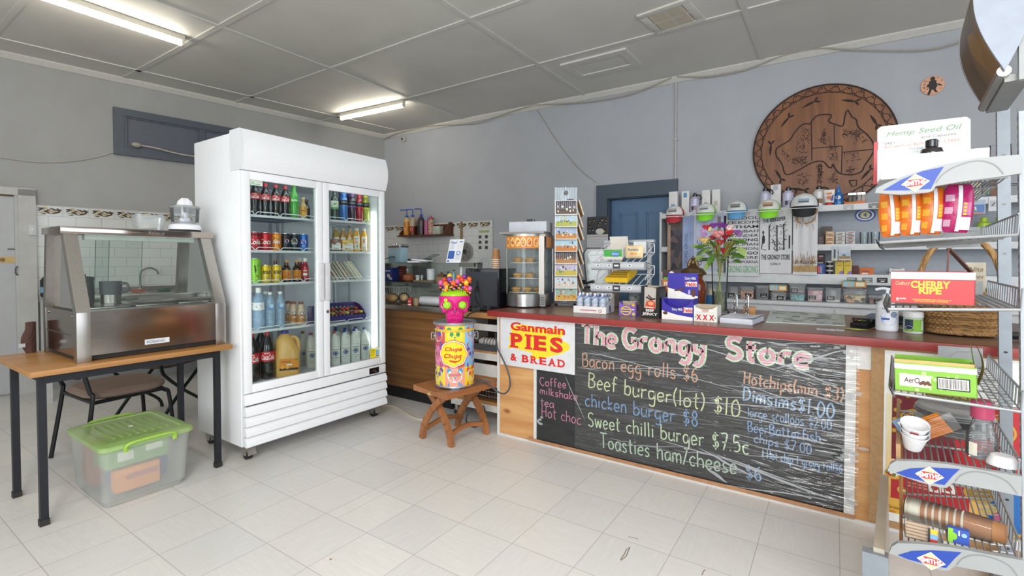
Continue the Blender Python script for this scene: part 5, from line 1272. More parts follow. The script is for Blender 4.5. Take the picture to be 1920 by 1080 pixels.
for px,c1,lb in((800,'#b5608a','pink shaker canister with pale blue lid on the kitchen wall shelf'),(808,'#b04a78','tall pink patterned canister with pink lid on the kitchen wall shelf')):
    t=thing('topping_canister',lb,'canister',wsh(px),0)
    b=MB().lathe([(.034,0),(.036,.005),(.036,.215)],M(c1,.4),18)
    if px==808:b=MB().lathe([(.036,0),(.038,.005),(.038,.215)],speckle(['#b04a78','#d9cf6a','#7fb06a','#d98aa8'],90,.4,0),18)
    b.build('canister_body',t)
    MB().lathe([(.038,.212),(.038,.235),(.02,.25),(.006,.255),(.006,.27)],M('#7fa6d0' if px==800 else '#b03a64',.4),16).build('lid',t)
def d_bk(b,f,d):
    for k in range(10):b.disc(-.04+(k%4)*.027,.02+(k//4)*.03,.009,M(['#8fae8a','#c9a86a','#7a9ab0'][k%3]),f)
box_thing('sprinkle_tub','pale tub with green and yellow dots on the kitchen wall shelf','tub',wsh(821),(.13,.08,.115),'#bfc4b8',RZB,d_bk)
# grey wheel and brown pole hanging on the wall, posters
p=WBp(869,472,.06)
t=thing('perforated_disc','round grey perforated metal wheel hanging on the tiled kitchen wall','wheel',WA+UB*wb(869,472,.06)[0]+NB*.012+Vector((0,0,p.z)),RZB)
MB().cyl((0,0,0),(0,-.035,0),.132,M('#a9a8a4',.4,.5),n=36).cyl((0,-.035,0),(0,-.045,0),.118,M('#8f8e8a',.4,.5),n=36).build('disc',t)
b=MB();f=FX((0,-.0455,0))
for i in range(8):b.disc(.078*math.cos(i*PI/4),.078*math.sin(i*PI/4),.015,M('#6f6e6a',.6),f,n=12)
b.disc(.02,0,.035,M('#3a3836',.6),f);b.build('holes',t)
a_,c_=wb(867,416),wb(866,452)
single(MB().box((0,-.012,0),(.03,.02,a_[1]-c_[1]),M('#8a7450',.6),bev=.003),'wooden_pole','narrow brown strip hanging above the grey wheel on the kitchen tiles','strip',WA+UB*a_[0]+NB*.012+Vector((0,0,(a_[1]+c_[1])/2)),RZB)
def wall_sheet(name,label,cat,pa,pb,col,deco,off=.0115):
    a_,c_=wb(*pa,off),wb(*pb,off)
    t=thing(name,label,cat,WA+UB*a_[0]+NB*off+Vector((0,0,c_[1])),RZB)
    w,h=c_[0]-a_[0],a_[1]-c_[1]
    b=MB().bx(0,w,-.002,0,0,h,M(col,.6));deco(b,FX((0,-.0022,0)),w,h);b.build('sheet',t);return t
def d_p1(b,f,w,h):
    b.rect(.02,h*.84,w-.02,h*.95,M('#a9b27a'),f)
    for k in range(3):
        for j in range(2):b.rect(.015+j*w*.5,h*(.1+.24*k),.015+j*w*.5+w*.22,h*(.1+.24*k)+h*.14,M('#4a4440'),f)
    for k in range(5):b.rect(w*.3,h*(.12+.14*k),w*.46,h*(.13+.14*k),M('#9aa0a0'),f)
wall_sheet('notice_sheet','white notice with dark thumbnail pictures on the kitchen tiles','notice',(896,430),(920,471),'#cfd1ce',d_p1)
def d_p2(b,f,w,h):b.disc(w*.5,h*.45,w*.38,M('#a9b0b8'),f).disc(w*.5,h*.45,w*.34,M('#ccd0d2'),f,.0012);[b.rect(w*.28,h*(.35+.08*k),w*.72,h*(.37+.08*k),M('#a3abb5'),f,.0016)for k in range(4)]
wall_sheet('notice_sheet','faded sheet with a pale round emblem on the kitchen tiles','notice',(896,475),(920,512),'#cdd0d0',d_p2)
wall_sheet('notice_sheet','plain pale sheet behind the leaning notice card on the kitchen tiles','notice',(846,449),(859,470),'#c3c5c4',lambda b,f,w,h:[b.rect(w*.1,h*(.7-.12*k),w*.8,h*(.73-.12*k),M('#a9aba9'),f)for k in range(5)])
# rear bench with a dark machine
t=thing('rear_bench','pale bench along the tiled back wall of the kitchen','bench',WA+UB*.7+NB*.014,RZB)
MB().bx(0,2.3,-.58,0,.87,.905,mst).build('bench_top',t);MB().bx(0,2.3,-.55,0,0,.87,M('#a9a8a3',.5)).build('carcass',t)
p=on_y(772,512,4.85)
t=thing('coffee_machine','dark coffee machine on the rear bench seen through the glass display case','coffee machine',(p.x,4.85,.906),.1)
MB().box((0,0,.19),(.42,.36,.38),M('#2c2b2a',.3),bev=.012).build('machine_body',t)
MB().box((0,-.19,.30),(.34,.03,.06),mdst,bev=.004).build('front_plate',t)
for x in(-.1,.1):MB().cyl((x,-.2,.20),(x,-.2,.25),.03,mchr).cyl((x,-.2,.215),(x,-.33,.21),.011,M('#1a1a1a',.4)).build('group_handle',t)
# ------------------------------------------------------------------ open shelf unit with microwave
UX0,UX1,UY0,UY1=-2.625,-2.045,3.02,3.52
t=thing('open_shelf_unit','open white and pine shelf unit between servery bench and shop counter','shelf unit',(UX0,UY0,0))
w,d=UX1-UX0,UY1-UY0
mpin,mwp=wood('#a9733e','#c4935a',0,.4,14,.06,name='pine'),M('#dcdad5',.45)
uz=lambda py:on_y(910,py,UY0).z
MB().bx(0,w,0,d,uz(597),uz(587),mpin).build('top_board',t)
for y0,y1 in((608,620),(662,675),(683,705),(711,723)):MB().bx(.0,w,0,.016,uz(y1),uz(y0),mwp).build('front_rail',t)
for y0,y1 in((658,662),(705,711),(752,758)):MB().bx(0,w,.004,d,uz(y1),uz(y0),mpin).build('shelf_board',t)
MB().bx(0,w,0,.016,uz(770),uz(758),mwp).build('front_rail',t)
for x in(0,w-.018):MB().bx(x,x+.018,.017,d,.13,uz(597),mwp).build('side_panel',t)
MB().bx(.018,w-.018,d-.012,d,.13,uz(597),M('#3a3530',.7)).build('back_panel',t)
for x in(.03,w-.03):
    for y in(.04,d-.04):MB().cyl((x,y,.03),(x,y,.13),.020,mst).cyl((x,y,0),(x,y,.03),.024,M('#2a2a2c',.6)).build('leg',t)
UT=uz(587)
t=thing('black_microwave','black microwave oven standing back to front on the open shelf unit','microwave',(-2.345,3.20,UT+.0006),.12)
mbk=M('#16181c',.18,coat=.3)
MB().box((0,0,.018+.165),(.31,.30,.33),mbk,bev=.008).build('casing',t)
f=FX((0,-.1505,0));mg=M('#2b2e34',.35)
b=MB().rect(-.14,.05,.14,.32,mg,f)
b.rect(-.055,.16,-.028,.25,M('#0c0c0e',.3),f,.004).build('rear_plate',t)
MB().tube([(-.042,-.16,.20),(-.042,-.19,.17),(-.03,-.19,.10),(.0,-.18,.05),(.01,-.21,.02),(-.07,-.25,-.02),(-.11,-.26,-.14)],.005,M('#101012',.45),6,5).build('power_cord',t)
for x in(-.13,.13):
    for y in(-.12,.12):MB().cyl((x,y,0),(x,y,.02),.014,mbk).build('foot',t)
# upside-down paper cups on the microwave
mkr,mpc=M('#a5744a',.7),M('#d9d3c8',.6)
for k in range(5):
    z=UT+.3495+k*.0165
    c=thing('paper_cup',['lowest brown paper cup of the upturned stack on the microwave','second brown paper cup from the bottom of the upturned stack','middle brown paper cup of the upturned stack on the microwave','second brown paper cup from the top of the upturned stack','topmost brown paper cup of the upturned stack on the microwave'][k],'paper cup',(on_y(930,480,3.2).x,3.2,z),0,'upturned paper cups on the microwave')
    MB().lathe([(.0358,0),(.0358,.004),(.0345,.006)],mpc,22,cap=False).lathe([(.0345,.006),(.026,.088),(.026,.09),(0,.0895)],mkr if k<4 else[mkr,mpc,mpc],22).build('cup_body',c)
# tray of mugs
t=thing('black_tray','black plastic tray of cups in the open shelf unit','tray',(-2.235,3.14,uz(658)+.001),0)
b=MB().bx(-.165,.165,-.11,.11,0,.006,mbk)
for s in(-1,1):b.bx(-.165,.165,s*.11-.003,s*.11+.003,0,.05,mbk).bx(s*.165-.003,s*.165+.003,-.11,.11,0,.05,mbk)
b.build('tray',t)
mcup,mrim=M('#d6d4cf',.3),M('#5a4434',.4)
for i in range(9):
    x=-.118+i*.029
    c=thing('cup','white cup with dark rim lying on its side in the row on the black tray','cup',(-2.235+x,3.10,uz(658)+.055),0,'cups lying in the black tray')
    X=Matrix.Rotation(PI/2,4,'Y')
    MB().lathe([(.0,-.03),(.022,-.03),(.03,-.012),(.042,.035)],mcup,18,X=X).build('cup_body',c)
    MB().lathe([(.042,.035),(.0435,.037),(.041,.039),(.039,.034)],mrim,18,X=X).build('rim',c)
b=MB()
for z in(.02,.06,.1):
    b.tube([(0,0,z),(.44,0,z),(.44,.3,z),(0,.3,z)],.003,M('#8a8c90',.3,.9),5,1,True)
for i in range(16):x=.44*i/15;b.cyl((x,0,0),(x,0,.1),.002,M('#8a8c90',.3,.9),n=5).cyl((x,0,.003),(x,.3,.003),.002,M('#8a8c90',.3,.9),n=5)
single(b,'wire_tray','grey wire tray on the bottom level of the open shelf unit','wire tray',(UX0+.06,UY0+.05,uz(752)+.004))
def d_cal(b,f,w,h):
    r=random.Random(5);b.rect(0,h*.52,w,h,M('#3a3a40',.5),f)
    for i in range(16):x,y=r.uniform(.1,.9)*w,r.uniform(.58,.94)*h;b.disc(x,y,w*.05,M('#17181c',.5),f,.0012+i*.00008,9,h*.05).disc(x+w*.02,y-h*.02,w*.025,M('#d8a83a' if i%2 else '#c9cace',.5),f,.0013+i*.00008,8)
    b.disc(w*.62,h*.60,w*.2,M('#dcdad4',.5),f,.003,16,h*.08).rect(0,h*.01,w,h*.03,M('#b8683a',.5),f,.0012).rect(0,h*.46,w,h*.47,M('#b8683a',.5),f,.0012)
    for i in range(7):
        for j in range(5):b.rect(w*(.08+.13*i),h*(.10+.07*j),w*(.11+.13*i),h*(.115+.07*j),M('#8a8c92',.5),f,.0012)
wall_sheet('wall_calendar','wall calendar with penguin picture hanging beside the blue door frame','calendar',(1101,407),(1140,476),'#cfd0d4',d_cal,.042)
# ------------------------------------------------------------------ stool, lollipop tin and skull
SX,SY,SZ=-2.265,2.655,.385
t=thing('folding_stool','small wooden stool with crossed legs carrying the lollipop tin','stool',(SX,SY,0),-.16)
mstl=wood('#8a5530','#a76f42',1,.4,12,.08,name='oiled_wood')
b=MB();b.grid(lambda u,v:(-.185+.37*u,-.235+.47*v,SZ-.012-.012*math.sin(PI*u)),10,4,mstl)
pts=[(-.185+.37*i/10,SZ-.010*math.sin(PI*i/10))for i in range(11)]
prf=pts+[(x,z-.042+.012*math.sin(PI*i/10))for i,(x,z)in reversed(list(enumerate(pts)))]
b=MB().prism(prf,-.235,.235,mstl,Fr((0,0,0),(1,0,0),(0,0,1)))
b.build('seat',t)
fb=FX((0,-.2355,0))
MB().disc(.0,SZ-.034,.022,M('#c9b27a',.35,.5),fb,.001,20,.010).build('badge',t)
for y in(-.175,.155):
    for s in(1,-1):
        b=MB();yy=y+s*.016
        P=catmull([(s*.14,yy,.0),(s*.115,yy,.10),(s*.02,yy,.235),(-s*.11,yy,SZ-.042)],3)
        for i in range(len(P)-1):bar(b,P[i],Vector(P[i+1])+(Vector(P[i+1])-Vector(P[i]))*.12,.030,.042,mstl)
        b.build('leg',t)
for s in(1,-1):
    b=MB();P=catmull([(s*.122,-.165,.07),(s*.118,-.06,.10),(s*.118,.05,.10),(s*.122,.165,.07)],3)
    for i in range(len(P)-1):bar(b,P[i],Vector(P[i+1])+(Vector(P[i+1])-Vector(P[i]))*.1,.022,.03,mstl)
    b.build('stretcher',t)
AF=.709 # turned to the shop
t=thing('lollipop_tin','tall round tin with colourful panda pictures and a lollipop logo','tin',(SX+.015,SY-.025,SZ+.002),AF)
RT,HT=.140,.438
mtin=M('#b3b4b4',.35,.8)
b=MB().lathe([(RT,0),(RT,.006),(RT-.003,.012)],mtin,48).lathe([(RT-.003,.012),(RT-.003,.385),(RT+.001,.392),(RT+.001,.40),(RT-.003,.405),(RT-.003,HT)],M('#d9b93c',.35),48)
rows=[(.012,.145),(.145,.285),(.285,.430)]
aw=.145
cols=['#e8c92e','#e88a7a','#5aa9d8','#c8443a','#6fb6e0','#e8d23a','#d86a9a','#8fd0e0','#e8a03a']
pals={(0,-1):('#e4d23c','#e9dc9a','#6a4a9c','#6a4a9c'),(0,0):('#e59a86','#e8eef0','#3f9ac8','#3f9ac8'),(0,1):('#e8c92e','#eef0ea','#d8552c','#d8552c'),
        (1,-1):('#d77aa0','#f0b0b8','#b8506a','#b0405c'),(1,0):('#c8642c','#ead9c0','#c8642c','#a8501e'),(1,1):('#7fb4e0','#e9b98a','#5a3fa0','#5a3fa0'),
        (2,-1):('#c85060','#f0dcb0','#3c55b0','#3c55b0'),(2,0):('#e9d02e','#ecd84a','#2f8f4c','#e0c22a'),(2,1):('#88bfe4','#f0c4c0','#d04a50','#d04a50')}
for ri,(z0,z1)in enumerate(rows):
    for ci in range(-3,3):
        bg,hd,pt,bd=pals[(ri,((ci+1)%3)-1)]if-1<=ci<=1 else pals[((ri+ci)%3,(ci%3)-1)]
        F_=Cy((0,0,0),RT-.0028,-PI/2+ci*aw/RT+(.0 if True else 0))
        h=z1-z0;cz=z0+h*.55
        b.rect(-aw/2,z0,aw/2,z1,M(bg,.4,var=0),F_,.0002,8)
        b.disc(0,z0+h*.06,aw*.36,M(bd,.4,var=0),F_,.0005,18,h*.22)
        for s in(-1,1):b.disc(s*aw*.27,cz+h*.26,aw*.12,M(pt,.4,var=0),F_,.0008,12)
        b.disc(0,cz,aw*.36,M(hd,.4,var=0),F_,.0011,20,h*.34)
        for s in(-1,1):b.disc(s*aw*.15,cz+h*.05,aw*.095,M(pt,.4,var=0),F_,.0014,12,h*.11)
        b.disc(0,cz-h*.10,aw*.06,M(pt,.4,var=0),F_,.0014,10,h*.035).disc(0,cz-h*.19,aw*.08,M(pt,.4,var=0),F_,.0014,10,h*.012)
        if(ri,ci)==(2,1):
            for s in(-1,1):b.disc(s*aw*.15,cz+h*.05,aw*.14,M('#e04a50',.4),F_,.0018,14);b.disc(s*aw*.15,cz+h*.05,aw*.11,M('#7fc8e8',.4),F_,.0022,14)
        if(ri,ci)==(0,0):b.rect(-aw*.33,cz-h*.04,aw*.33,cz+h*.14,M('#8fd87a',.4),F_,.0018,4).rect(-aw*.29,cz-h*.02,aw*.29,cz+h*.12,M('#e0607a',.4),F_,.0022,4)
        if(ri,ci)==(0,1):b.poly([(-.02,cz+h*.26),(.02,cz+h*.26),(.008,cz+h*.5)],M('#d8552c'),F_,.0018)
b.build('tin_body',t)
MB().lathe([(RT+.012,HT-.004),(RT+.014,HT+.004),(RT+.010,HT+.012),(RT-.01,HT+.006),(0,HT+.004)],mtin,48).build('lid',t)
F_=Cy((0,0,0),RT-.001,-PI/2-.07);zc=.238
b=MB()
def scallop(r,n=8,k=.09):return[(r*(1+k*abs(math.cos(a*n/2)))*math.cos(a),zc+r*.93*(1+k*abs(math.cos(a*n/2)))*math.sin(a))for a in[2*PI*i/64 for i in range(64)]]
def fan(r,m,h):
    p=scallop(r)
    v=[F_(0,zc,h)]+[F_(x*.5,zc+(y-zc)*.5,h)for x,y in p]+[F_(x,y,h)for x,y in p]
    n=len(p)
    b.raw(v,[(0,1+i,1+(i+1)%n)for i in range(n)]+[(1+i,1+n+i,1+n+(i+1)%n,1+(i+1)%n)for i in range(n)],m)
mcy,mcr=M('#f2d51c',.4),M('#c8261e',.4)
fan(.096,mcr,.003);fan(.092,M('#f4f0e6',.4),.0036);fan(.085,mcr,.0042);fan(.082,mcy,.0048)
b.text('Chupa',0,zc+.012,.036,mcr,F_,w=.115,al='C',bold=.025,shear=.28,z=.0062).text('Chups',-.004,zc-.038,.040,mcr,F_,w=.120,al='C',bold=.025,shear=.28,z=.0062)
b.ribbon(catmull([(.05,zc-.032),(.03,zc-.05),(-.03,zc-.045),(.02,zc-.06)],4),.007,mcr,F_,.0062)
b.build('logo_badge',t)
for s in(-1,1):MB().tube([(s*(RT-.002),-.0,.36),(s*(RT+.022),0,.37),(s*(RT+.022),0,.32),(s*(RT-.002),0,.33)],.004,mtin,6,3).ball((s*RT,0,.345),.012,mtin,8,6).build('handle_lug',t)
TZ2=SZ+HT+.0065
t=thing('skull_jar','hot pink plastic skull jar with green brain top and green eyes','skull jar',(SX+.015,SY-.025,TZ2),AF)
mpk,mgr=M('#d81680',.25,coat=.3),M('#a5d81e',.3,coat=.2)
ks=[(0,.050,.050,-.02),(.012,.060,.058,-.02),(.05,.064,.062,-.02),(.075,.066,.066,-.015),(.09,.082,.075,-.008),(.105,.107,.092,0),(.13,.111,.099,0),(.165,.111,.103,0),(.186,.112,.105,0),(.19,.107,.101,0)]
n=36;v,f=[],[]
for z,rx,ry,yo in ks:
    for i in range(n):
        a=2*PI*i/n;ca,sa=math.cos(a),math.sin(a);e=2.5;q=(abs(ca)**e+abs(sa)**e)**(-1/e)
        v.append((rx*q*ca,ry*q*sa+yo,z))
for k in range(len(ks)-1):f+=[(k*n+i,k*n+(i+1)%n,(k+1)*n+(i+1)%n,(k+1)*n+i)for i in range(n)]
f+=[tuple(range(n-1,-1,-1)),tuple(range((len(ks)-1)*n,len(ks)*n))]
b=MB().raw(v,f,mpk,True)
for s in(-1,1):
    X=Matrix.Translation((s*.050,-.088,.128))@Matrix.Rotation(PI/2,4,'X')@Matrix.Rotation(s*.35,4,'Y')
    b.lathe([(.046,-.02),(.046,.006),(.041,.014),(.034,.012),(.030,-.005),(0,-.008)],mpk,24,X=X,sx=1.05,sy=.9)
    b.ball((s*.066,-.055,.088),(.028,.028,.018),mpk,12,8)
b.ball((0,-.085,.100),(.016,.022,.03),mpk,12,8)
b.build('skull',t)
b=MB();fr3=FX((0,-.108,0));mdp=M('#8a0f52',.4)
b.poly([(-.017,.076),(0,.105),(.017,.076),(.006,.082),(-.006,.082)],mdp,fr3,.0005)
b.build('nose',t)
b=MB()
def tooth(i,s):
    a=-PI/2+(i-3)*.26;return a
for row in(0,1):
    for i in range(7):
        a=-PI/2+(i-3)*.24
        b.ball((.064*math.cos(a)*.98,-.02+.062*math.sin(a),.030+row*.026),(.0085,.009,.012),mpk,8,6)
b.build('teeth',t)
b=MB()
for s in(-1,1):
    b.ball((s*.052,-.093,.128),(.031,.018,.028),M('#9fd62a',.35,bmp=.8,scale=90),18,12)
b.build('eye',t)
b=MB();b.ball((0,0,.190),(.104,.098,.042),mgr,28,14)
for i in range(13):
    x=-.09+i*.015;q=math.sqrt(max(.05,1-(x/.105)**2))
    b.tube([(x,-.095*q,.192),(x*.97+.004,-.06*q,.192+.034*q),(x*.95,0,.192+.042*q),(x*.97,.06*q,.192+.032*q),(x,.095*q,.192)],.006,mgr,6,2)
b.build('brain_top',t)
f=Fr((-.062,-.104,.164),(1,.12,0),(0,0,1));MB().disc(0,0,.012,M('#f0d418',.4),f,.003,20).disc(0,0,.004,M('#b05a1a',.4),f,.004,8).build('sticker',t)
rn=random.Random(11);LP=['pink and black wrapped','orange and yellow wrapped','red wrapped','black and purple wrapped','yellow wrapped','orange and black wrapped']
LC=[('#d85a9a','#1c1a1e'),('#e87a22','#e8c42a'),('#d8402c','#2a1c1c'),('#7a3a98','#1a1a1e'),('#f0c02a','#c8341e'),('#e8682a','#1c1a1a')]
mstick=M('#e4e2dc',.5)
k=0
for x,y,h,tilt in((-.085,-.03,.075,-.15),(-.06,-.055,.062,-.05),(-.062,.01,.078,-.12),(-.036,-.045,.085,.02),(-.03,.02,.10,-.05),(-.015,-.06,.06,.1),(.022,-.05,.07,-.05),(.02,.02,.092,.1),(.045,-.045,.085,.05),(.055,.01,.10,.12),(.07,-.045,.07,.15),(.085,-.01,.095,.18),(.092,-.04,.045,.3)):
    c1,c2=LC[k%6];z0=.19+.042*math.sqrt(max(0,1-(x/.104)**2-(y/.098)**2))-.004
    P=Matrix.Rotation(AF,3,'Z')@Vector((x,y,z0+TZ2));P.x+=SX+.015;P.y+=SY-.025
    o=thing('lollipop',LP[k%6]+' lollipop stuck in the green skull top','lollipop',P,AF,'lollipops in the skull jar')
    d=Vector((math.sin(tilt),0,math.cos(tilt)))
    MB().cyl((0,0,0),d*h,.0022,mstick,n=6).build('stick',o)
    b=MB().ball(d*(h*.5),(.018,.015,.024),M(c2,.3),10,8).ball(d*h,(.019,.018,.020),M(c1,.3),12,8)
    for q in range(3):b.ball(d*(h*(.35+q*.22))+Vector(((-1)**q*.009,-.012,0)),(.010,.006,.009),M(LC[(k+q+1)%6][0],.4),6,5)
    b.build('wrapper',o)
    k+=1
# cables on the floor
mcw,mck=M('#c9bfa8',.6),M('#222226',.5)
P=lambda px,py,z=.006:tuple(on_z(px,py,z))
single(MB().tube([P(706,772),P(715,764),P(730,760),P(748,766),P(765,778),P(785,786),P(800,785),P(806,775),tuple(Vector(P(806,770))+Vector((-.1,.35,0))),tuple(Vector(P(806,765))+Vector((-.15,.5,0)))],.006,mcw,6,5),'floor_cable','cream power cable curling on the floor from the fridge','cable')
Q=lambda px,py,y:tuple(on_y(px,py,y))
single(MB().tube([Q(893,715,2.70),Q(905,716,2.74),Q(920,724,2.74),Q(934,735,2.75),Q(946,738,2.76),Q(955,728,2.77),Q(956,712,2.77),Q(950,690,2.77),Q(940,668,2.78),Q(932,650,2.80),Q(929,625,2.90)],.006,M('#45464a',.5),7,5),'black_cable','dark grey cable looping from the counter edge to the lollipop tin','cable')
single(MB().tube([P(877,775,.2),P(874,788,.03),P(880,798),P(892,800),P(903,790,.03),P(909,770,.15),P(905,760,.24)],.0055,mck,6,5),'black_cable','black cable hanging in a loop behind the wooden stool','cable')
# ------------------------------------------------------------------ the shop counter
CY,CZ,CX0,CX1,CYB=2.85,.905,-2.03,1.75,3.92
mred2=M('#8c2f2a',.4);mtop=M('#7d5f4f',.3,var=.1);mfw=M('#cfcecb',.45,var=.04)
mpine=wood('#b57c48','#cfa06a',0,.45,12,.10,True,name='knotty_pine')
t=thing('shop_counter','long shop counter with red edged top and pine panels behind the chalk menu board','counter',(0,0,0))
MB().bx(CX0-.05,CX1,CY-.05,CYB,CZ-.012,CZ,mtop).bx(CX0-.055,CX1,CY-.055,CY-.03,CZ-.040,CZ+.0005,mred2,.003).bx(CX0-.058,CX0-.03,CY-.05,CYB,CZ-.040,CZ+.0005,mred2,.003).bx(CX0-.03,CX1,CY-.03,CYB,CZ-.038,CZ-.0125,mred2).build('counter_top',t)
MB().bx(CX0,CX1,CY+.004,CY+.02,.012,CZ-.041,mpine).build('front_panel',t)
MB().bx(CX0,CX0+.018,CY+.02,CYB-.05,.012,CZ-.041,mfw).bx(CX0-.004,CX0+.016,CY-.002,CY+.02,.0,CZ-.041,mfw).build('end_panel',t)
MB().bx(CX0,CX1,CYB-.07,CYB-.05,.0,CZ-.041,M('#a58a6c',.6)).build('rear_panel',t)
MB().bx(CX0,CX1,CY-.004,CY+.016,0,.014,mfw).build('foot_strip',t)
cp=lambda px,py,y=CY:(on_y(px,py,y).x,on_y(px,py,y).z)
# white-framed chalk board
xl,xr=cp(1002,700)[0],cp(1604,800)[0]
bl,br_=cp(1007,825),cp(1583,962);xt=cp(1585,640)[0]
tl=cp(1080,600)[1];tr_=cp(1585,646)[1];z1=min((tl+tr_)/2,CZ-.048);z0=(bl[1]+br_[1])/2
bxl,bxr=bl[0],(br_[0]+xt)/2
t=thing('chalk_menu_board','large black chalk menu board in a white frame on the counter front','menu board',(0,CY+.0035,0))
ztop=CZ-.046
MB().bx(xl,bxl,-.014,0,.03,ztop,mfw).bx(bxr,xr,-.014,0,.03,ztop,mfw).bx(bxl,bxr,-.014,0,z1,ztop,mfw).bx(bxl,bxr,-.014,0,.036,z0,mfw).build('frame',t)
MB().bx(xl-.04,xr,-.018,0,.016,.036,M('#a87a56',.5,var=.15)).build('bottom_batten',t)
def slate():
    m,n,l,p=new_mat('chalky_blackboard');v=coords(n,l,(1,1,3));f=noise(n,l,v,5,5,.65,1.2)
    l.new(ramp(n,l,f,[(.3,lin('#1c1d1e')),(.7,lin('#2b2c2d'))]),p.inputs['Base Color']);p.inputs['Roughness'].default_value=.5;return m
MB().bx(bxl,bxr,-.008,0,z0,z1-.001,slate()).build('board',t)
FB=FX((0,CY-.0048-CY-.0035+.0,0));FB=Fr((0,-.0083,0),(1,0,0),(0,0,1))
def chalkm(c):return M(c,.95,var=.22,scale=120)
random.seed(21)
CH=MB()
def wr(s,a,bb,hpx,sw,c,jit=.22,hh=.001):
    p,q=cp(*a),cp(*bb)
    h=on_y(a[0],a[1]-hpx,CY).z-p[1]
    write(CH,s,FB,p[0],p[1],q[0],q[1],h,sw,chalkm(c),jit,hh)
for s,a,bb,h in(('The',(1090,643),(1160,652),36),('Grongy',(1169,650),(1326,669),35),('Store',(1361,670),(1526,690),38)):
    st=random.getstate();wr(s,a,bb,h,.038,'#b9d2b4',.1);random.setstate(st);wr(s,a,bb,h,.020,'#cf98a4',.1,.0016)
for s,a,bb,h,c in(('Bacon egg rolls $6',(1092,686),(1312,716),24,'#bd9478'),('Beef burger(lot) $10',(1103,725),(1391,783),27,'#c3c89a'),('chicken burger $8',(1098,760),(1312,800),24,'#6f90b4'),('Sweet chilli burger $7.5c',(1103,798),(1408,852),25,'#b4c6a6'),('Toasties ham/cheese',(1126,838),(1385,890),27,'#a9bfa6'),('$6',(1399,896),(1431,902),26,'#7f98b8'),
    ('Coffee',(1013,722),(1064,728),15,'#b97a92'),('milkshake',(1013,738),(1085,751),14,'#b97a92'),('tea',(1014,760),(1041,765),15,'#b97a92'),('Hot choc',(1016,780),(1092,796),19,'#b97a92'),
    ('Hotchips(min $3)',(1394,718),(1583,752),22,'#bd9478'),('Dimsims$1.00',(1392,749),(1567,785),25,'#93b0cc'),('large scollops $2.00',(1402,780),(1561,806),17,'#7f98b4'),('BeerBatterfish',(1402,808),(1541,830),19,'#7f9cc4'),('chips $7.00',(1414,828),(1524,852),17,'#7f98b8'),('1 Hot chip 1 gravy roll$6',(1429,857),(1581,886),15,'#7f98b8')):
    wr(s,a,bb,h,.0075 if h>20 else.0055,c)
CH.build('chalk_writing',t)
# cling film stretched over the board
def film():
    m,n,l,p=new_mat('cling_film')
    tr=n.new('ShaderNodeBsdfTransparent');gl=n.new('ShaderNodeBsdfGlossy');gl.inputs['Roughness'].default_value=.10
    mp=coords(n,l,(.9,1,11));f=noise(n,l,mp,2.2,2,.5,1.4)
    bp=n.new('ShaderNodeBump');bp.inputs['Strength'].default_value=1;bp.inputs['Distance'].default_value=.03
    l.new(f,bp.inputs['Height']);l.new(bp.outputs[0],gl.inputs['Normal'])
    mx=n.new('ShaderNodeMixShader');mx.inputs[0].default_value=.075
    l.new(tr.outputs[0],mx.inputs[1]);l.new(gl.outputs[0],mx.inputs[2]);l.new(mx.outputs[0],n['Material Output'].inputs[0]);return m
rn=random.Random(4);mfo=M('#c6cacd',.25,trans=.45)
b=MB();fx0,fx1=cp(1080,700)[0],cp(1612,700)[0]
b.grid(lambda u,v:(fx0+(fx1-fx0)*u,-.017-.002*math.sin(u*9+v*17),.045+(z1+.0-.045)*v),40,30,film(),True)
F2=Fr((0,-.0195,0),(1,0,0),(0,0,1))
def fold(a,bb,w,k=3):
    p,q=cp(*a),cp(*bb);n_=7;pts=[]
    for i in range(n_):u=i/(n_-1);pts.append((p[0]+(q[0]-p[0])*u,p[1]+(q[1]-p[1])*u+rn.uniform(-.004,.004)))
    b.ribbon(catmull(pts,3),w,mfo,F2,rn.uniform(.0001,.0012),True)
for a,bb,w in(((1340,850),(1590,945),.012),((1330,845),(1500,905),.008),((1310,838),(1420,895),.012),((1325,875),(1365,903),.018),((1420,660),(1590,735),.008),((1180,610),(1585,730),.005),((1200,745),(1585,770),.005),((1330,770),(1590,815),.006),((1100,655),(1420,740),.005),((1060,700),(1100,790),.006),((1400,850),(1590,870),.008),((1450,690),(1588,655),.012),((1440,645),(1586,640),.007),((1500,730),(1590,760),.007),((1395,800),(1592,838),.009),((1120,830),(1300,838),.004),((1230,820),(1400,870),.006),((1280,745),(1590,745),.004),((1355,905),(1580,940),.006),((1080,690),(1300,690),.004)):fold(a,bb,w)
for i in range(46):
    x,y=rn.uniform(1080,1560),rn.uniform(625,900);y=max(y,615+(x-1080)*.12);L_=rn.uniform(40,190)
    if x+L_<1590 and y<815+(x-1052)*.22:fold((x,y),(x+L_,y+L_*rn.choice((.06,.14,.2,.34))),rn.uniform(.0015,.005))
for px,py,r in((1600,745,.03),(1602,850,.04),(1600,935,.035),(1015,788,.03),(1583,655,.03)):
    p=cp(px,py)
    for q in range(5):b.disc(p[0]+rn.uniform(-r,r),p[1]+rn.uniform(-r,r),r*rn.uniform(.3,.6),M('#c9ccce',.3,trans=.5),F2,.0005+q*.0006,7,r*rn.uniform(.2,.4))
b.build('cling_film',t)
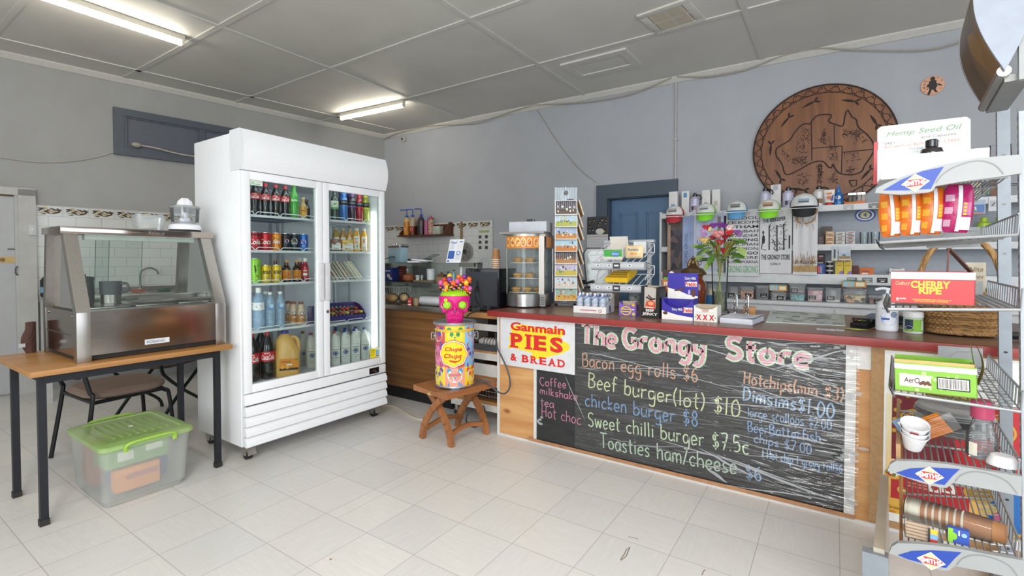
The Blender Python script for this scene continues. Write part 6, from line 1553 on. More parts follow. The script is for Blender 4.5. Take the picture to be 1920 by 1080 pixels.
# pies and bread sign
def cpz(px,py):return cp(px,py,CY-.02)
s0,s1,s2,s3=cpz(937,579),cpz(1078,591),cpz(1077,703),cpz(937,683)
sx0,sx1,sz0,sz1=(s0[0]+s3[0])/2+.005,(s1[0]+s2[0])/2,(s2[1]+s3[1])/2,CZ-.042
t=thing('pies_sign','white, red and yellow pies and bread sign on the counter front','sign',(0,CY-.0125,0))
b=MB().bx(sx0,sx1,-.006,-.0005,sz0,sz1,M('#cfd0d2',.3))
f=Fr((0,-.0062,0),(1,0,0),(0,0,1));W,H=sx1-sx0,sz1-sz0
U=lambda u,v:(sx0+W*u,sz0+H*v)
my,mr=M('#f3cf2c',.4),M('#cf2323',.4)
b.poly([U(*q)for q in((.14,.80),(.30,.88),(.62,.84),(.86,.86),(.85,.72),(.80,.66),(.93,.58),(.94,.48),(.84,.38),(.70,.30),(.55,.22),(.42,.20),(.46,.32),(.20,.38),(.10,.36),(.15,.48),(.12,.60),(.18,.68))],my,f,.0006)
x,z=U(.15,.74);b.text('Ganmain',x,z,H*.175,mr,f,w=W*.73,bold=.035)
def slab(word,x0,z0,h,w,m,st):
    n_=len(word);tot=sum({'I':.52,'&':1.0,' ':.4}.get(c,1)for c in word);cw=w/tot;x=x0
    for c in word:
        k={'I':.52,'&':1.0,' ':.4}.get(c,1);ww=cw*k*.9
        if c=='I':b.rect(x+ww*.22,z0,x+ww*.78,z0+h,m,f,.0016)
        elif c!=' ':b.text(c,x+ww*.07,z0,h,m,f,w=ww*.86,bold=st,z=.0016)
        sr={'P':[(0,.62,0),(0,.3,1)],'I':[(0,1,0),(0,1,1)],'E':[(0,.3,0),(0,.3,1)],'B':[(0,.3,0),(0,.3,1)],'R':[(0,.45,0),(0,.3,1),(.68,1,0)],'A':[(0,.36,0),(.64,1,0)],'D':[(0,.3,0),(0,.3,1)]}.get(c,[])
        for a0,a1,tp in sr:b.rect(x+ww*a0,z0+(h*.87 if tp else 0),x+ww*a1,z0+(h if tp else h*.13),m,f,.0019)
        x+=cw*k
x,z=U(.14,.385);slab('PIES',x,z,H*.30,W*.75,mr,.045)
x,z=U(.14,.11);slab('& BREAD',x,z,H*.15,W*.76,mr,.035)
b.build('sign_panel',t)
# white panel and posters to the right
xa=cp(1606,700)[0];xb=cp(1634,700)[0];zb=cp(1615,692)[1]
single(MB().bx(xa,xa+.42,-.006,0,zb,CZ-.045,M('#d5d3cd',.5)),'whitewashed_board','whitewashed panel on the counter front above the right pine strip','panel',(0,CY+.0035,0))
px0=cp(1641,800)[0];pz1=min(cp(1640,648)[1],CZ-.064);px1=px0+.92
t=thing('festival_poster','red, gold and blue lunar new year poster in brown cardboard frame on the counter front','poster',(0,CY-.003,0))
mcb=M('#a5825a',.7,var=.12,scale=60)
MB().bx(px0-.02,px1,-.007,0,.03,pz1+.02,mcb).build('backing',t)
f=Fr((0,-.0072,0),(1,0,0),(0,0,1));cz_=lambda px,py:cp(px,py,CY-.01)
b=MB();X0_,X1_=cz_(1655,900)[0],px1-.05;Zt,Zb=cz_(1645,655)[1],cz_(1645,962)[1]
b.bx(X0_,X1_,-.0085,-.007,Zb-.02,Zt,M('#e4e3de',.4));f=Fr((0,-.0087,0),(1,0,0),(0,0,1))
def gold():
    m,n,l,p=new_mat('gold_print');tc=n.new('ShaderNodeTexCoord');sx=n.new('ShaderNodeSeparateXYZ');l.new(tc.outputs['Object'],sx.inputs[0])
    l.new(ramp(n,l,sx.outputs[2],[(.1,lin('#d9a224')),(.55,lin('#e8dcb8'))]),p.inputs['Base Color']);p.inputs['Roughness'].default_value=.4;return m
mG,mD,mR,mB_=gold(),M('#6e1420',.4),M('#b01a22',.4),M('#1f63a8',.4);mgd=M('#b8923a',.4,.3)
Zg=cz_(1650,735)[1];b.rect(X0_+.01,Zb+.02,X1_,Zg,mG,f)
xm=cz_(1672,800)[0];xq=cz_(1790,800)[0];zd=cz_(1720,868)[1]
b.rect(xm,zd,xq,Zg,mD,f,.0014).rect(xq,zd,X1_,Zg,mR,f,.0016).rect(xm,Zb+.09,xm+.27,zd-.01,mR,f,.0014).rect(xm+.33,Zb+.05,X1_,zd-.06,mB_,f,.0014)
cx_,cz2=cz_(1717,792)
for r_,m_ in((.062,mgd),(.054,mD),(.049,mgd)):b.disc(cx_,cz2,r_,m_,f,.002+(.062-r_)*.05,28)
b.poly([(cx_-.02,cz2+.02),(cx_-.035,cz2+.045),(cx_-.01,cz2+.03),(cx_+.01,cz2+.03),(cx_+.035,cz2+.045),(cx_+.02,cz2+.02),(cx_+.01,cz2-.03),(cx_-.01,cz2-.03)],mD,f,.0034)
for px,py in((1686,752),(1680,768),(1678,785),(1702,742),(1676,806),(1742,746)):p=cz_(px,py);b.disc(p[0],p[1],.010,mgd,f,.0022,7)
for px,py,r_ in((1762,748,.034),(1787,768,.03)):p=cz_(px,py);b.poly([(p[0],p[1]+r_),(p[0]+r_,p[1]),(p[0],p[1]-r_),(p[0]-r_,p[1])],M('#e8e4da'),f,.003).disc(p[0],p[1],r_*.45,mR,f,.0036,6)
p=cz_(1875,810);b.disc(p[0],p[1],.05,mgd,f,.003,24).disc(p[0],p[1],.042,mR,f,.0034,24).text('2021',p[0],p[1]-.012,.022,mgd,f,al='C',z=.004)
for k in range(4):p=cz_(1855,778);b.rect(p[0],p[1]-k*.014,p[0]+.07,p[1]-k*.014+.007,mgd,f,.003)
for px,py,r_,ry in((1675,888,.034,.024),(1690,918,.016,.016)):
    p=cz_(px,py);b.disc(p[0],p[1],r_,M('#d9a63a'),f,.003,20,ry).disc(p[0],p[1]+ry*.2,r_*.85,speckle(['#a8342a','#e0b24a','#5a7a3a','#f0e2c0','#c86a2a'],90,.5,0),f,.0036,20,ry*.75)
for px,py in((1752,914),(1778,916)):p=cz_(px,py);b.rect(p[0]-.022,p[1]-.02,p[0]+.022,p[1]+.02,M('#e8e4da'),f,.003).disc(p[0],p[1],.013,mR,f,.0036,6)
p=cz_(1700,905);b.text('HAPPY LUNAR',p[0],p[1],.008,M('#e8d8b0'),f,z=.003).text('NEW YEAR 2021',p[0],p[1]-.014,.008,M('#e8d8b0'),f,z=.003)
p=cz_(1835,925);b.disc(p[0],p[1],.05,mgd,f,.0034,24,.04).disc(p[0],p[1],.036,M('#8f7430',.4,.3),f,.004,24,.028)
p=cz_(1855,955);b.disc(p[0],p[1],.024,M('#d9c06a',.4,.3),f,.003,20).text('2021',p[0]+.01,p[1]+.04,.018,mgd,f,z=.003)
for k in range(7):a=k*.9;p=cz_(1880,972);b.disc(p[0]+.022*math.cos(a),p[1]+.018*math.sin(a),.012,M('#c85a8a'),f,.003+k*.0002,8)
p=cz_(1850,998);b.text('of the Ox',p[0],p[1],.02,M('#4a3414'),f,z=.003);p=cz_(1832,1015);b.text('table h',p[0],p[1]+.015,.030,M('#9a3a1c'),f,z=.003)
p=cz_(1664,950);b.text('Dream',p[0],p[1],.014,M('#5a4018'),f,z=.0045).text('Lim',p[0],p[1]-.02,.014,M('#b8401c'),f,z=.0045)
b.build('print',t)
# ------------------------------------------------------------------ things on the counter
def ct(px,py,dz=.0006):p=on_z(px,py,CZ);return(p.x,p.y,CZ+dz)
def back(p,rz,d):return(p[0]-math.sin(rz)*d,p[1]+math.cos(rz)*d,p[2])
# pie warmer with bowed glass front
rz=.30
t=thing('pie_warmer','tall stainless pie warmer with bowed glass front and orange header on the counter end','pie warmer',back(ct(982,578),rz,.20),rz)
hw,hd=.155,.17
def bow(u,x0=-hw,x1=hw-.045,dep=.075):x=x0+(x1-x0)*u;return(x,-hd+.03-dep*(1-(2*u-1)**2)+.0)
def bowsheet(mb,z0,z1,m,off=0.):mb.grid(lambda u,v:(bow(u)[0],bow(u)[1]-off,z0+(z1-z0)*v),20,1,m,True);return mb
b=MB();arc=[bow(i/20)for i in range(21)]
b.prism(arc+[(hw,-hd+.02),(hw,hd),(-hw,hd)],.012,.105,steel('#a9a8a6',.3,0),FZ())
for i in range(3):
    for j in range(4):b.cyl((hw-.03+i*.012-.01,-hd+.018,.03+j*.016),(hw-.03+i*.012-.01,-hd+.010,.03+j*.016),.003,mblk)
for x in(-.12,.12):
    for y in(-.1,.14):b.cyl((x,y,0),(x,y,.014),.016,M('#222',.6)if 0 else mblk)
b.build('base',t)
b=MB().prism(arc+[(hw,-hd+.02),(hw,hd),(-hw,hd)],.545,.562,mst,FZ()).bx(hw-.05,hw-.008,-hd+.018,-hd+.045,.105,.545,mst).bx(hw-.006,hw,hd-.03,hd,.105,.545,mst).bx(-hw,-hw+.006,-hd+.03,-hd+.05,.105,.545,mst).bx(-hw,hw,hd-.006,hd,.105,.545,M('#8f9092',.4,.6));b.build('frame',t)
bowsheet(MB(),.105,.545,gfr).build('front_glass',t)
MB().raw([(hw-.003,-hd+.045,.105),(hw-.003,hd-.03,.105),(hw-.003,hd-.03,.545),(hw-.003,-hd+.045,.545)],[(0,1,2,3)],gfr).build('side_glass',t)
b=bowsheet(MB(),.455,.545,M('#dd8426',.4),.002);mcrm=M('#f0e2b8',.5);food=['#d9b23c','#c8502c','#e8c95a','#a8582c','#d87a3c']
for i in range(6):
    u=.09+i*.165;x,y=bow(u);d0,d1=bow(u-.02),bow(u+.02);ux=Vector((d1[0]-d0[0],d1[1]-d0[1],0)).normalized()
    f=Fr((x,y-.003,.5),ux,(0,0,1));b.disc(0,0,.021,mcrm,f,.001,16,.034).disc(0,0,.016,speckle(food,110,.5,0),f,.002,14,.027)
f=FXp((hw,0,.46));b.rect(-hd+.05,0,hd-.03,.085,M('#dd8426',.4),f,.001).disc(.03,.042,.03,mcrm,f,.002).disc(.03,.042,.024,speckle(food,110,.5,0),f,.003)
b.build('header_strip',t)
for z in(.115,.225,.345):
    b=MB()
    for i in range(12):x=-hw+.01+i*.024;b.cyl((x,-hd+.06,z),(x,hd-.02,z),.002,mwire,n=5)
    b.cyl((-hw+.01,-hd+.06,z-.002),(hw-.05,-hd+.06,z-.002),.003,mwire);b.build('wire_rack',t)
MB().box((-.04,.02,.574),(.36,.30,.016),M('#8f8c86',.45),bev=.002).build('top_lid',t)
mpie=M('#cf9a5a',.6,var=.25,scale=40,bmp=.3)
nm=0
for z,xs in((.118,(-.095,-.003,.09)),(.228,(-.08,.014)),(.348,(-.08,.016))):
    for x in xs:
        P=Matrix.Rotation(rz,3,'Z')@Vector((x,-.075,z));o=t.location
        q=thing('pie',['golden pie at the left of the lowest warmer rack','golden pie in the middle of the lowest warmer rack','golden pie at the right of the lowest warmer rack','golden pie at the left of the middle warmer rack','golden pie at the right of the middle warmer rack','pasty at the left of the top warmer rack','dark tray pastry at the right of the top warmer rack'][nm],'pie',(o[0]+P.x,o[1]+P.y,o[2]+P.z),.2,'pies in the warmer');nm+=1
        MB().lathe([(.032,0),(.040,.020),(.044,.023)],M('#b98848',.6),20).lathe([(.044,.023),(.040,.031),(.02,.037),(0,.039)],mpie,20).build('crust',q)
o=t.location
t2=thing('white_warmer_box','pale grey box lying on top of the pie warmer','box',(o[0],o[1],o[2]+.5825),rz)
MB().box((0,.02,.041),(.30,.22,.08),M('#b9bcc4',.5),bev=.004).build('box',t2)
single(MB().box((0,0,.009),(.06,.04,.018),mbk,bev=.003),'black_gadget','small black gadget on the box over the pie warmer','gadget',(o[0]+.03,o[1]-.04,o[2]+.664),rz)
# postcard spinner
sc_=ct(1061,574);rzs=.52
t=thing('postcard_spinner','tall clear postcard spinner full of watercolour cards on the counter','card spinner',back(sc_,rzs,.09),rzs)
macr=clear('#f4f7f8',.06,.03)
MB().lathe([(.085,0),(.09,.006),(.09,.016),(.02,.022)],macr,32).build('base',t)
MB().box((0,0,.47),(.07,.07,.90),macr).cyl((0,0,.02),(0,0,.95),.008,mchr).build('post',t)
b=MB()
for i in range(9):b.box((-.08+i*.02,-.04+.012*(i%2),.89),(.018,.004,.11),clear('#dfeaf0',.18,.03))
b.disc(.0,.9,.018,M('#5a5c60'),FX((0,-.05,0))).rect(.01,.828,.06,.85,M('#2a2a2c'),FX((0,-.048,0)));b.build('header',t)
def art(b,f,w,h,k):
    r=random.Random(k*7+1)
    sky,gnd,ob=[('#8a8890','#6a5a50','#e6e4e0'),('#bcd3e0','#b3b860','#d8c44a'),('#a9bcd6','#c98a4a','#e6e0d6'),('#b3d6e6','#d0823c','#b9b4b0'),('#807a80','#b98a5a','#8a4a44'),('#c9c2dc','#c9b84a','#5a8a5a'),('#cfe0ee','#d8d2c8','#c08a6a'),('#9ac2b8','#dba83c','#c86a2c')][k]
    b.rect(.006,.006,w-.006,h-.006,M(sky,.5),f).rect(.006,.006,w-.006,h*.38,M(gnd,.5),f,.001)
    if k in(0,4):[b.rect(.01+i*w*.09,h*.3,.016+i*w*.09,h-.008,M('#4a4248',.5),f,.0012)for i in range(10)]
    for i in range(16):b.disc(w*r.uniform(.12,.88),h*r.uniform(.22,.62),w*r.uniform(.015,.05),M(r.choice([ob,gnd,'#5a4a42','#e8e2d8',ob,'#6a7a9a' if k%2 else '#4a7a4a']),.5),f,.0014+i*.00008,9,h*r.uniform(.03,.1))
    for i in range(5):b.disc(w*r.uniform(.1,.9),h*r.uniform(.7,.92),w*.06,M('#e6ecf0' if k not in(0,4,7)else '#5a5a68',.5),f,.0012,9,h*.04)
mkraft=M('#b3926a',.8)
names=['a grey forest with white tents','a green coast road with cars','a sandy plain under blue sky','a jeep on red ground','two animals in a dark forest','a lilac street scene','pale blue and pink animals','an orange house among trees']
for k in range(8):
    z=.775-k*.0965
    for s_,(rzo,off)in enumerate(((0,.105),(PI/2,.128))):
        P=Matrix.Rotation(rzs+rzo,3,'Z')@Vector((0,-off,0))
        q=tag(thing('postcard',('postcards with a watercolour of '+names[k]+' on the spinner front')if s_==0 else 'postcards seen edge-on at the right side of the spinner','postcards',(t.location[0]+P.x,t.location[1]+P.y,CZ+z-.055),rzs+rzo+(-.04 if k%2 else.03)),('postcards with a watercolour of '+names[k]+' on the spinner front')if s_==0 else 'postcards seen edge-on at the right side of the spinner','postcards','postcards on the spinner' if s_==0 else 'edge-on postcards on the spinner')
        f=Fr((-.088,-.012,0),(1,0,0),(0,.30,.954))
        b=MB().prism([(0,0),(.176,0),(.176,.125),(0,.125)],-.004,0,M('#e9e8e4',.5),f).prism([(0,0),(.176,0),(.176,.126),(0,.126)],-.011,-.004,mkraft,f)
        if s_==0:art(b,f,.176,.125,k)
        b.build('cards',q)
# tray of small character-free drink bottles
dk=ct(1105,588);rz=.06
t=thing('drink_tray','low white display tray of small drink bottles on the counter','tray',back(dk,rz,.09),rz)
b=MB().box((0,-.085,.024),(.235,.004,.046),M('#e6e4e2',.5)).box((0,0,.002),(.235,.17,.004),mcb).box((0,.085,.065),(.235,.004,.13),mcb).box((-.116,0,.024),(.004,.17,.046),M('#e6e4e2',.5))
b.prism([(-.085,0),(.085,0),(.085,.13),(-.085,.046)],.1145,.1165,M('#d8dade',.5),Fr((0,0,0),(0,1,0),(0,0,1)))
f=FX((0,-.0875,0));b.rect(-.07,.018,.05,.026,M('#c88a86'),f).disc(.075,.02,.011,M('#c84a50'),f,n=12).disc(.075,.02,.007,M('#e6e4e2'),f,.0012,10)
f=FX((.045,.0825,.09));b.rect(-.045,0,.06,.042,M('#eceae6'),f,.002).text('$4.50EA',-.04,.012,.02,K_,f,w=.092,bold=.02,z=.003)
f=FXp((.1172,0,0));b.disc(-.01,.03,.018,M('#3a5aa0'),f,n=14,ry=.026).disc(-.01,.03,.008,M('#c84a50'),f,.0014)
b.build('tray',t)
for i in range(8):
    P=Matrix.Rotation(rz,3,'Z')@Vector((-.085+(i%4)*.055,-.05+(i//4)*.06,.005));o=t.location
    q=thing('drink_bottle',['first','second','third','fourth'][i%4]+' small clear drink bottle from the left in the '+('front' if i<4 else 'rear')+' row of the white tray','drink bottle',(o[0]+P.x,o[1]+P.y,o[2]+P.z),rz,'small drink bottles in the white tray')
    b=MB().lathe([(.018,0),(.024,.008),(.025,.045),(.023,.06),(.025,.075),(.02,.10),(.010,.115),(.009,.122)],M('#c3d0e0',.12,trans=.25,coat=.4),16)
    F_=Cy((0,0,0),.0253,-PI/2);b.disc(0,.038,.010,M('#c8605c'),F_,.0004,12,.014).disc(0,.040,.006,M('#e4e8f0'),F_,.0007,10,.009);b.build('bottle_body',q)
    MB().tube([(-.022,-.012,.085),(.0,-.018,.098),(.018,-.006,.118)],.0035,M('#3f5aa8'),6,3).cyl((0,0,.12),(0,0,.132),.010,M('#dfe3ea',.4)).build('cap',q)
# old shop scale
t=thing('shop_scale','old silver shop scale with slanted fan shaped glass on the counter','scale',(on_y(1112,560,3.84).x,3.84,CZ+.001),.35)
msl=M('#b3b6b8',.35,.5)
MB().lathe([(.12,0),(.125,.02),(.115,.08),(.09,.11),(.095,.13),(.03,.135)],msl,28).build('base',t)
b=MB();X=Matrix.Rotation(.25,4,'Y')
def scp(h):return[(-.07,.12),(.10,.12),(.20,.40),(.17,.46),(.02,.475),(-.13,.46),(-.15,.41)]
f=Fr((0,0,0),(.97,0,-.1),(.16,0,.98))
b.prism(scp(0),-.04,.04,M('#bfc6c8',.35),f);b.ribbon(scp(0)+[scp(0)[0]],.014,M('#2c2f33',.4),f,.0412)
b.poly([(x*.82,.12+(y-.12)*.9+.01)for x,y in scp(0)],M('#b3bcbc',.12),f,.043);b.ribbon([(-.09,.40),(.02,.425),(.13,.41)],.004,mbk,f,.045).ribbon([(-.0,.15),(.01,.40)],.003,M('#a8322c'),f,.045)
b.build('dial_case',t)
MB().lathe([(.02,.135),(.13,.142),(.135,.15),(.02,.146)],mchr,28,c=(-.02,-.06,.0)).build('pan',t)
single(MB().tube([(-.06,.0,.02),(-.02,.05,.035),(.05,.03,.02),(.06,-.03,.03),(0,-.05,.015),(-.05,-.01,.035),(-.01,.045,.02),(.055,.01,.035),(.03,-.045,.02),(-.04,-.035,.012)],.009,mbk,7,4),'coiled_cord','coiled black cord lying on the shop scale pan','cord',(t.location[0]-.02,t.location[1]-.085,CZ+.154))
# sloping wire rack with price rails
rp=ct(1163,591);t=thing('counter_rack','small two tier wire rack with grey price rails on the counter','display rack',(rp[0]-.03,rp[1]+.05,CZ+.001),.02)
mgr2=M('#a9acb0',.4,.3)
for x in(-.145,.145):
    b=MB().bx(x-.012,x+.012,.19,.215,0,.50,mgr2).bx(x-.012,x+.012,.11,.215,0,.014,mgr2)
    for k in range(12):b.disc(x,.06+k*.035,.004,mbk,FX((0,.1895,0)),n=8)
    b.build('upright',t)
MB().bx(-.18,.18,.185,.22,.485,.505,mgr2).build('top_bar',t)
RK={}
for k,z in enumerate((.325,.175)):
    MB().cyl((-.185,-.02,z),(.185,-.02,z),.028,M('#b9bcc0',.35),n=20).build('price_rail',t)
    f=FX((0,-.0485,z));b=MB().rect(-.025,-.018,.025,.02,mbk,f,.001)
    for x in(-.13,-.05,.09):b.rect(x-.014,-.004,x+.014,.010,M('#e0e2e4',.5),f,.001).rect(x-.006,.0,x+.006,.006,K_,f,.002)
    b.rect(-.016,-.004,.016,.008,M('#c9cccf'),f,.002);b.build('price_tickets',t)
    b=MB()
    for i in range(9):x=-.18+i*.045;b.tube([(x,-.02,z+.018),(x,.20,z+.09)]+([(x,.20,z+.15)]if i in(0,8)else[]),.0025,mwire,5)
    b.cyl((-.18,.20,z+.09),(.18,.20,z+.09),.003,mwire).tube([(-.18,-.01,z+.06),(-.18,.2,z+.15),(.18,.2,z+.15),(.18,-.01,z+.06)],.0025,mwire,5);b.build('wire_shelf',t);RK[k]=z
ro=t.location
def onrack(x,y,k):return(ro[0]+x,ro[1]+y,CZ+RK[k]+.036+(y+.02)*.072/.22)
t=thing('gum_box','white open display box with green front on the upper counter rack','display box',onrack(-.05,.06,0),.02);R_s=Matrix.Rotation(.32,3,'X')
b=MB().box((0,.02,.012),(.13,.14,.02),M('#dad5cc',.6),rot=R_s).box((0,-.045,.02),(.13,.006,.055),M('#4aa64a',.5),rot=R_s).box((0,.08,.085),(.13,.004,.12),M('#d6d0c6',.6),rot=R_s)
for s in(-1,1):b.box((s*.065,.02,.04),(.003,.14,.05),M('#e2e4e6',.5),rot=R_s)
f=FX((0,-.052,.02));b.disc(.02,0,.028,M('#3a7ac0'),f,.001,16,.018).text('Extra',.02,-.007,.014,mwhi,f,al='C',w=.045,z=.002,shear=.2);b.build('box',t)
t=thing('popcorn_bag','cream snack bag with blue lettering on the upper counter rack','snack bag',onrack(.095,.03,0),.05)
def pillow(b,w,h,d,m,X=None,nu=12,nv=10,pin=.06):
    for s in(1,-1):b.grid(lambda u,v:tuple((X or Matrix.Identity(4))@Vector(((u-.5)*w*(1-pin+pin*max(0,math.sin(PI*v))**.6),s*d/2*(math.sin(PI*u)**.6)*(math.sin(PI*v)**.55),v*h))),nu,nv,m,True)
    return b
b=pillow(MB(),.12,.085,.04,M('#dfc79a',.35));f=FX((0,-.0225,0));b.text('Kettle',0,.048,.018,M('#4a5a8a'),f,al='C',w=.07,bold=.01).disc(-.01,.03,.014,M('#d08a3a'),f,n=10,ry=.008).disc(.015,.032,.012,M('#d9a04a'),f,.0012,10,.007);b.build('bag',t)
single(MB().box((0,0,.04),(.085,.02,.08),M('#d9dbde',.5)),'white_carton','white carton behind the cream snack bag on the counter rack','carton',onrack(.10,.13,0),.0)
for i,x in enumerate((-.055,.02)):
    t=thing('yellow_box',('yellow display box on the lower counter rack, left of the pair','yellow display box with open brown back on the lower counter rack')[i],'display box',onrack(x,.05,1),-.05,'yellow boxes on the counter rack')
    b=MB().box((0,.02,.018),(.085,.15,.032),M('#dfb41c',.5),rot=R_s);f=Fr((0,.02,.034),(1,0,0),(0,.95,.31))
    for k in range(3):b.rect(-.035,-.06+k*.045,.035,-.05+k*.045,M('#b08a14'),f,.002).rect(-.03,-.045+k*.045,.03,-.035+k*.045,M('#eecf4a'),f,.002)
    if i:b.box((0,.10,.065),(.088,.004,.05),mcb,rot=R_s).box((.044,.03,.045),(.003,.16,.05),M('#dfb41c',.5),rot=R_s)
    b.build('box',t)
# small boxes and jars behind the rack
for x,y,r_,h_,c_,nm,lb in((1150,3.56,.05,.16,'#6a4438','storage_jar','clear jar with brown contents behind the counter rack'),(1188,3.66,.045,.11,'#c9cccb','plastic_tub','pale plastic tub behind the counter rack')):
    t=thing(nm,lb,'jar',(on_y(x,570,y).x,y,CZ+.0006));MB().lathe([(r_*.9,0),(r_,.008),(r_,h_)],clear('#f2f4f4',.15,.05),20).lathe([(0,.004),(r_*.93,.004),(r_*.93,h_*.75),(0,h_*.75)],speckle([c_,'#4a2c22',c_],60),18).build('jar_body',t);MB().lathe([(r_*1.02,h_),(r_*1.02,h_+.014),(0,h_+.016)],M('#b9bcbd',.4),20).build('lid',t)
# open display cartons along the front
def fbox(name,label,pl,pr,d,h,col,deco,hpanel=None,cut=.55,rz=0.,cat='display box'):
    a,c=ct(*pl),ct(*pr);w=math.hypot(c[0]-a[0],c[1]-a[1]);rz=math.atan2(c[1]-a[1],c[0]-a[0])+rz
    t=thing(name,label,cat,((a[0]+c[0])/2,(a[1]+c[1])/2,CZ+.0006),rz)
    m=M(col,.45);f=FX((0,-.0015,0));b=MB()
    n_=10;top=[(w/2-w*i/n_,h*(1-(1-cut)*math.sin(PI*i/n_)**.6))for i in range(n_+1)]
    b.prism([(-w/2,0),(w/2,0)]+top,-.0015,.0,m,f)
    for s in(-1,1):b.bx(s*w/2-.001,s*w/2+.001,0,d,0,h,m)
    b.bx(-w/2,w/2,0,d,0,.003,m).bx(-w/2,w/2,d-.002,d,0,h*(1.5 if hpanel else 1),M('#b9a890',.7)if not hpanel else m)
    deco(b,FX((0,-.0018,0)),w,h);b.build('carton',t)
    if hpanel:b=MB().bx(-w/2,w/2,d-.003,d,h*.9,h*.9+hpanel[0],M(hpanel[1],.45));hpanel[2](b,FX((0,d-.0033,h*.9)),w,hpanel[0]);b.build('header',t)
    return t,w
def d_pp(b,f,w,h):
    b.disc(-w*.08,h*.36,w*.33,M('#e8c41c'),f,.001,24,h*.33).disc(-w*.08,h*.36,w*.27,M('#6a4ab0'),f,.0014,24,h*.25)
    for k,(y_,c_)in enumerate(((.44,'#eed02a'),(.27,'#f2dc5a'))):b.ribbon(catmull([(-w*.30+w*.05*i,h*(y_+.05*(i%2)))for i in range(10)],3),h*.06,M(c_,.4),f,.002)
    b.disc(w*.36,h*.78,w*.09,M('#e8b42a'),f,.001,12,h*.1).disc(w*.38,h*.14,w*.09,M('#d8c85a'),f,.001,12,h*.12).rect(w*.26,h*.42,w*.42,h*.5,mwhi,f)
t,w=fbox('purple_carton','small purple display carton with yellow oval on the counter front',(1161,591),(1192,593),.07,.09,'#7a5ab4',d_pp,cut=.75)
b=MB().rect(.01,.02,.06,.085,M('#c9ab1c',.5),FXp((w/2+.0012,0,0))).disc(.035,.05,.018,M('#5a3a80',.5),FXp((w/2+.0012,0,0)),.0014,14,.028);b.build('side_print',t)
def d_jk(b,f,w,h):
    b.poly([(-w*.32,h*.30),(w*.30,h*.30),(w*.34,h*.94),(-w*.30,h*.98)],M('#b9b3ac',.5),f).poly([(-w*.30,h*.30),(w*.28,h*.30),(w*.3,h*.5),(w*.1,h*.58),(-w*.2,h*.52)],M('#c8502c',.5),f,.0014).disc(w*.05,h*.46,w*.16,M('#e0a07a'),f,.002,12,h*.06).ribbon([(-w*.2,h*.66),(w*.05,h*.58),(w*.3,h*.62)],.010,M('#3a1c18'),f,.0022).ribbon([(-w*.1,h*.72),(w*.15,h*.60)],.008,M('#4a201a'),f,.0024).ribbon([(-w*.25,h*.34),(w*.2,h*.33)],.006,mwhi,f,.0024)
    b.text('BEEF',0,h*.20,h*.085,mwhi,f,al='C',w=w*.45,bold=.03).text('JERKY',0,h*.06,h*.11,mwhi,f,al='C',w=w*.85,bold=.03)
fbox('jerky_box','black beef jerky display box in front on the counter',(1202,595),(1236,598),.085,.20,'#1f1d1c',d_jk,cut=.95)
def hj(b,f,w,h):
    b.rect(-w/2,0,w/2,h*.3,M('#8a4a20'),f).rect(-w/2,h*.15,w/2,h*.6,M('#c8722c'),f,.001).disc(.0,h*.82,w*.14,mwhi,f,.0014,12,h*.12).disc(-w*.34,h*.62,w*.10,M('#5ab03c'),f,.002,10,h*.06).disc(-w*.17,h*.62,w*.10,M('#5ab03c'),f,.0022,10,h*.06)
    b.text('BEEF',w*.05,h*.48,h*.12,mwhi,f,al='C',w=w*.5,bold=.03,z=.003).text('JERKY',0,h*.28,h*.19,mwhi,f,al='C',w=w*.88,bold=.03,z=.003)
fbox('jerky_box','beef jerky box with tall orange header behind the black one',(1237,590),(1272,592),.07,.16,'#2a2422',lambda b,f,w,h:None,(.155,'#3a241c',hj),.8)
def d_fr(b,f,w,h):b.poly([(-w/2,0),(w/2,0),(w/2,h*.15),(0,h*.24),(-w/2,h*.42)],mwhi,f).text('Dairy Milk',-w*.16,h*.40,h*.16,mwhi,f,w=w*.34,bold=.01,z=.002).text('Freddo',w*.20,h*.38,h*.2,mred,f,w=w*.29,bold=.03,z=.0024).rect(w*.2,h*.36,w*.49,h*.60,mwhi,f,.0014).disc(-w*.38,h*.3,w*.08,M('#5a3020'),f,.002,10,h*.08)
def hf(b,f,w,h):b.poly([(-w/2,h*.02),(w/2,h*.02),(w/2,h*.14),(w*.2,h*.18),(-w*.1,h*.32),(-w/2,h*.44)],mwhi,f).rect(w*.09,h*.50,w*.47,h*.68,mwhi,f,.0014).text('Dairy Milk',w*.08,h*.72,h*.14,mwhi,f,w=w*.36,bold=.01,z=.002).text('Freddo',w*.10,h*.51,h*.17,mred,f,w=w*.36,bold=.03,z=.003).disc(w*.36,h*.26,w*.07,M('#5a3020'),f,.002,12,h*.16).disc(w*.22,h*.28,w*.04,M('#b9a8d0'),f,.002,10,h*.1).poly([(-w*.3,h*.3),(-.0,h*.34),(w*.06,h*.5),(-w*.05,h*.42),(-w*.25,h*.36)],M('#5a3020'),f,.002)
mfp='#33279c'
t,w=fbox('freddo_box','purple chocolate display carton with tall header in the middle of the counter',(1241,598),(1299,602),.12,.13,mfp,d_fr,(.165,mfp,hf),.55)
single(MB().box((0,0,.03),(.15,.08,.055),M('#2c2390',.35),bev=.004),'chocolate_stock','purple wrapped chocolates inside the purple display carton','chocolates',(t.location[0]+.0,t.location[1]+.06,CZ+.005),t.rotation_euler[2])
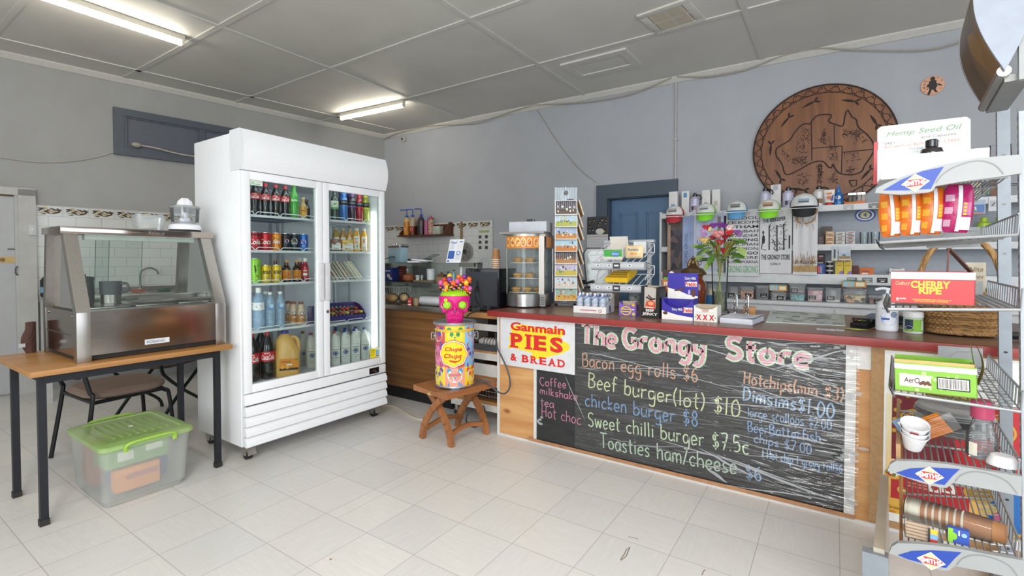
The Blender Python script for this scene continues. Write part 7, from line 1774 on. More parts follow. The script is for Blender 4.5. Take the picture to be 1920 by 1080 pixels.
def d_xx(b,f,w,h):
    for k in(-1,0,1):b.text('X',k*w*.28,h*.10,h*.34,mred,f,al='C',w=w*.22,bold=.05)
    b.rect(-w*.4,h*.56,w*.4,h*.60,M('#c9d6c4'),f).text('XXX',0,h*.62,h*.12,mred,f,al='C',w=w*.3,bold=.02).rect(-w*.46,h*.24,-w*.40,h*.30,M('#5a9a5a'),f).rect(w*.40,h*.24,w*.46,h*.30,M('#5a9a5a'),f)
fbox('mint_box','white mint carton with three red crosses on the counter front',(1301,602),(1344,605),.11,.095,'#e6e3dc',d_xx,cut=.75)
# urn shaped jar
p=on_y(1299,560,3.48);t=thing('amber_urn','amber glass urn with bronze lid and eagle finial behind the purple carton','urn',(p.x,3.48,CZ+.0006),.3)
mam,mbz=M('#6e2f14',.12,coat=.6),M('#6b563a',.4,.7,var=.3,scale=40,bmp=.4)
MB().lathe([(.05,0),(.075,.006),(.085,.10),(.092,.16),(.088,.20),(.07,.225),(.062,.235),(.068,.262)],mam,32).build('urn_body',t)
b=MB().lathe([(.078,.262),(.088,.268),(.088,.276),(.08,.284),(.065,.304),(.03,.318),(.018,.322)],mbz,32)
b.ball((0,0,.345),(.016,.014,.026),mbz,12,8).ball((0,-.006,.378),(.011,.011,.013),mbz,10,8).cyl((0,-.014,.376),(0,-.026,.372),.004,mbz,.001)
for s in(-1,1):b.ball((0,0,0),(.014,.006,.034),mbz,10,8,X=Matrix.Translation((s*.022,.004,.345))@Matrix.Rotation(s*-.35,4,'Y'))
b.ball((0,0,.322),(.026,.02,.010),mbz,12,6);b.build('lid',t)
# flowers
p=on_y(1349,585,3.55);VX=p.x;t=thing('glass_vase','tall clear glass vase on the counter holding the mixed flowers','vase',(VX,3.55,CZ+.0006))
mvg=clear('#f6faf8',.04,.02,ior=1.18)
MB().lathe([(.0,.002),(.06,.0),(.062,.012),(.05,.03),(.046,.08),(.05,.2),(.056,.385),(.058,.39)],mvg,32).build('vase_body',t)
MB().lathe([(0,.014),(.044,.016),(.042,.08),(.045,.15),(0,.15)],clear('#dfe4cf',.06,.02),24).build('water',t)
t=thing('flower_bouquet','mixed bouquet of roses and carnations in the tall glass vase','flowers',(VX,3.55,CZ+.02))
rn=random.Random(9);mstm,mlv,mlv2=M('#6f8a42',.5,var=.2),M('#4f7a2c',.45,var=.25),M('#93a862',.5,var=.2)
b=MB()
for i in range(22):
    a=rn.uniform(0,6.28);r0,r1=rn.uniform(.005,.035),rn.uniform(.015,.04)
    b.tube([(r0*math.cos(a+2.4),r0*math.sin(a+2.4),.0),(0,0,.2),(r1*math.cos(a),r1*math.sin(a),.36),(r1*3.2*math.cos(a),r1*3.2*math.sin(a),.47)],.0035,M(rn.choice(['#7d8f45','#8f8a4a','#6f7d3a','#a8844a']),.5),5,3)
b.build('stems',t)
FL=lambda px,py,y=3.5:Vector(on_y(px,py,y))-Vector((VX,3.55,CZ+.02))
def leafm(b,p,d,L,w,m):
    d=Vector(d).normalized();s=d.cross(Vector((0,-.6,1))).normalized();n_=d.cross(s)
    v=[]
    for i in range(6):q=i/5;c=Vector(p)+d*L*q+n_*(-.15*L*math.sin(PI*q*.6));ww=w*math.sin(PI*(q*.92+.04));v+=[c-s*ww,c+n_*ww*.25,c+s*ww]
    b.raw(v,[(3*i+j,3*i+3+j,3*i+4+j,3*i+1+j)for i in range(5)for j in(0,1)],m,True)
b=MB()
for i in range(46):
    a=rn.uniform(0,6.28);r0=rn.uniform(.02,.09);z0=rn.uniform(.34,.50)
    leafm(b,(r0*math.cos(a),r0*math.sin(a),z0),(math.cos(a)+rn.uniform(-.4,.4),math.sin(a),rn.uniform(-.6,.7)),rn.uniform(.05,.09),rn.uniform(.014,.024),mlv if i%2 else mlv2)
for px,py,dx,dz in((1320,466,-1,.1),(1322,478,-.8,-.6),(1334,486,-.4,-1),(1375,452,1,-.3),(1383,462,.6,-.9),(1372,476,.8,-.4),(1328,460,-.6,-.2),(1340,476,-.3,-.8)):
    leafm(b,FL(px,py),(dx,-.2,dz),.09,.026,mlv2 if py%4 else mlv)
b.build('leaves',t)
def bloom(p,r,c,ruff):
    b=MB();m=M(c,.6,var=.2,scale=50);n_=3 if ruff else 4
    for k in range(n_):
        rr=r*(1-k*.22);cnt=9-k
        for i in range(cnt):
            a=2*PI*i/cnt+k*.5;t0=.95-k*.28
            d=Vector((math.cos(a)*math.sin(t0+.3),math.sin(a)*math.sin(t0+.3)*.9-.35,math.cos(t0+.3)+.15)).normalized()
            X=d.to_track_quat('Z','Y').to_matrix().to_4x4()
            b.ball(Vector(p)+d*rr*.45,(rr*.42,rr*(.13 if ruff else.16),rr*.5),m,8,6,X=X@Matrix.Rotation(a*2+rn.uniform(-.5,.5),4,'Z'))
    b.ball(p,r*.55,m,10,8);b.build('flower',t)
for px,py,r,c,ru in((1346,440,.048,'#d8908e',0),(1337,446,.030,'#c02844',1),(1350,455,.032,'#c0283f',1),(1360,445,.028,'#9c1c34',1),(1368,437,.034,'#d0303f',1),(1357,470,.028,'#b0182c',1),(1322,452,.040,'#dcc07a',0),(1330,430,.034,'#e0d3a0',0),(1324,427,.032,'#b8283c',1),(1338,423,.030,'#7a3a92',1),(1350,422,.032,'#82409a',1),(1358,424,.026,'#6f3486',1),(1318,434,.028,'#c09ac8',1),(1320,441,.026,'#b98ac2',1),(1367,428,.034,'#dcc2c0',0),(1382,436,.030,'#8a5a9a',1),(1386,440,.024,'#9a6aa0',1),(1344,464,.020,'#a8243a',1),(1312,446,.016,'#d8a890',1)):
    bloom(FL(px,py,3.5+rn.uniform(-.02,.03)),r,c,ru)
p=on_y(1329,570,3.62);t=thing('blue_paper_cup','plain blue tub standing behind the glass vase','tub',(p.x,3.68,CZ+.0006));MB().lathe([(.035,0),(.042,.11),(.04,.11),(.034,.004),(0,.004)],M('#2f6fa0',.5),22).build('tub_body',t)
# papers
a,c=ct(1349,605),ct(1412,610);rz=math.atan2(c[1]-a[1],c[0]-a[0]);w=math.hypot(c[0]-a[0],c[1]-a[1])
t=thing('paper_stack','curling stack of white printed sheets at the counter front','papers',a,rz)
b=MB();D_=.26
for k in range(9):
    o=rn.uniform(-.004,.004);b.grid(lambda u,v,k=k,o=o:(u*w+o,v*D_+o,.002+k*.0035+.010*(u-.45)**2*(1+k*.25)),10,3,M('#e4e5ea' if k%2 else '#d3d5de',.6),True)
b.bx(.002,w*.98,.002,D_,0,.030,M('#d0d2da',.6))
for q in range(5):b.ribbon([(w*(.25+.1*i),D_*(.78-q*.07-.02*math.sin(i)))for i in range(6)],.004 if q else.010,M('#8a8c94'),Fr((0,0,.038),(1,0,0),(0,1,0)),.002+.004*(q%2))
b.build('sheets',t)
p=ct(1405,590);single(MB().box((0,0,.026),(.075,.06,.052),wood('#a8723a','#c48e52',0,.5,20,.1,name='block_wood'),bev=.002).cyl((-.02,0,.05),(-.02,0,.13),.0012,mchr,n=5).cyl((-.01,.01,.05),(-.01,.01,.12),.0012,mchr,n=5),'spike_block','small wooden block with two wire spikes on the counter','spike block',p,.1)
p=ct(1390,591);t=thing('wire_holder','chrome wire holder with twisted uprights on the counter','wire holder',p,.1)
b=MB().box((0,0,.004),(.085,.04,.006),mchr)
for x in(-.035,.032):
    for s in(-1,1):b.tube([(x+.008*s*math.cos(i*1.3),.006*math.sin(i*1.3+s),.006+i*.0092)for i in range(15)],.0022,mchr,5)
    b.tube([(x-.009,0,.0),(x-.009,0,.125),(x,0,.138),(x+.009,0,.125),(x+.009,0,0)],.0025,mchr,5)
for z in(.02,.035):b.cyl((-.04,0,z),(.04,0,z),.002,mchr,n=5)
b.build('wire',t)
q=[ct(*z_,.001)for z_ in((1436,605),(1585,612),(1583,591),(1445,583))]
def clip_(b):
    U_=lambda u,v:tuple(Vector(q[0]).lerp(Vector(q[1]),u).lerp(Vector(q[3]).lerp(Vector(q[2]),u),v))
    b.raw([U_(*w_)for w_ in((0,0),(1,0),(1,1),(0,1))]+[tuple(Vector(U_(*w_))+Vector((0,0,.005)))for w_ in((0,0),(1,0),(1,1),(0,1))],[(3,2,1,0),(4,5,6,7),(0,1,5,4),(1,2,6,5),(2,3,7,6),(3,0,4,7)],M('#b3bdb6',.25,var=.05))
    r=random.Random(2)
    for i in range(34):
        u,v,a_,h_=r.uniform(.02,.85),r.uniform(.03,.92),r.uniform(.06,.16),r.uniform(.02,.06)
        b.raw([tuple(Vector(U_(min(.99,u+x),min(.98,v+y)))+Vector((0,0,.0055+i*.00003)))for x,y in((0,0),(a_,0),(a_,h_),(0,h_))],[(0,1,2,3)],M(r.choice(['#7c7c78','#98a099','#c9d0cb','#5f6064','#8a7f70','#a9b3ac']),.35))
    return b
single(clip_(MB()),'clippings_mat','flat mat covered with grey green newspaper clippings on the counter','mat')
for pa,pb,lb in(((1531,618),(1566,621),'white printed strip lying at the counter front edge'),((1567,620),(1583,622),'small square label at the counter front beside the white strip')):
    a,c=ct(*pa),ct(*pb);single(MB().bx(0,c[0]-a[0],0,.05,0,.0012,M('#d4d6dc',.5)).rect(.01,.012,(c[0]-a[0])*.8,.02,M('#8a94b4'),FZ((0,0,.0013))),'paper_label',lb,'label',a)
a=ct(1575,617);single(MB().poly([(0,.02),(.07,-.02),(.13,.01),(.06,.05)],M('#b5cc62',.5),FZ(),.001),'green_slip','yellow green paper slip beside the card terminal','paper slip',(a[0],a[1],CZ+.0018))
# card terminal
p=ct(1630,613,.002);t=thing('card_terminal','black card payment terminal with coloured keys on the counter','card terminal',p,-.55)
MB().box((0,.02,.012),(.10,.18,.022),mbk,bev=.006).box((0,0,0),(.085,.21,.035),mbk,bev=.010,rot=Matrix.Rotation(.18,3,'X')).build('body',t);t.children[0].location=(0,0,.026)
f=Fr((0,-.01,.050),(1,0,0),(0,.984,.179));b=MB().rect(-.032,.01,.032,.09,M('#5a6a80',.15),f,.001)
for i in range(3):
    b.rect(-.03+i*.022,-.085,-.014+i*.022,-.07,M(['#b8322a','#d8b02a','#4a9a3c'][i],.4),f,.002)
    for j in range(3):b.rect(-.03+i*.022,-.062+j*.02,-.014+i*.022,-.05+j*.02,M('#3a3d44',.4),f,.002)
o=b.build('keypad',t)
single(MB().box((0,0,.02),(.06,.05,.04),M('#a83a72',.5),bev=.006),'pink_holder','small magenta holder behind the card terminal','holder',(p[0]+.06,p[1]+.32,CZ+.0006),.3)
# soap and jars
p=ct(1664,622);t=thing('soap_pump_bottle','white hand soap pump bottle with pale blue round label','soap bottle',(p[0],p[1]+.04,CZ+.0006),.1)
msb=M('#e2e3ea',.3)
b=MB().lathe([(.044,0),(.048,.006),(.048,.12),(.042,.145),(.022,.16),(.018,.168)],msb,28);F_=Cy((0,0,0),.0482,-PI/2)
b.disc(0,.07,.036,M('#8aa8d4',.4),F_,.0004,24,.038).disc(.022,.088,.016,M('#7a88a0',.4),F_,.0008,14).rect(-.03,.06,.002,.07,M('#3a5aa8'),F_,.0008,5).text('Care Touch',0,.113,.010,M('#2f3f7a'),F_,al='C',w=.06,bold=.02,z=.0008);b.build('bottle_body',t)
MB().lathe([(.020,.166),(.020,.186),(.008,.19),(.006,.215)],msb,16).tube([(.01,0,.212),(-.02,0,.218),(-.05,0,.210)],.007,msb,8,3).build('pump',t)
for px,py,lb in((1700,622,'white capped jar with green label nearer the soap bottle'),(1712,625,'white capped jar with green label nearer the wicker basket')):
    p=ct(px,py);t=thing('gum_jar',lb,'jar',(p[0],p[1]+(.115 if px<1705 else.005),CZ+.0006),.1,'green labelled jars on the counter')
    b=MB().lathe([(.036,0),(.039,.004),(.039,.075),(.034,.082)],M('#c9cfc6',.3),24);F_=Cy((0,0,0),.0392,-PI/2)
    b.rect(-.045,.012,.045,.072,M('#7ab02c',.4),F_,.0004,10).rect(-.045,.02,-.008,.07,M('#28384a',.4),F_,.0008,5).disc(-.024,.03,.016,M('#dfe6ee',.4),F_,.0012,14,.010).disc(-.024,.03,.014,M('#1c2a44',.4),F_,.0016,14,.008).rect(.025,.02,.045,.066,M('#b9c2b4',.4),F_,.0008,4);b.build('jar_body',t)
    MB().lathe([(.041,.08),(.041,.104),(.036,.108),(0,.108)],M('#dcdddb',.35),28).build('lid',t)
# wicker basket
a,c=ct(1735,632),ct(1868,641);bxc=((a[0]+c[0])/2+.03,a[1]+.22,CZ+.010);bw_=(c[0]-a[0])*.5
t=thing('wicker_basket','large wicker basket with arched handle on the counter','basket',bxc,.0)
mwk,mwk2=M('#9a7446',.65,var=.2,scale=60),M('#7d5a34',.65,var=.2,scale=60)
def ring(z):k=1+.33*z/.2;return rrect(bw_*k,.13*k,.09*k,8)
b=MB();nz=17
for i in range(nz):
    z=.006+.19*i/(nz-1);R1=ring(z);pts=[(x*(1+.012*(1 if(j+i)%2 else-1)),y*(1+.02*(1 if(j+i)%2 else-1)),z+.002*((j*7+i*3)%3-1))for j,(x,y)in enumerate(catmull(R1,2,True))]
    b.tube(pts,.0068,mwk if i%3 else mwk2,6,1,True)
loft(b,[(ring(0),.002),([(x*.97,y*.97)for x,y in ring(.19)],.19)],mwk2,True,False)
b.build('woven_body',t)
b=MB();R1=ring(.2)
for k in range(2):b.tube([(x*(1+.02*math.sin(j*1.6+k*3)),y*(1+.02*math.sin(j*1.6+k*3)),.198+.006*math.cos(j*1.6+k*3))for j,(x,y)in enumerate(catmull(R1,3,True))],.008,mwk,6,1,True)
for k in range(2):b.tube([(x*(1.03+.02*math.sin(j*1.6+k*3)),y*(1.03+.02*math.sin(j*1.6+k*3)),.009+.005*math.cos(j*1.6+k*3))for j,(x,y)in enumerate(catmull(ring(0),3,True))],.008,mwk,6,1,True)
b.build('rim',t)
b=MB();bw2=bw_*1.27
for k in range(4):b.tube([(bw2*math.cos(q)+.006*math.cos(k*1.57+q*6),.01*math.sin(k*1.57+q*6),.18+.29*math.sin(q)**.8)for q in[PI*i/20 for i in range(21)]],.0095,mwk if k%2 else M('#b08a58',.65,var=.2,scale=60),6)
b.build('arched_handle',t)
def inb(x,y):return(bxc[0]+x,bxc[1]+y,CZ+.018)
for x,y,r_,h_,c_,nm,lb in((-.06,-.0,.036,.28,'#2a2f3a','dark_can','dark blue can standing in the wicker basket'),(.025,.02,.035,.27,'#3a2a24','dark_bottle','dark brown bottle standing in the wicker basket')):
    t2=thing(nm,lb,'bottle',inb(x,y));MB().lathe([(r_*.9,0),(r_,.006),(r_,h_*.8),(r_*.7,h_*.88)],M(c_,.3),18).build('bottle_body',t2);MB().cyl((0,0,h_*.87),(0,0,h_),r_*.6,M('#16161a',.4)).build('cap',t2)
t2=thing('gift_card','cream card with brown script standing in the wicker basket','card',inb(.07,.07),.0);b=MB().box((0,0,.17),(.075,.003,.33),M('#d3cab4',.6));f=FX((0,-.002,0));b.text('Nita',0,.29,.022,M('#8a6a3a'),f,al='C',shear=.3).text('loves',0,.255,.02,M('#8a6a3a'),f,al='C',shear=.3);b.build('card',t2)
single(MB().box((0,0,.07),(.14,.002,.14),M('#e0e0e2',.5),rot=Matrix.Rotation(-.3,3,'X')).text('A',-.03,.06,.04,mred,FX((0,-.022,0)),bold=.02).text('E',-.03,.01,.04,mred,FX((0,-.012,0)),bold=.02).box((0,.03,.002),(.12,.05,.004),M('#e0e0e2',.5)),'notice_card','white card with red letters standing right of the wicker basket','card',(bxc[0]+.36,bxc[1]+.0,CZ+.001),.2)
single(MB().tube([(-.05,0,.02),(.05,.02,.022),(.12,.0,.018)],.018,mbk,8,4),'black_tube','short black tube lying beside the wicker basket','tube',(bxc[0]+.20,bxc[1]-.12,CZ+.0006))
# ------------------------------------------------------------------ shelving on the back wall
SY_=4.95
g0=on_y(1240,402,SY_).x;SXR=2.6
sz=[on_y(1535,386,SY_).z,on_y(1532,459,SY_).z,on_y(1532,514,SY_).z]
msh,mbp=M('#d6d8da',.45),M('#a3aab3',.5,var=.05)
t=thing('display_shelving','long grey and white open shelving behind the counter under the wooden plaque','shelving',(0,0,0))
for i,z in enumerate(sz):MB().bx(g0,SXR,SY_,5.24,z-.016,z,msh).bx(g0+(0 if i else.0),SXR,SY_-.012,SY_+.001,z-(.05 if i<2 else.085),z+.002,msh,.002).build('shelf_board',t)
CBY,CBZ=4.72,on_y(1500,566,4.72).z
MB().bx(g0,SXR,5.225,5.238,CBZ+.001,sz[0]-.017,mbp).build('back_panel',t)
for x in(g0-.02,1.3,SXR):MB().bx(x,x+.02,SY_+.01,5.22,CBZ+.001,sz[0]+(.0 if x>-1 else.02),msh).build('side_panel',t)
f=FX((0,SY_-.0125,0))
for px,z in((1589,0),(1636,0),(1597,2),(1626,2),(1654,2),(1682,2)):
    x=on_y(px,520,SY_).x;zz=sz[z]-(.024 if z==0 else.042);b=MB();b.rect(x-.035,zz-.020,x+.035,zz+.020,mbk,f).text({1597:'Snakes',1626:'Lollies',1654:'Teeth',1682:'Mix'}.get(px,'Caps'),x,zz,.010,mwhi,f,al='C',w=.045,z=.002).rect(x-.01,zz-.014,x+.015,zz-.006,mwhi,f,.0016).build('price_tag',t)
p=on_y(1622,403,5.22);b=MB();f=FX((p.x,5.2245,p.z));b.disc(0,0,.075,mnb,f,.001,28,.058).disc(0,0,.062,mwhi,f,.0014,28,.046).disc(0,0,.05,mnb,f,.0018,24,.036).disc(0,0,.034,M('#e8dca0'),f,.0022,20,.03).text('4',0,-.018,.036,mnb,f,al='C',bold=.03,z=.003);b.build('round_badge',t)
t=thing('drawer_cabinet','long white drawer cabinet below the back wall shelving','cabinet',(0,0,0))
MB().bx(g0,SXR,CBY-.02,5.24,CBZ-.03,CBZ,msh,.003).build('cabinet_top',t);MB().bx(g0,SXR,CBY+.012,5.24,0,CBZ-.03,msh).build('carcass',t)
xd=on_y(1561,580,CBY).x
for k in range(-2,4):
    x0=xd+.02+k*.78;MB().bx(x0,x0+.74,CBY-.004,CBY+.011,CBZ-.27,CBZ-.05,msh).box((x0+.37,CBY-.012,CBZ-.16),(.12,.014,.014),mchr,bev=.003).build('drawer',t)
# containers of lollies
mct=clear('#fdfefe',.20,.06,'#f4f6f6')
def cont(px0,px1,py0,py1,cols,lb,z=None,tag_=True,fill=.75,Y=4.80,sc_=60,lid='#c9ced0'):
    a,c=on_y(px0,py1,Y),on_y(px1,py1,Y);w=c.x-a.x;h=on_y(px0,py0,Y).z-a.z;zb=CBZ+.0006 if z is None else z;d=.13
    t=thing('lolly_container',lb,'container',((a.x+c.x)/2,Y+d/2,zb),0,'plastic lolly containers on the white cabinet')
    R0,R1=rrect(w*.44,d*.44,.018),rrect(w*.49,d*.49,.02)
    loft(MB(),[(R0,.001),(R1,h*.9)],mct,True,False).build('tub_body',t)
    loft(MB(),[(rrect(w*.5,d*.5,.02),h*.88),(rrect(w*.51,d*.51,.02),h*.97),(rrect(w*.47,d*.47,.02),h)],clear('#f4f6f8',.4,.1,lid),True,True).build('lid',t)
    if cols:
        k=fill;loft(MB(),[([(x*.94,y*.94)for x,y in R0],.004),([(x*.95*(.9+.1*k),y*.95*(.9+.1*k))for x,y in R1],h*.86*k),([(x*.5,y*.5)for x,y in R1],h*.9*k)],speckle(cols,sc_,.6,.6)).build('sweets',t)
    if tag_:f=FX((w*(.12 if px0%2 else-.15),-d*.47-.001,h*.3));MB().rect(-.026,-.016,.026,.016,mbk,f).text('$2.50',0,.0,.008,mwhi,f,al='C',w=.03,z=.002).rect(-.018,-.010,.018,-.006,mwhi,f,.002).build('price_label',t)
    return zb+h
cont(1364,1384,539,561,None,'nearly empty small container beside the glass vase')
cont(1385,1414,540,563,['#d8a05a','#c8607a','#e0c46a','#b0586a'],'container of pink and yellow sticks on the cabinet')
cont(1415,1442,539,565,['#2a2d3c','#1f2230','#363a4a'],'container of dark blue black sweets on the cabinet',fill=.85)
z_=cont(1443,1475,551,566,['#9aa0a0','#b9bcbc'],'flat grey container under the one with bright label',fill=.3)
def clabel(t,w,h):f=FX((.0,-.067,h*.45));MB().rect(-w*.4,-h*.3,w*.4,h*.32,M('#d88a3a'),f).rect(-w*.36,-h*.24,0,h*.28,M('#8ac4d8'),f,.002).disc(-w*.18,.002,h*.16,M('#e0a888'),f,.0026,12).rect(w*.06,-h*.2,w*.34,h*.2,M('#e8e4c0'),f,.002).rect(-w*.4,h*.26,w*.4,h*.32,M('#5a9a4a'),f,.0022).build('picture_label',t)
cont(1443,1475,536,550,['#c8a06a','#a8704a'],'container with bright picture label stacked left of the teal one',z_,False);clabel(bpy.context.scene.objects[-1].parent or t,.17,.08)
z_=cont(1479,1510,552,567,['#6fb0b4','#8ac8c8','#3f7a80'],'container of teal sweets at the bottom of a pair',fill=.95,sc_=90,tag_=False)
cont(1478,1511,535,551,['#c9a0a8','#b9bcc0'],'container with black price label stacked on the teal one',z_,fill=.25)
cont(1512,1544,542,568,['#d8a8b0','#c88a98','#e6ccd0'],'container full of pink sweets on the cabinet',fill=.9,sc_=45)
cont(1546,1578,543,570,['#dcdcd8','#cfd0cc'],'mostly empty container with white sweets at the bottom',fill=.22)
z_=cont(1579,1627,546,573,['#d8c08a','#4a3a34','#e0a050','#e8d8a8','#3a302c'],'large container of yellow and brown chocolate discs',fill=.62,sc_=34,tag_=False)
cont(1582,1621,530,545,['#b98a5a','#7a5a40'],'small labelled container on top of the large chocolate disc one',z_,False);clabel(bpy.context.scene.objects[-1].parent or t,.2,.08)
cont(1627,1658,556,573,['#7a2438','#a8703a','#5a1c2c'],'low container of dark red sweets near the soap bottle',fill=.7)
cont(1326,1342,537,562,['#d8c89a','#e6dcb8'],'container of cream sweets left of the glass vase',tag_=False)
# goods on the shelves
def bxs(nm,lb,cat,px0,px1,py0,py1,sh,col,deco=None,Y=5.0,d=.07,rz=0.):
    a,c=on_y(px0,py1,Y),on_y(px1,py1,Y);z=on_y(px0,py0,Y).z
    return box_thing(nm,lb,cat,((a.x+c.x)/2,Y+d/2,sz[sh]+.0005),(c.x-a.x,d,max(.02,z-sz[sh])),col,rz,deco,None,'box',.001)
def pic(c1,c2=None,u=.5,v=.4):return lambda b,f,d:[b.rect(-d[0]*.25,d[2]*v,d[0]*.2,d[2]*(v+.2),M(c1,.5),f),c2 and b.rect(-d[0]*.2,d[2]*(v+.03),d[0]*.15,d[2]*(v+.1),M(c2,.5),f,.0014)]
for px0,px1,py0,py1,c1,c2,v,lb in((1254,1270,360,390,'#6a9ac0','#e0c8a0',.25,'white box with small blue picture at the left end of the top shelf'),(1278,1292,359,392,'#5a8ab8',None,.72,'white box with blue picture near its top on the top shelf'),(1316,1331,357,385,'#8a6a3a',None,.25,'cream box with small brown pictures behind the lime cap'),(1335,1350,356,385,'#b9b2a8',None,.3,'plain cream box right of the one with brown pictures'),(1445,1464,347,375,'#a9acb4',None,.78,'tall white box between the two lilac bottles')):
    bxs('bottle_box',lb,'box',px0,px1,py0,py1,0,'#d9d8d6',pic(c1,c2,.5,v),Y=5.06)
def dbot(px,py0,c,lb,pc=None,r=.045,Y=5.06):
    p=on_y(px,py0,Y);h=p.z-sz[0]
    t=thing('drink_flask',lb,'bottle',(p.x,Y,sz[0]+.0005),0,'metal flasks on the top shelf')
    b=MB().lathe([(r*.95,0),(r,.006),(r,h*.68),(r*.6,h*.80),(r*.45,h*.82)],M(c,.35,.1),22)
    if pc:F_=Cy((0,0,0),r+.0004,-PI/2);b.rect(-.028,h*.15,.028,h*.42,M(pc,.5),F_,.0004,6).rect(-.02,h*.15,.0,h*.33,M('#3f3a44',.5),F_,.0008,4).rect(-.028,h*.36,.028,h*.42,M('#c9cfe0',.5),F_,.0008,6)
    b.build('flask_body',t);MB().lathe([(r*.5,h*.8),(r*.5,h*.92),(r*.3,h*.95),(r*.3,h),(0,h)],mbk,16).tube([(r*.4,0,h*.9),(r*1.1,-.01,h*.86),(r*1.5,-.02,h*.72),(r*1.2,-.02,h*.66)],.006,mbk,6,3).build('cap',t)
dbot(1303,362,'#b9b4d0','lilac flask with landscape print and black cap beside the lime cap','#9a8a98')
dbot(1435,351,'#c3bfd6','plain lilac flask with black cap left of the tall white box')
dbot(1478,350,'#c3bfd8','lilac flask with line drawing right of the tall white box','#a9a4c0')
dbot(1536,348,'#d6d6d4','white flask with brown print standing right of the black cap','#8a6a44',.05)
p=on_y(1555,357,5.04);t=thing('sunscreen_tube','white and orange sunscreen tube standing on its red cap','tube',(p.x,5.0,sz[0]+.0005));h=p.z-sz[0]
b=MB();b.grid(lambda u,v:(.036*math.cos(2*PI*u)*(1+.12*v),.022*math.sin(2*PI*u)*(1-v*.85),.025+(h-.025)*v),20,6,M('#e2dcd6',.35));f=FX((0,-.024,0));b.disc(.0,h*.5,.016,M('#d8702c'),f,.001,12).rect(-.02,h*.72,.02,h*.8,M('#d8702c'),f).poly([(.01,h*.3),(.03,h*.3),(.032,h*.7),(.02,h*.6)],M('#3a5a9c'),f);b.build('tube_body',t);MB().lathe([(.026,0),(.028,.028),(0,.028)],M('#b8362c'),16).build('cap',t)
p=on_y(1572,347,5.04);t=thing('sunscreen_spray','bright blue sunscreen spray bottle on the top shelf','spray bottle',(p.x,5.1,sz[0]+.0005));h=p.z-sz[0]
b=MB().lathe([(.034,0),(.038,.006),(.036,h*.3),(.038,h*.55),(.016,h*.68)],M('#1f68b8',.3),22);F_=Cy((0,0,0),.037,-PI/2);b.disc(0,h*.42,.02,mwhi,F_,.001,14,.014).disc(0,h*.16,.024,M('#5ab0d8'),F_,.001,14,.010);b.build('bottle_body',t);MB().lathe([(.017,h*.67),(.017,h*.82),(.010,h*.84),(.009,h),(0,h)],M('#2f78c4',.35),14).build('nozzle',t)
bxs('orange_carton','flat orange carton carrying the lighters on the top shelf','carton',1582,1622,379,386,0,'#d8782c',Y=5.0,d=.08)
p=on_y(1582,379,5.0)
for i,(px,c)in enumerate(((1594,'#1c1c1e'),(1602,'#232326'),(1611,'#8a8480'),(1619,'#9a8f88'))):
    q=on_y(px,366,5.04);t=thing('lighter',['leftmost black lighter in the row of four on the orange carton','second black lighter in the row of four on the orange carton','left grey lighter in the row of four on the orange carton','rightmost grey lighter in the row of four on the orange carton'][i],'lighter',(q.x,5.04,max(sz[0]+.0205,p.z+.0008)),0,'lighters on the orange carton')
    MB().box((0,0,.03),(.026,.016,.06),M(c,.3),bev=.004).build('lighter_body',t);MB().box((0,0,.068),(.026,.014,.016),mchr).build('metal_top',t)
def words(cs):return lambda b,f,d:[b.rect(-d[0]*.42+(k%2)*.01,d[2]*(.08+.11*k),d[0]*(.2+.2*((k*7)%3)/2),d[2]*(.14+.11*k),M(cs[k%len(cs)],.5),f)for k in range(8)]
for a in(('dark_carton','dark low carton beside the wheat tea towel on the middle shelf','carton',1532,1545,442,458,1,'#4a3436',words(['#8a8a90','#6a4a4a'])),('brown_carton','plain brown carton at the back of the middle shelf','carton',1539,1560,425,458,1,'#5f564e',None,5.1),
          ('tea_canister','cream and orange printed canister on the middle shelf','canister',1548,1564,434,458,1,'#c9a57c',words(['#a8402c','#e6dcc4','#8a6a4a'])),('slogan_box','box covered in green and pink wording on the middle shelf','box',1567,1584,435,458,1,'#d0cfcc',words(['#4a4a50','#8a9a4a','#a8507a'])),('slogan_box','box covered in black wording beside the green and pink one','box',1586,1603,434,458,1,'#c8c4c2',words(['#3a3a3e','#a83a50','#5a5a60'])),
          ('magazine_stack','dark stack with red and white lettering on the lower shelf','stack',1531,1546,476,512,2,'#4a2a30',words(['#a82c38','#d8d4d4','#2a2024']),5.08),('toy_box','small box with red, grey and blue fronts on the lower shelf','box',1533,1546,495,512,2,'#2a4a9c',lambda b,f,d:[b.rect(-d[0]*.5,.01,-d[0]*.2,d[2]*.8,mred,f),b.rect(-d[0]*.15,.01,d[0]*.12,d[2]*.8,M('#9a9ea6'),f)],4.96,.03),
          ('cough_lolly_box','white cough lolly box with red leaf on the lower shelf','box',1667,1696,503,514,2,'#d6d8d9',lambda b,f,d:[b.text('Anticol',-.07,.012,.022,K_,f,w=.10,shear=.2,bold=.02),b.disc(.055,.02,.014,mred,f,.001,7),b.rect(-.03,.05,.03,.056,M('#8a8e94'),f)]),('muesli_box','flat orange carton on the lower shelf','carton',1612,1638,502,513,2,'#d2702c',lambda b,f,d:[b.rect(-d[0]*.4,d[2]*.3,d[0]*.2,d[2]*.6,M('#b0481c'),f),b.rect(-d[0]*.35,.004,d[0]*.1,d[2]*.25,mwhi,f)]),
          ('dark_red_carton','dark red carton left of the flat orange one on the lower shelf','carton',1598,1610,498,513,2,'#5a2420',None)):bxs(*a)
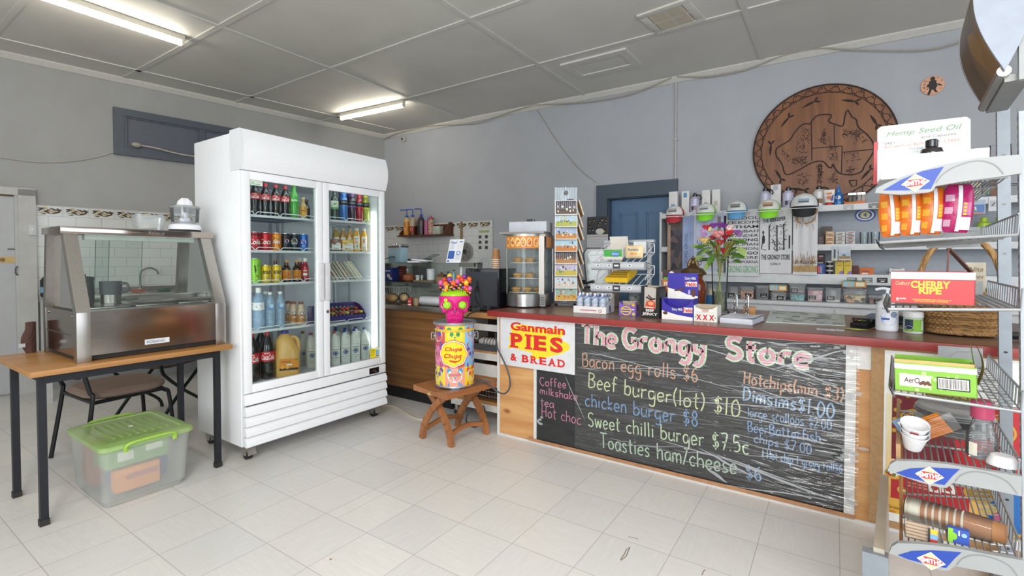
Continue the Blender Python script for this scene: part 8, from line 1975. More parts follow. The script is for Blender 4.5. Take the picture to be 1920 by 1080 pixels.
for px0,lb in((1566,'yellow packet with purple corner, left of the pair on the lower shelf'),(1582,'yellow packet with purple corner, right of the pair on the lower shelf')):
    bxs('yellow_packet',lb,'packet',px0,px0+15,486,512,2,'#dcc24a',lambda b,f,d:[b.rect(-d[0]*.3,d[2]*.84,d[0]*.3,d[2]*.95,mred,f),b.poly([(-d[0]*.1,0),(d[0]*.5,0),(d[0]*.5,d[2]*.25),(d[0]*.1,d[2]*.2)],M('#8a6aa8'),f),b.rect(-d[0]*.35,d[2]*.55,d[0]*.3,d[2]*.62,M('#b8922c'),f)])
z_=sz[2]+.0006;p=on_y(1555,510,4.98)
for k in range(3):
    t=thing('spread_jar',['lowest dark jar of the small stack on the lower shelf','middle dark jar of the small stack on the lower shelf','top dark jar of the small stack on the lower shelf'][k],'jar',(p.x,4.99,z_+k*.038),0,'stacked dark jars');MB().lathe([(.026,0),(.026,.025)],M('#2a2224',.3),18).build('jar_body',t);MB().lathe([(.027,.025),(.027,.0375),(0,.0375)],M('#c9c8c4',.4),18).build('lid',t)
mmug=clear('#eef3f4',.12,.03)
for px,lb in((1620,'glass mug on the middle shelf left of its twin'),(1641,'glass mug on the middle shelf near the snack bags')):
    p=on_y(px,458,5.0);t=thing('glass_mug',lb,'mug',(p.x,5.0,sz[1]+.0006),1.6,'glass mugs on the middle shelf');MB().lathe([(.028,.0),(.032,.10),(.030,.10),(.026,.008),(0,.008)],mmug,20).build('mug_body',t);MB().tube([(.032,0,.085),(.05,0,.08),(.05,0,.03),(.03,0,.02)],.006,mmug,7,3).build('handle',t)
def hang(nm,lb,px0,px1,py0,py1,col,deco,Y=SY_-.016):
    a,c=on_y(px0,py1,Y),on_y(px1,py0,Y);w,h=c.x-a.x,c.z-a.z;t=thing(nm,lb,'hanging card',(a.x,Y,a.z));b=MB().bx(0,w,-.004,0,0,h,M(col,.5));deco(b,FX((0,-.0042,0)),w,h);b.build('card',t)
hang('kite_card','pale hanging pack with dark pendant on the lower shelf edge',1559,1571,462,489,'#b9c2c8',lambda b,f,w,h:b.rect(w*.35,h*.1,w*.65,h*.8,M('#2f3a4a'),f).disc(w*.5,h*.12,w*.2,M('#d8c84a'),f,.002,8))
hang('souvenir_pack','hanging souvenir pack with pale header and brown base',1572,1595,462,488,'#c2cbd2',lambda b,f,w,h:b.rect(w*.05,h*.1,w*.95,h*.3,M('#9a7a4a'),f).rect(w*.08,h*.3,w*.92,h*.55,M('#a9c0d4'),f).rect(w*.3,h*.32,w*.6,h*.42,M('#5a5450'),f,.002))
hang('toy_pack','hanging pack with bright blue and yellow picture behind the snack bags',1806,1848,374,402,'#a9bcc8',lambda b,f,w,h:b.rect(w*.08,h*.1,w*.95,h*.65,M('#5a7ab8'),f).rect(w*.12,h*.2,w*.6,h*.5,speckle(['#d8c84a','#3a4a8a','#6aa05a','#e0e2e4'],60),f,.002).rect(w*.2,.0,w*.9,h*.1,M('#c8845a'),f))
hang('plug_card','white hanging card with a grey drawing beside the rack post',1853,1872,369,396,'#d6d8da',lambda b,f,w,h:b.rect(w*.15,h*.3,w*.8,h*.75,M('#b9bcc0'),f).poly([(w*.3,h*.4),(w*.6,h*.62),(w*.66,h*.54),(w*.36,h*.34)],M('#4a4c50'),f,.002))
for px,lb in((1845,'lime green lidded pot left of its twin on the middle shelf'),(1874,'lime green lidded pot right of its twin on the middle shelf')):
    p=on_y(px,412,5.05);t=thing('green_pot',lb,'pot',(p.x,5.05,sz[1]+.0006),0,'lime pots on the shelf');MB().lathe([(.034,0),(.037,.12),(0,.12)],clear('#e6efe0',.3,.1),20).build('pot_body',t);MB().lathe([(.04,.12),(.04,.145),(.02,.16),(.022,.19),(0,.195)],M('#a9c43a',.4),20).build('lid',t)
p=on_y(1838,300,5.1);b=MB()
for z in(.0,.10,.2,.26,.30):b.tube([(0,0,z+.003),(.5,0,z+.003),(.5,.1,z+.003),(0,.1,z+.003)],.003,mbk,5,1,True)
for x in(0,.5):b.cyl((x,0,0),(x,0,.31),.004,mbk)
for x in(.05,.12,.38):b.tube([(x,0,.26),(x,-.02,.40),(x+.04,-.02,.40),(x+.05,0,.26)],.004,mbk,5)
single(b,'black_wire_stand','black wire stand on the top shelf behind the grey rack post','wire stand',(p.x,5.1,sz[0]+.0006))
for px,c,lb in((1858,'#8a5a44','brown wallet lying in the black wire stand'),):p=on_y(px,296,5.14);single(MB().box((0,0,.06),(.14,.04,.12),M(c,.5),bev=.008).box((0,-.005,.135),(.12,.03,.03),mbk,bev=.004),'brown_wallet',lb,'wallet',(p.x,5.16,sz[0]+.012))
for k in range(7):p=on_y(1745+k*17,372,5.05);single(MB().box((0,0,.06),(.046,.06,.12),M(['#3a3c3a','#2f3a44','#b0322c','#a83230','#5a3028','#c9bfa8','#4a5a6a'][k],.5),bev=.003).rect(-.02,.03,.02,.07,M(['#6a9a5a','#7ab08a','#c9c4b8'][k%3]),FX((0,-.0303,0))),'shelf_carton',['dark green marked','slate and mint','red and cream','red and green','brown and mint','cream','blue grey'][k]+' carton on the top shelf behind the snack rack','carton',(p.x,5.05,sz[0]+.0006))
# ------------------------------------------------------------------ caps and tea towels hung on the shelf front
mwr=M('#dfe2e4',.35)
def cap_thing(px,py,c1,c2,pr,lb,s=1.):
    p=on_y(px,py,SY_-.125);t=thing('trucker_cap',lb,'cap',p,.0,'caps hung along the shelf front')
    mA,mW=M(c1,.7),M(c2,.7);b=MB()
    for m_,u0,u1 in((mA,-.5,.06),(mW,.06,.44),(mA,.44,.5)):
        b.grid(lambda u,v:((.085*math.sin(2*PI*(u0+(u1-u0)*u)-PI/2+PI/2)*0+.087*s*math.cos(PI*2*(u0+(u1-u0)*u)+PI)*math.sqrt(max(0,1-(v*.99)**2.6)),.10*s*-math.sin(PI*2*(u0+(u1-u0)*u))*(1 if u0+(u1-u0)*u>0 else.55)*math.sqrt(max(0,1-(v*.99)**2.6)),.095*s*v)),14,8,m_)
    b.build('crown',t)
    b=MB();b.grid(lambda u,v:(.083*s*math.sin(2.4*(u-.5))*(1-.1*v),-.085*s*math.cos(2.4*(u-.5))-.035*v,-.085*s*v*math.cos(1.5*(u-.5))+.004),14,6,M(c1,.6));b.build('brim',t)
    f=Fr((0,-.106*s,.025),(1,0,0),(0,.25,.97));b=MB().rect(-.04,0,.04,.035,M(pr,.6),f,.001).rect(-.036,.004,.036,.013,M('#6a4a34',.6),f,.002);b.build('print',t)
    MB().tube([(-.06,-.09,-.02),(.06,-.09,-.02)],.003,mwr,5).tube([(-.098,.080,-.005),(-.098,-.118,-.02),(.098,-.118,-.02),(.098,.080,-.005)],.003,mwr,5).build('hanger',t)
for a in((1266,404,'#b02c38','#d8d6d4','#9a9aa0','red cap with white front at the left end of the row'),(1324,400,'#7ed02c','#d6d8d4','#a9b4b8','lime cap with white front above the lavender towel'),(1382,396,'#5a9ac8','#d6d8d4','#7a7e82','sky blue cap with grey print above the place name towel'),(1442,394,'#86d82c','#dadad6','#a98a6a','lime cap with brown print above the shop towel'),(1508,388,'#202022','#dcdedc','#8aa4b8','black cap with white front above the wheat towel',1.2)):cap_thing(*a)
def towel(px0,px1,py0,py1,lb,deco,sag=.06,k=0,col='#dcdcde'):
    Y=SY_-.034;a,c=on_y(px0,py1,Y),on_y(px1,py1,Y);z1_=on_y(px0,py0,Y).z;w,h=c.x-a.x,z1_-a.z
    t=thing('tea_towel',lb,'tea towel',(a.x,Y,a.z),0,'tea towels hung along the shelf front')
    top=lambda x:h-sag*(1-(2*x/w-1)**2)**.8
    fold=lambda x,y:-.006*math.sin(x/w*15+k*2)*min(1,y/h+.2)-.006*math.sin(x/w*5+k)
    fr=lambda x,y,hh=0:Vector((x,fold(x,y)-hh,y))
    b=MB();b.grid(lambda u,v:fr(u*w,v*top(u*w)),30,10,M(col,.85,bmp=.2,scale=200));b.grid(lambda u,v:fr(u*w,v*top(u*w),-.003),30,2,M(col,.85));b.build('cloth',t)
    b=MB();deco(b,fr,w,h,lambda x0,x1,y0,y1,m,hh=.002:b.grid(lambda u,v:fr(x0+(x1-x0)*u,y0+(min(y1,top(x0+(x1-x0)*u)-.002)-y0)*v,hh),10,6,m));b.build('print',t)
def t_a(b,fr,w,h,sh):
    sh(.01,w*.55,.03,h,speckle(['#4a4850','#5a5660','#3f3d44','#6a5c58'],14,.85,0));sh(w*.55,w*.95,h*.1,h*.97,M('#9aa9cf',.85,var=.15,scale=8));sh(.0,w*.12,.03,h*.8,M('#b59a88',.85));b.text('GRONG GRONG',w*.72,h*.15,.03,M('#3f5080'),fr,w=h*.5,rot=PI/2,z=.005)
def t_b(b,fr,w,h,sh):sh(.0,w,.03,h,M('#b9c1dd',.85,var=.08,scale=8));sh(w*.78,w,.02,h*.9,M('#8a7a6c',.85));sh(w*.1,w*.9,.06,h*.3,M('#c4c4d8',.85,var=.1,scale=8),.003);b.text('GRONG',w*.22,h*.14,.045,M('#3a4878'),fr,w=h*.4,rot=PI/2,z=.006)
def t_c(b,fr,w,h,sh):
    for i,s_ in enumerate(('GRONG GRONG','BURRAWARNA','MALORE','BENDIGO','GILAMON','COOMAN','MATONG','WANDER','CUNBAH','OTHAM','EKKOM','BEKOOL')):y=h*(.05 if i==0 else.125+.065*i);b.text(s_,w*.04,y,h*(.105 if i==0 else.042),M('#8fc09a' if i==0 else '#2f2f33',.85),fr,w=w*.93,bold=.0 if i%3 else.02,z=.004)
def t_d(b,fr,w,h,sh):
    md=M('#3a3a42',.85);b.text('THE BEEKEEPER',w*.1,h*.74,h*.055,md,fr,w=w*.72,bold=.02,z=.004,rot=.12).text('THE GRONGY STORE',w*.05,h*.20,h*.075,M('#2a2a2e',.85),fr,w=w*.9,bold=.02,z=.004).text('02 6956 20',w*.34,h*.12,h*.035,md,fr,w=w*.32,z=.004)
    r=random.Random(3)
    for x0,x1,y0,y1 in((.3,.36,.34,.70),(.55,.61,.32,.7),(.76,.82,.34,.72)):b.ribbon([(w*x0,h*y0),(w*x0*.98,h*y1)],.010,md,fr,.004)
    for i in range(60):x,y=r.uniform(.28,.82),r.uniform(.34,.72);b.ribbon([(w*x,h*y),(w*(x+r.uniform(.02,.09)),h*(y+r.uniform(-.04,.04)))],.004,md,fr,.0045)
    b.disc(w*.12,h*.5,w*.05,md,fr,.004,8,h*.07).disc(w*.11,h*.6,w*.03,md,fr,.0044,8,h*.03).ribbon([(w*.1,h*.5),(w*.06,h*.36),(w*.2,h*.34)],.007,md,fr,.004).ribbon([(w*.93,h*.36),(w*.93,h*.55)],.012,md,fr,.004)
def t_e(b,fr,w,h,sh):
    r=random.Random(8);ms=[M(c,.85)for c in('#b08a5c','#c8a878','#8f7050')];sh(0,w,.025,h*.14,M('#b99a6a',.85,var=.25,scale=30))
    for i in range(70):x=r.uniform(.02,.97);y=r.uniform(.1,.2)if i%3 else r.uniform(.74,.84);b.ribbon([(w*x,h*y),(w*(x+r.uniform(-.06,.06)),h*(y+r.uniform(.06,.17))if i%3 else h*min(.93,y+r.uniform(-.1,.1)))],.005,ms[i%3],fr,.003+i*.00003,True)
    b.text('GRONG GRONG',w*.03,h*.165,h*.045,M('#5a4c44',.85),fr,w=w*.94,z=.006)
    for s in(0,1):b.ribbon([(w*(s*.97+.015),h*.98),(w*(.2+s*.6),h*.80),(w*.5,h*.77)],.014,ms[0],fr,.004)
for i,a in enumerate(((1251,1304,398,516,'photo print tea towel in greys and blue under the red cap',t_a),(1305,1356,396,514,'lavender tea towel partly hidden behind the flowers',t_b),(1361,1423,393,517,'white tea towel covered in black place names with green bottom line',t_c),(1424,1484,386,512,'white tea towel with line drawing and shop lettering',t_d),(1486,1532,392,515,'white tea towel with wheat print under the black cap',t_e))):towel(*a,k=i)
# ------------------------------------------------------------------ snack rack at the right
RL,RZR,RTY=Vector((.105,2.0,0)),-.087,-.022
RM=Matrix.Translation(RL)@Matrix.Rotation(RZR,4,'Z')@Matrix.Rotation(RTY,4,'Y');RMI=RM.inverted()
RN=(RM.to_3x3()@Vector((0,1,0)))
def rk(px,py,y=0.):p=RMI@on_plane(px,py,RM@Vector((0,y,0)),RN);return(p.x,p.z)
rack=thing('snack_rack','grey wire snack rack with blue end plates standing against the counter at the right','display rack',RL)
rack.rotation_euler=RM.to_euler()
RLEN=.74
mrg,mrw,mpo=M('#969999',.4,var=.02),M('#96999a',.35,.4),M('#858c93',.4,.2)
xr_=rk(1915,440)[0]
def post(x0,x1,y0,y1,z1,m,slots,px=None):
    b=MB().bx(x0,x1,y0,y1,0,z1,m);f=FX((0,y0-.0005,0));k=0
    for i in range(slots):z=.10+i*(z1-.2)/slots;b.disc((x0+x1)/2,z,.006,mbk,f,.001,10,.004)
    f=FXm((x0-.0005,0,0))
    for i in range(int(z1/.025)):b.rect(-y1+.012,.04+i*.025,-y0-.012,.052+i*.025,M('#4a4c50',.6),f,.001)
    b.build('post',rack)
fx0,fx1=rk(1869,200,RLEN)[0],rk(1894,200,RLEN)[0]
post(fx0,fx1,RLEN,RLEN+.03,rk(1880,150,RLEN)[1],mpo,9)
nx=rk(1911,300,.0)[0]
post(nx,nx+.05,.0,.03,rk(1915,208)[1],M('#9da3a9',.4),9)
MB().bx(fx0,nx+.3,RLEN-.02,RLEN,.0,.06,mpo).bx(nx,nx+.3,0,.03,.0,.06,mpo).bx(nx+.0,nx+.05,.03,RLEN,.0,.05,mpo).build('base_rail',rack)
mblue2=M('#1c409c',.4,var=.02)
def plate(outline,blue,logo,arc,y0=-.004):
    f=FX();P=lambda q:[rk(*z,0)for z in q]
    b=MB().prism(P(outline),-y0*-1,.016,mrg,Fr((0,0,0),(1,0,0),(0,0,1)))
    f2=FX((0,-.0162,0));b.poly(P(blue),mblue2,f2,.0008)
    b.ribbon(catmull(P(arc),3),.003,M('#7d7f7e',.5),f2,.001)
    (cx,cz),s=rk(*logo),.030
    b.poly([(cx,cz+s*.95),(cx+s*1.15,cz+.002),(cx,cz-s*.95),(cx-s*1.15,cz-.002)],mwhi,f2,.0014)
    b.poly([(cx,cz+s*.82),(cx+s,cz+.002),(cx,cz-s*.82),(cx-s,cz-.002)],M('#e8cf9a',.4),f2,.0018)
    b.poly([(cx-s*.92,cz-.008),(cx-s*.55,cz+s*.36),(cx+s*.6,cz+s*.34),(cx+s*.95,cz+.006),(cx+s*.55,cz-s*.32),(cx-s*.5,cz-s*.40)],M('#c8283a',.4),f2,.0022)
    b.text('SMITHS',cx,cz-.0075,.015,mwhi,f2,w=.050,al='C',bold=.04,z=.003,rot=.05);b.build('end_plate',rack)
O0=[(1641,363),(1644,354),(1660,345),(1700,329),(1760,311),(1830,298),(1914,291),(1914,326),(1885,331),(1800,342),(1754,350),(1748,359),(1739,362),(1690,366)]
plate(O0,[(1656,358),(1690,338),(1730,322),(1769,314),(1756,334),(1745,355),(1700,358)],(1716,344),[(1754,345),(1765,330),(1790,314),(1830,303),(1862,310),(1880,328)])
O3=[(1664,880),(1669,868),(1680,861),(1724,862),(1776,867),(1840,878),(1914,890),(1914,927),(1853,914),(1786,902),(1775,911),(1763,911),(1724,901),(1690,889)]
B3=[(1680,883),(1706,875),(1744,873),(1799,876),(1786,888),(1770,906),(1737,900),(1700,891)]
A3=[(1790,900),(1800,888),(1822,881),(1850,884),(1885,898),(1905,922)]
plate(O3,B3,(1742,888),A3)
sh4=lambda q,dx=3,dy=153:[(x+dx,y+dy+(x-1664)*.012)for x,y in q]
plate(sh4(O3),sh4(B3),(1745,1047),sh4(A3))
O_=rk
def wshelf(pl,pr,drop,front=True,back=True,name='wire_shelf'):
    (x0,z0),(x1,z1)=rk(*pl),rk(*pr);b=MB();Z=lambda x:z0+(z1-z0)*(x-x0)/(x1-x0);n_=17
    b.cyl((x0,.0,z0),(x1,.0,z1),.0048,mrw,n=8).cyl((x0,RLEN-.04,z0),(x1,RLEN-.04,z1),.0048,mrw,n=8)
    for i in range(n_):x=x0+(x1-x0)*i/(n_-1);b.cyl((x,0,Z(x)+.003),(x,RLEN-.04,Z(x)+.003),.0024,mrw,n=5)
    for y in(.24,.47):b.cyl((x0,y,z0-.002),(x1,y,z1-.002),.004,mrw,n=6)
    if back:
        for i in range(16):y=RLEN*.94*i/15;b.tube([(x1-.05,y,Z(x1-.05)),(x1,y,z1),(x1+.004,y,z1+.06)],.0026,mrw,5)
        b.cyl((x1+.004,0,z1+.06),(x1+.004,RLEN*.94,z1+.06),.0035,mrw,n=6)
    b.build(name,rack)
    if front:
        b=MB();y0,y1=0,RLEN-.04
        for u,m_ in((0,mrw),(.004,M('#d9d9d6',.5))):b.raw([(x0-.012-u,y0,z0+.018),(x0-.012-u,y1,z0+.018),(x0+.002-u,y1,z0-.016),(x0+.002-u,y0,z0-.016)],[(0,1,2,3)],m_)
        f=Fr((x0-.0165,0,z0+.018),(0,1,0),(.0142,0,-.034));
        b.build('price_strip',rack)
    b=MB().bx(x0+.14,x1-.01,RLEN-.035,RLEN-.028,z0-.01,z0+.07,mrg).ribbon([(x0+.15,z0+.0),(x0+.2,z0+.05),(x1-.02,z0+.055)],.003,M('#8a8c8a'),FX((0,RLEN-.0355,0)));b.build('far_end_plate',rack)
    return x0,z0,x1,z1
W0=wshelf((1755,344),(1890,331),0,False,False)
(zx0,zz0)=rk(1660,347);b=MB()
for i in range(9):x=zx0+.02+i*.016;b.cyl((x,.018,W0[1]+.004),(x,RLEN-.04,W0[1]+.004),.0024,mrw,n=5)
b.build('wire_shelf',rack)
W1,W2,W3=wshelf((1650,455),(1908,440),0),wshelf((1666,580),(1914,581),0),wshelf((1677,737),(1914,772),0)
W4,W5=wshelf((1686,868),(1908,900),0,False),wshelf((1692,1026),(1908,1052),0,False)
(wx,wz),(wx2,wz2)=rk(1688,930),rk(1692,1012)
MB().raw([(wx-.004,.0,wz2-.05),(wx-.004,RLEN-.05,wz2-.05),(wx+.002,RLEN-.05,wz+.05),(wx+.002,.02,wz+.02)],[(0,1,2,3)],mpin).bx(wx-.004,wx+.004,0.01,RLEN-.05,wz2-.05,wz2-.02,mpin).bx(wx-.004,wx+.008,.3,RLEN-.05,wz2-.05,wz+.03,mpin).build('side_board',rack)
(ux,uz_)=rk(1686,868);MB().bx(ux-.008,ux+.004,.02,RLEN-.05,uz_-.0,uz_+.055,mcb).build('side_board',rack)
MB().bx(.02,.05,.02,RLEN,.0,wz2-.06,M('#b9b0a0',.5)).bx(-.01,.06,.0,.04,.0,wz2-.075,mpo).build('base_front',rack)
# lens shaped header sign
hz,hx=rk(1884,133)[1],rk(1884,133)[0]
b=MB();hgt=.46;n_=14
lens=[(hx+(.066*math.sin(PI*i/n_)),hz+hgt*i/n_)for i in range(n_+1)]+[(hx-(.066*math.sin(PI*i/n_)),hz+hgt*i/n_)for i in range(n_-1,0,-1)]
fy=Fr((0,0,0),(1,0,0),(0,0,1));HL=.44
b.prism(lens,-.006,.006,M('#8f97a4',.35),fy).build('header_cap',rack);MB().prism(lens,-HL-.006,-HL+.006,M('#a3a7aa',.35),fy).build('header_cap',rack)
MB().grid(lambda u,v:(hx-.064*math.sin(PI*(.03+.9*u)),.006+(HL-.012)*v,hz+hgt*(.03+.9*u)),16,4,speckle(['#5a4c3a','#8a6a34','#4a4034','#6b5638','#7d5c2c'],9,.35,0)).grid(lambda u,v:(hx+.064*math.sin(PI*(.03+.9*u)),.006+(HL-.012)*v,hz+hgt*(.03+.9*u)),16,4,mrg).build('header_panel',rack)
MB().cyl((hx,.012,hz+.004),(hx,HL+.004,hz+.004),.016,mst).bx(hx+.005,hx+.06,.05,HL,hz-.02,hz+.0,M('#8f918e',.4,.5)).bx(hx+.03,nx+.045,0.008,.03,hz-.03,hz+.35,mrg).build('header_bracket',rack)
def RP(x,y,z):return RM@Vector((x,y,z))
def rthing(name,lb,cat,x,y,z,rz=0.,group=None):return thing(name,lb,cat,RP(x,y,z),RZR+rz,group)
# chip bags on the first wire shelf
def bag_(px,tone,lb,grp,rz=.25,w=.082,h=.198,lean=.0):
    x,z=rk(px,448,.05);t=rthing('chip_bag',lb,'chip bag',x,.075,W1[1]+(W1[3]-W1[1])*(x-W1[0])/(W1[2]-W1[0])+.020,rz,grp)
    m1,m2,m3=[M(c,.3,bmp=.35,scale=26)for c in tone];X=Matrix.Rotation(lean,4,'Y')
    b=pillow(MB(),w,h,.046,m1,X,14,14,.3)
    sf=lambda x_,z_,hh:X@Vector((x_,-(.0232*(max(0,math.sin(PI*(x_/w+.5))))**.6*(max(0,math.sin(PI*z_/h)))**.55)-hh,z_))
    def patch(x0,x1,z0,z1,m,hh):b.grid(lambda u,v:sf(x0+(x1-x0)*u,z0+(z1-z0)*v,hh),5,8,m)
    patch(-.004,.006,.004,h-.004,M('#d6d4d8',.35),.002);patch(.006,w*.40,h*.06,h*.32,M('#cfcbd2',.3),.0012);patch(.008,w*.38,h*.36,h*.62,m2,.0012)
    for k in range(4):patch(.010,.018,h*(.36+.07*k),h*(.40+.07*k),M('#e8b42a'),.0022)
    for i_ in range(3):patch(-w*.42,-w*(.22-.03*i_),h*(.12+.26*i_),h*(.26+.26*i_),m3,.001)
    b.build('bag',t);return t
TO=('#c8641a','#c8883c','#c88f22')
for px,a,lb in((1671,.05,'orange chip bag at the front left of the snack rack'),(1708,0.,'orange chip bag in the middle of the three on the snack rack'),(1746,-.04,'orange chip bag beside the magenta bag on the snack rack')):bag_(px,TO,lb,'orange chip bags on the rack',.25,.066,.152,-a)
t=bag_(1792,('#a01458','#b8608a','#b890a4'),'magenta and white chip bag on the snack rack',None,.15,.078,.152,.06)
# white display with bottle on top of the rack
x,z=rk(1724,338,.1);t=rthing('oil_display','white acrylic display of seed oil on top of the snack rack','display stand',x+.006,.155,max(W0[1],zz0)+.022,.12)
f=Fr((-.12,-.0,.0),(1,0,0),(0,.10,.995));mwa=M('#dfe1e4',.25)
pts=[(.0,.0),(.245,.0),(.245,.195),(.235,.205),(.01,.205),(0,.195)]
b=MB().prism(pts,-.006,0,mwa,f).bx(-.12,.125,-.10,.0,.0,.004,mwa).bx(-.12,.145,-.104,-.10,0,.075,mwa)
b.text('Hemp Seed Oil',.025,.160,.024,M('#7fa07a'),f,w=.2,shear=.3,bold=.01).text('and Capsules',.12,.145,.011,M('#8a8a84'),f,w=.09,bold=.01).text('ONLY',.02,.137,.008,K_,f).text('$25 each or BUY 3 GET 1 FREE',.02,.124,.010,M('#c8907a'),f,w=.2,bold=.01).text('PLEASE TAKE',.09,.110,.008,M('#9aa0a0'),f).text('AND ENJOY',.095,.098,.008,M('#9aa0a0'),f).disc(.06,.09,.024,M('#b4c4cc'),f,.001,16,.016).disc(.06,.09,.018,M('#d9dcd2'),f,.0014,14,.012).disc(.20,.098,.028,M('#c9d4cc'),f,.001,16,.018).text('Hemp Seed',.10,.078,.010,M('#8fae8a'),f,shear=.2)
for k in range(3):b.rect(.16,.06+k*.009,.235,.063+k*.009,M('#b4b8ba'),f)
b.bx(-.13,-.118,.012,.03,.0,.15,M('#b02a30',.4));b.build('display',t)
x2,_=rk(1747,300,.05);t=rthing('oil_bottle','dark round bottle with black cap in the white acrylic display','bottle',x2,.10,max(W0[1],zz0)+.028)
MB().lathe([(.028,0),(.031,.005),(.031,.075),(.027,.088),(.016,.094)],M('#1f1614',.12,coat=.5),22).lathe([(.0314,.02),(.0314,.062)],M('#d8a82a',.4),22).build('bottle_body',t);MB().lathe([(.017,.094),(.017,.115),(.014,.118),(0,.118)],mbk,18).build('cap',t)
# red chocolate carton
(x0,z0),(x1,z1)=rk(1670,580,.02),rk(1828,582,.02);zt=rk(1668,522,.02)[1];w,h=x1-x0,zt-z0
t=rthing('red_chocolate_carton','red chocolate bar carton with yellow lettering on the snack rack','carton',(x0+x1)/2,.018,max(W2[1],W2[3])+.0075)
mrc=M('#b8242a',.4);b=MB().bx(-w/2,w/2,0,.002,0,h,mrc).bx(-w/2,-w/2+.002,0,.20,0,h,mcb).bx(w/2-.002,w/2,0,.2,0,h,mrc).bx(-w/2,w/2,0,.2,0,.003,mcb).bx(-w/2,w/2,.198,.2,0,h,mrc)
f=FX((0,-.0003,0));b.rect(-w/2,h*.78,w/2,h,M('#dfe0e6',.5),f).text('05/01/22 AA10060A',-w*.28,h*.84,.006,M('#9a9aa4'),f,w=w*.38)
my2=M('#efd02a',.4);b.text('Cadbury',-w*.44,h*.55,.016,M('#e8b48a'),f,w=w*.18,shear=.3).text('CHERRY',-w*.25,h*.50,.023,my2,f,w=w*.47,bold=.03).text('RIPE',-w*.15,h*.32,.021,my2,f,w=w*.27,bold=.03).text('LUSCIOUS CHERRIES AND COCONUT IN',0,h*.125,.0035,my2,f,w=w*.46,al='C',bold=.01).text('OLD GOLD RICH DARK CHOCOLATE',0,h*.075,.0035,my2,f,w=w*.4,al='C',bold=.01).text('48 BARS',-w*.43,h*.13,.005,mwhi,f,bold=.01).text('52g',-w*.43,h*.08,.005,mwhi,f,bold=.01)
b.build('carton',t)
b=MB();a_=rk(1776,470,.06);c_=rk(1823,515,.1);tx=(x0+x1)/2;zb=RMI.to_3x3()and(W2[1]+.007)
q0,q1,q2=(a_[0]-tx,.05,h+.075),(a_[0]-tx-.002,.05,h-.01),(c_[0]-tx,.11,h-.005)
bar(b,q1,q0,.014,.004,M('#6b4036',.7));bar(b,q0,q2,.014,.004,M('#5a4038',.7));b.build('torn_flap',t)
# green chocolate carton
(x0,z0),(x1,z1)=rk(1678,735,.02),rk(1833,752,.02);zt=rk(1677,684,.02)[1];w,h=x1-x0,zt-z0
t=rthing('green_chocolate_carton','lime green chocolate bar carton with barcode on the snack rack','carton',(x0+x1)/2,.018,(W3[1]+W3[3])/2+.012-.0)
t.rotation_euler[1]=math.atan2(z0-z1,x1-x0)*.9+RTY;mgc=M('#7aae34',.4)
b=MB().bx(-w/2,w/2,0,.002,0,h,mgc).bx(-w/2,-w/2+.002,0,.14,0,h,mcb).bx(w/2-.002,w/2,0,.14,0,h,mgc).bx(-w/2,w/2,0,.14,0,.003,mcb).bx(-w/2,w/2,.138,.14,0,h*1.1,mgc)
f=FX((0,-.0003,0));b.rect(-w/2,h*.82,w/2,h,M('#e2e4e2',.5),f);r_=random.Random(6)
for i in range(16):u,v,q=r_.uniform(-.45,.45)*w,r_.uniform(.1,.75)*h,r_.uniform(.002,.007);b.disc(u,v,q,M('#a9d47a',.3),f,.0006,12).disc(u-q*.3,v+q*.3,q*.3,mwhi,f,.001,8)
b.poly([(-w*.44,h*.2),(-w*.04,h*.2),(-w*.04,h*.64),(-w*.44,h*.66)],M('#c9dfb0',.4),f,.0012).poly([(-w*.43,h*.28),(-w*.16,h*.24),(-w*.08,h*.40),(-w*.2,h*.60),(-w*.42,h*.62)],mwhi,f,.0016).text('AerO',-w*.38,h*.34,.018,M('#4a2a1c'),f,w=w*.2,bold=.015,shear=.1,z=.0024)
for i in range(7):b.disc(-w*(.17-.018*i),h*(.34+.03*(i%3)),.005,M('#5a3020'),f,.0026+i*.0001,8)
b.rect(w*.03,h*.2,w*.42,h*.64,K_,f,.0012).rect(w*.045,h*.24,w*.405,h*.60,mwhi,f,.0016);xx=w*.06
while xx<w*.39:q=r_.choice((.0008,.0014,.002));b.rect(xx,h*.26,xx+q,h*.58,K_,f,.002);xx+=q+r_.choice((.001,.0016))
b.build('carton',t)
MB().bx(-w/2,w/2,-.001,.012,h,h+.004,mgc).bx(-w/2,w/2-.004,.002,.004,h,h+.014,M('#c9a26a',.7)).build('top_fold',t)
b=MB().raw([(w/2,.0,h-.03),(w/2,.06,h-.03),(w/2-.012,.03,h+.075),(w/2-.012,-.005,h+.075)],[(0,1,2,3)],mgc).grid(lambda u,v:(w/2+.002+.014*math.sin(PI*v),.0+.06*u,h-.05+.12*v),3,8,mcb);b.build('side_flap',t)
MB().raw([(-w/2,0,h*.8),(-w/2,.10,h*.8),(-w/2-.016,.10,-.01),(-w/2-.016,0,-.01)],[(0,1,2,3)],mcb).build('hanging_flap',t)
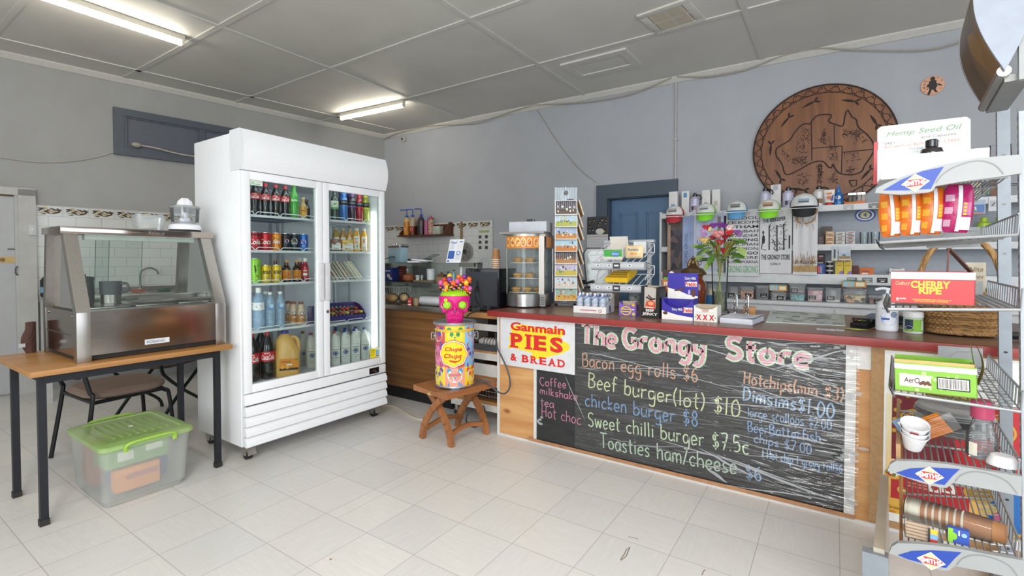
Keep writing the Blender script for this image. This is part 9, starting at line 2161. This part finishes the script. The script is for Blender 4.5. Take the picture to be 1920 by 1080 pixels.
# lower goods: plates, cups, brush, bottle
def z4(x):return W4[1]+(W4[3]-W4[1])*(x-W4[0])/(W4[2]-W4[0])+.010
mfoam=M('#dcdcdc',.7)
for k in range(2):
    x,z=rk(1800+k*6,845,.28);t=rthing('plate_pack',['lower shrink wrapped pack of white oval plates on the snack rack','upper shrink wrapped pack of white oval plates on the snack rack'][k],'plates',x-.02,.36,z4(x)+.014+k*.052,.2,'wrapped plates on the rack')
    b=MB()
    for i in range(3):b.lathe([(.02,i*.007),(.075,i*.007),(.105,.014+i*.007),(.107,.016+i*.007),(.07,.004+i*.007)],mfoam,30,sy=1.15)
    b.build('plates',t);MB().lathe([(.08,-.002),(.112,.015),(.10,.04),(.02,.035)],clear('#f4f4f4',.04,.12),26,sy=1.15).build('wrap',t)
x,z=rk(1702,836,.06)
for k in range(3):
    t=rthing('foam_cup',['outermost','middle','innermost'][k]+' white foam cup of the tilted stack at the rack front','foam cup',x+.012,.07-k*.006,z4(x)+.026+k*.0165,0,'foam cups at the rack front');X=Matrix.Rotation(.35,4,'X')@Matrix.Rotation(.1,4,'Y')
    b=MB().lathe([(0,0),(.024,.001),(.030,.03),(.036,.055),(.039,.057),(.039,.061)],mfoam,22,X=X,cap=False)
    if k==2:b.poly([(-.012,.0),(.010,.0),(.010,.009),(-.012,.009)],M('#8a2a30'),Fr(X@Vector((0,-.0365,.042)),X.to_3x3()@Vector((1,0,0)),X.to_3x3()@Vector((0,-.16,.98))))
    b.build('cup_body',t)
x,z=rk(1740,800,.12);t=rthing('brush_pack','plastic packet of orange wooden sticks with blue label leaning on the plates','packet',x,.14,z-.01,0)
b=MB();d_=Vector((.075,0,.05)).normalized()
for i in range(12):o=Vector((-.022+i*.0035,-.002*(i%3),.025-i*.0045));b.cyl(o-d_*.05,o+d_*.055,.0032,M('#d0811c' if i%2 else '#c0701a',.5),n=7)
b.build('sticks',t);b=MB();f=Fr((-.058,-.008,-.03),d_,Vector((-.55,0,.83)));b.rect(-.012,-.02,.032,.052,M('#6f8ca8',.4),f).rect(.0,.012,.026,.042,mwhi,f,.002).rect(.004,.018,.022,.024,M('#4a4c50'),f,.003).rect(.004,.03,.018,.035,M('#4a4c50'),f,.003);b.build('label',t)
MB().box((.005,-.002,.0),(.155,.014,.058),clear('#f6f6f4',.05,.1),rot=Matrix.Rotation(-.588,3,'Y'),bev=.004).build('wrapper',t)
x,z=rk(1843,860,.10);t=rthing('clear_bottle','tall clear plastic bottle stack with pink top on the snack rack','bottle',x,.135,z4(x)+.004,0)
mcp=clear('#eef0f2',.10,.05);MB().lathe([(.036,0),(.039,.006),(.039,.04)]+[(.039-.0015*(i%2),.042+.004*i)for i in range(8)]+[(.030,.09),(.024,.115),(.024,.135)],mcp,26).rect(-.036,.01,-.014,.05,M('#e0dccb',.5),Cy((0,0,0),.0395,-PI/2),.001,4).build('bottle_body',t)
MB().lathe([(.027,.125),(.029,.128),(.029,.178),(.026,.182),(0,.182)],M('#c8476e',.35,trans=.25),26).build('top',t)
for px,lb in((1880,'upturned white foam bowl at the right of the snack rack'),):x,z=rk(px,888,.05);t=rthing('foam_bowl',lb,'bowl',x,.048,z4(x)+.014,0);MB().lathe([(.037,0),(.036,.006),(.027,.028),(.022,.030),(0,.030)],mfoam,26).rect(-.01,.016,.01,.02,M('#a84048'),Fr((0,-.035,0),(1,0,0),(0,.4,.9))).build('bowl_body',t)
x,z=rk(1795,806,.5);t=rthing('reed_bundle','bundle of dried reeds lying behind the plates on the snack rack','reeds',x,.56,z4(x)+.048,0);b=MB()
for i in range(14):b.cyl((-.09+.004*(i%3),.01*(i%4),.03+.003*i),(.11,.02+.008*(i%5),.002+.003*i),.004,M(['#8a8a4a','#a58a5a','#7d7440'][i%3],.7),n=6)
b.build('reeds',t)
# bottom level: wrapped coffee cups, pegs, blue packet
def z5(x):return W5[1]+(W5[3]-W5[1])*(x-W5[0])/(W5[2]-W5[0])+.010
a_,c_=RMI@on_plane(1704,952,RM@Vector((0,.16,0)),RN),RMI@on_plane(1838,988,RM@Vector((0,.12,0)),RN)
A_,D_=Vector(a_),(Vector(c_)-Vector(a_));Ld=D_.length;dn=D_.normalized();r0=.037
A_.z=max(A_.z,z5(a_[0])+r0+.016);A_=A_+dn*.02
for k in range(7):
    t=rthing('coffee_cup',['first','second','third','fourth','fifth','sixth','seventh'][k]+' brown paper cup from the open end of the wrapped stack','paper cup',*(A_+dn*(Ld*.06+.018*k*(1 if k else 0))),0,'wrapped brown paper cups')
    X=Matrix.Rotation(-RZR*0,4,'Z')@dn.to_track_quat('Z','Y').to_matrix().to_4x4();L_=.10 if k<6 else.10
    MB().lathe([(r0,0),(r0+.0006,.003),(r0-.0006,.006)],mpc,24,X=X,cap=False).lathe([(r0-.0006,.006),(r0-.0006-L_*.072,L_),(0,L_)],mkr,24,X=X,cap=False).build('cup_body',t)
t=rthing('cup_wrap','clear plastic wrap with pale lids round the brown paper cup stack','wrap',*A_,0);X=dn.to_track_quat('Z','Y').to_matrix().to_4x4()
MB().lathe([(0,-.03),(.036,-.028),(.0395,-.01),(.0395,Ld*.7),(.036,Ld+.01)],clear('#f6f4f0',.06,.1),24,X=X).build('film',t);MB().lathe([(.02,-.026),(.037,-.024),(.0375,.012),(.03,.014)],M('#dfe2da',.5),24,X=X).build('lids',t)
x,z=rk(1715,1003,.05);t=rthing('clothes_peg_pack','packet of pale wooden pegs with coloured card on the bottom rack shelf','packet',x+.018,.055,z5(x)+.008,.05);b=MB()
for i in range(5):b.box((-.012,-.02+.004*i,.006+i*.009),(.06,.012,.007),M('#d0b79c',.6),bev=.001)
b.build('pegs',t);f=FX((0,-.03,0));b=MB().rect(.012,.0,.018,.05,M('#3a3430'),f)
for k,c in enumerate(('#c83a34','#7aa8d0','#d8b83a')):b.rect(.018,.016*k,.036,.016*(k+1),M(c,.5),f)
b.build('card',t);MB().bx(-.045,.05,-.028,.025,0,.055,clear('#f6f5f2',.06,.1)).build('wrapper',t)
x,z=rk(1768,1010,.06);t=rthing('blue_packet','blue and lime cardboard packet on the bottom rack shelf','packet',x+.03,.055,z5(x)+.008,.05);f=FX((0,-.011,0))
MB().bx(-.02,.03,-.01,.01,0,.045,M('#3a58b0',.45)).rect(-.02,0,-.008,.045,M('#8ac83a',.4),f).disc(-.006,.022,.008,M('#8ac83a',.4),f,.0012,10,.012).rect(.004,.026,.008,.042,mwhi,f).disc(.018,.03,.007,M('#9ac0e4'),f,.001,8).build('packet',t)
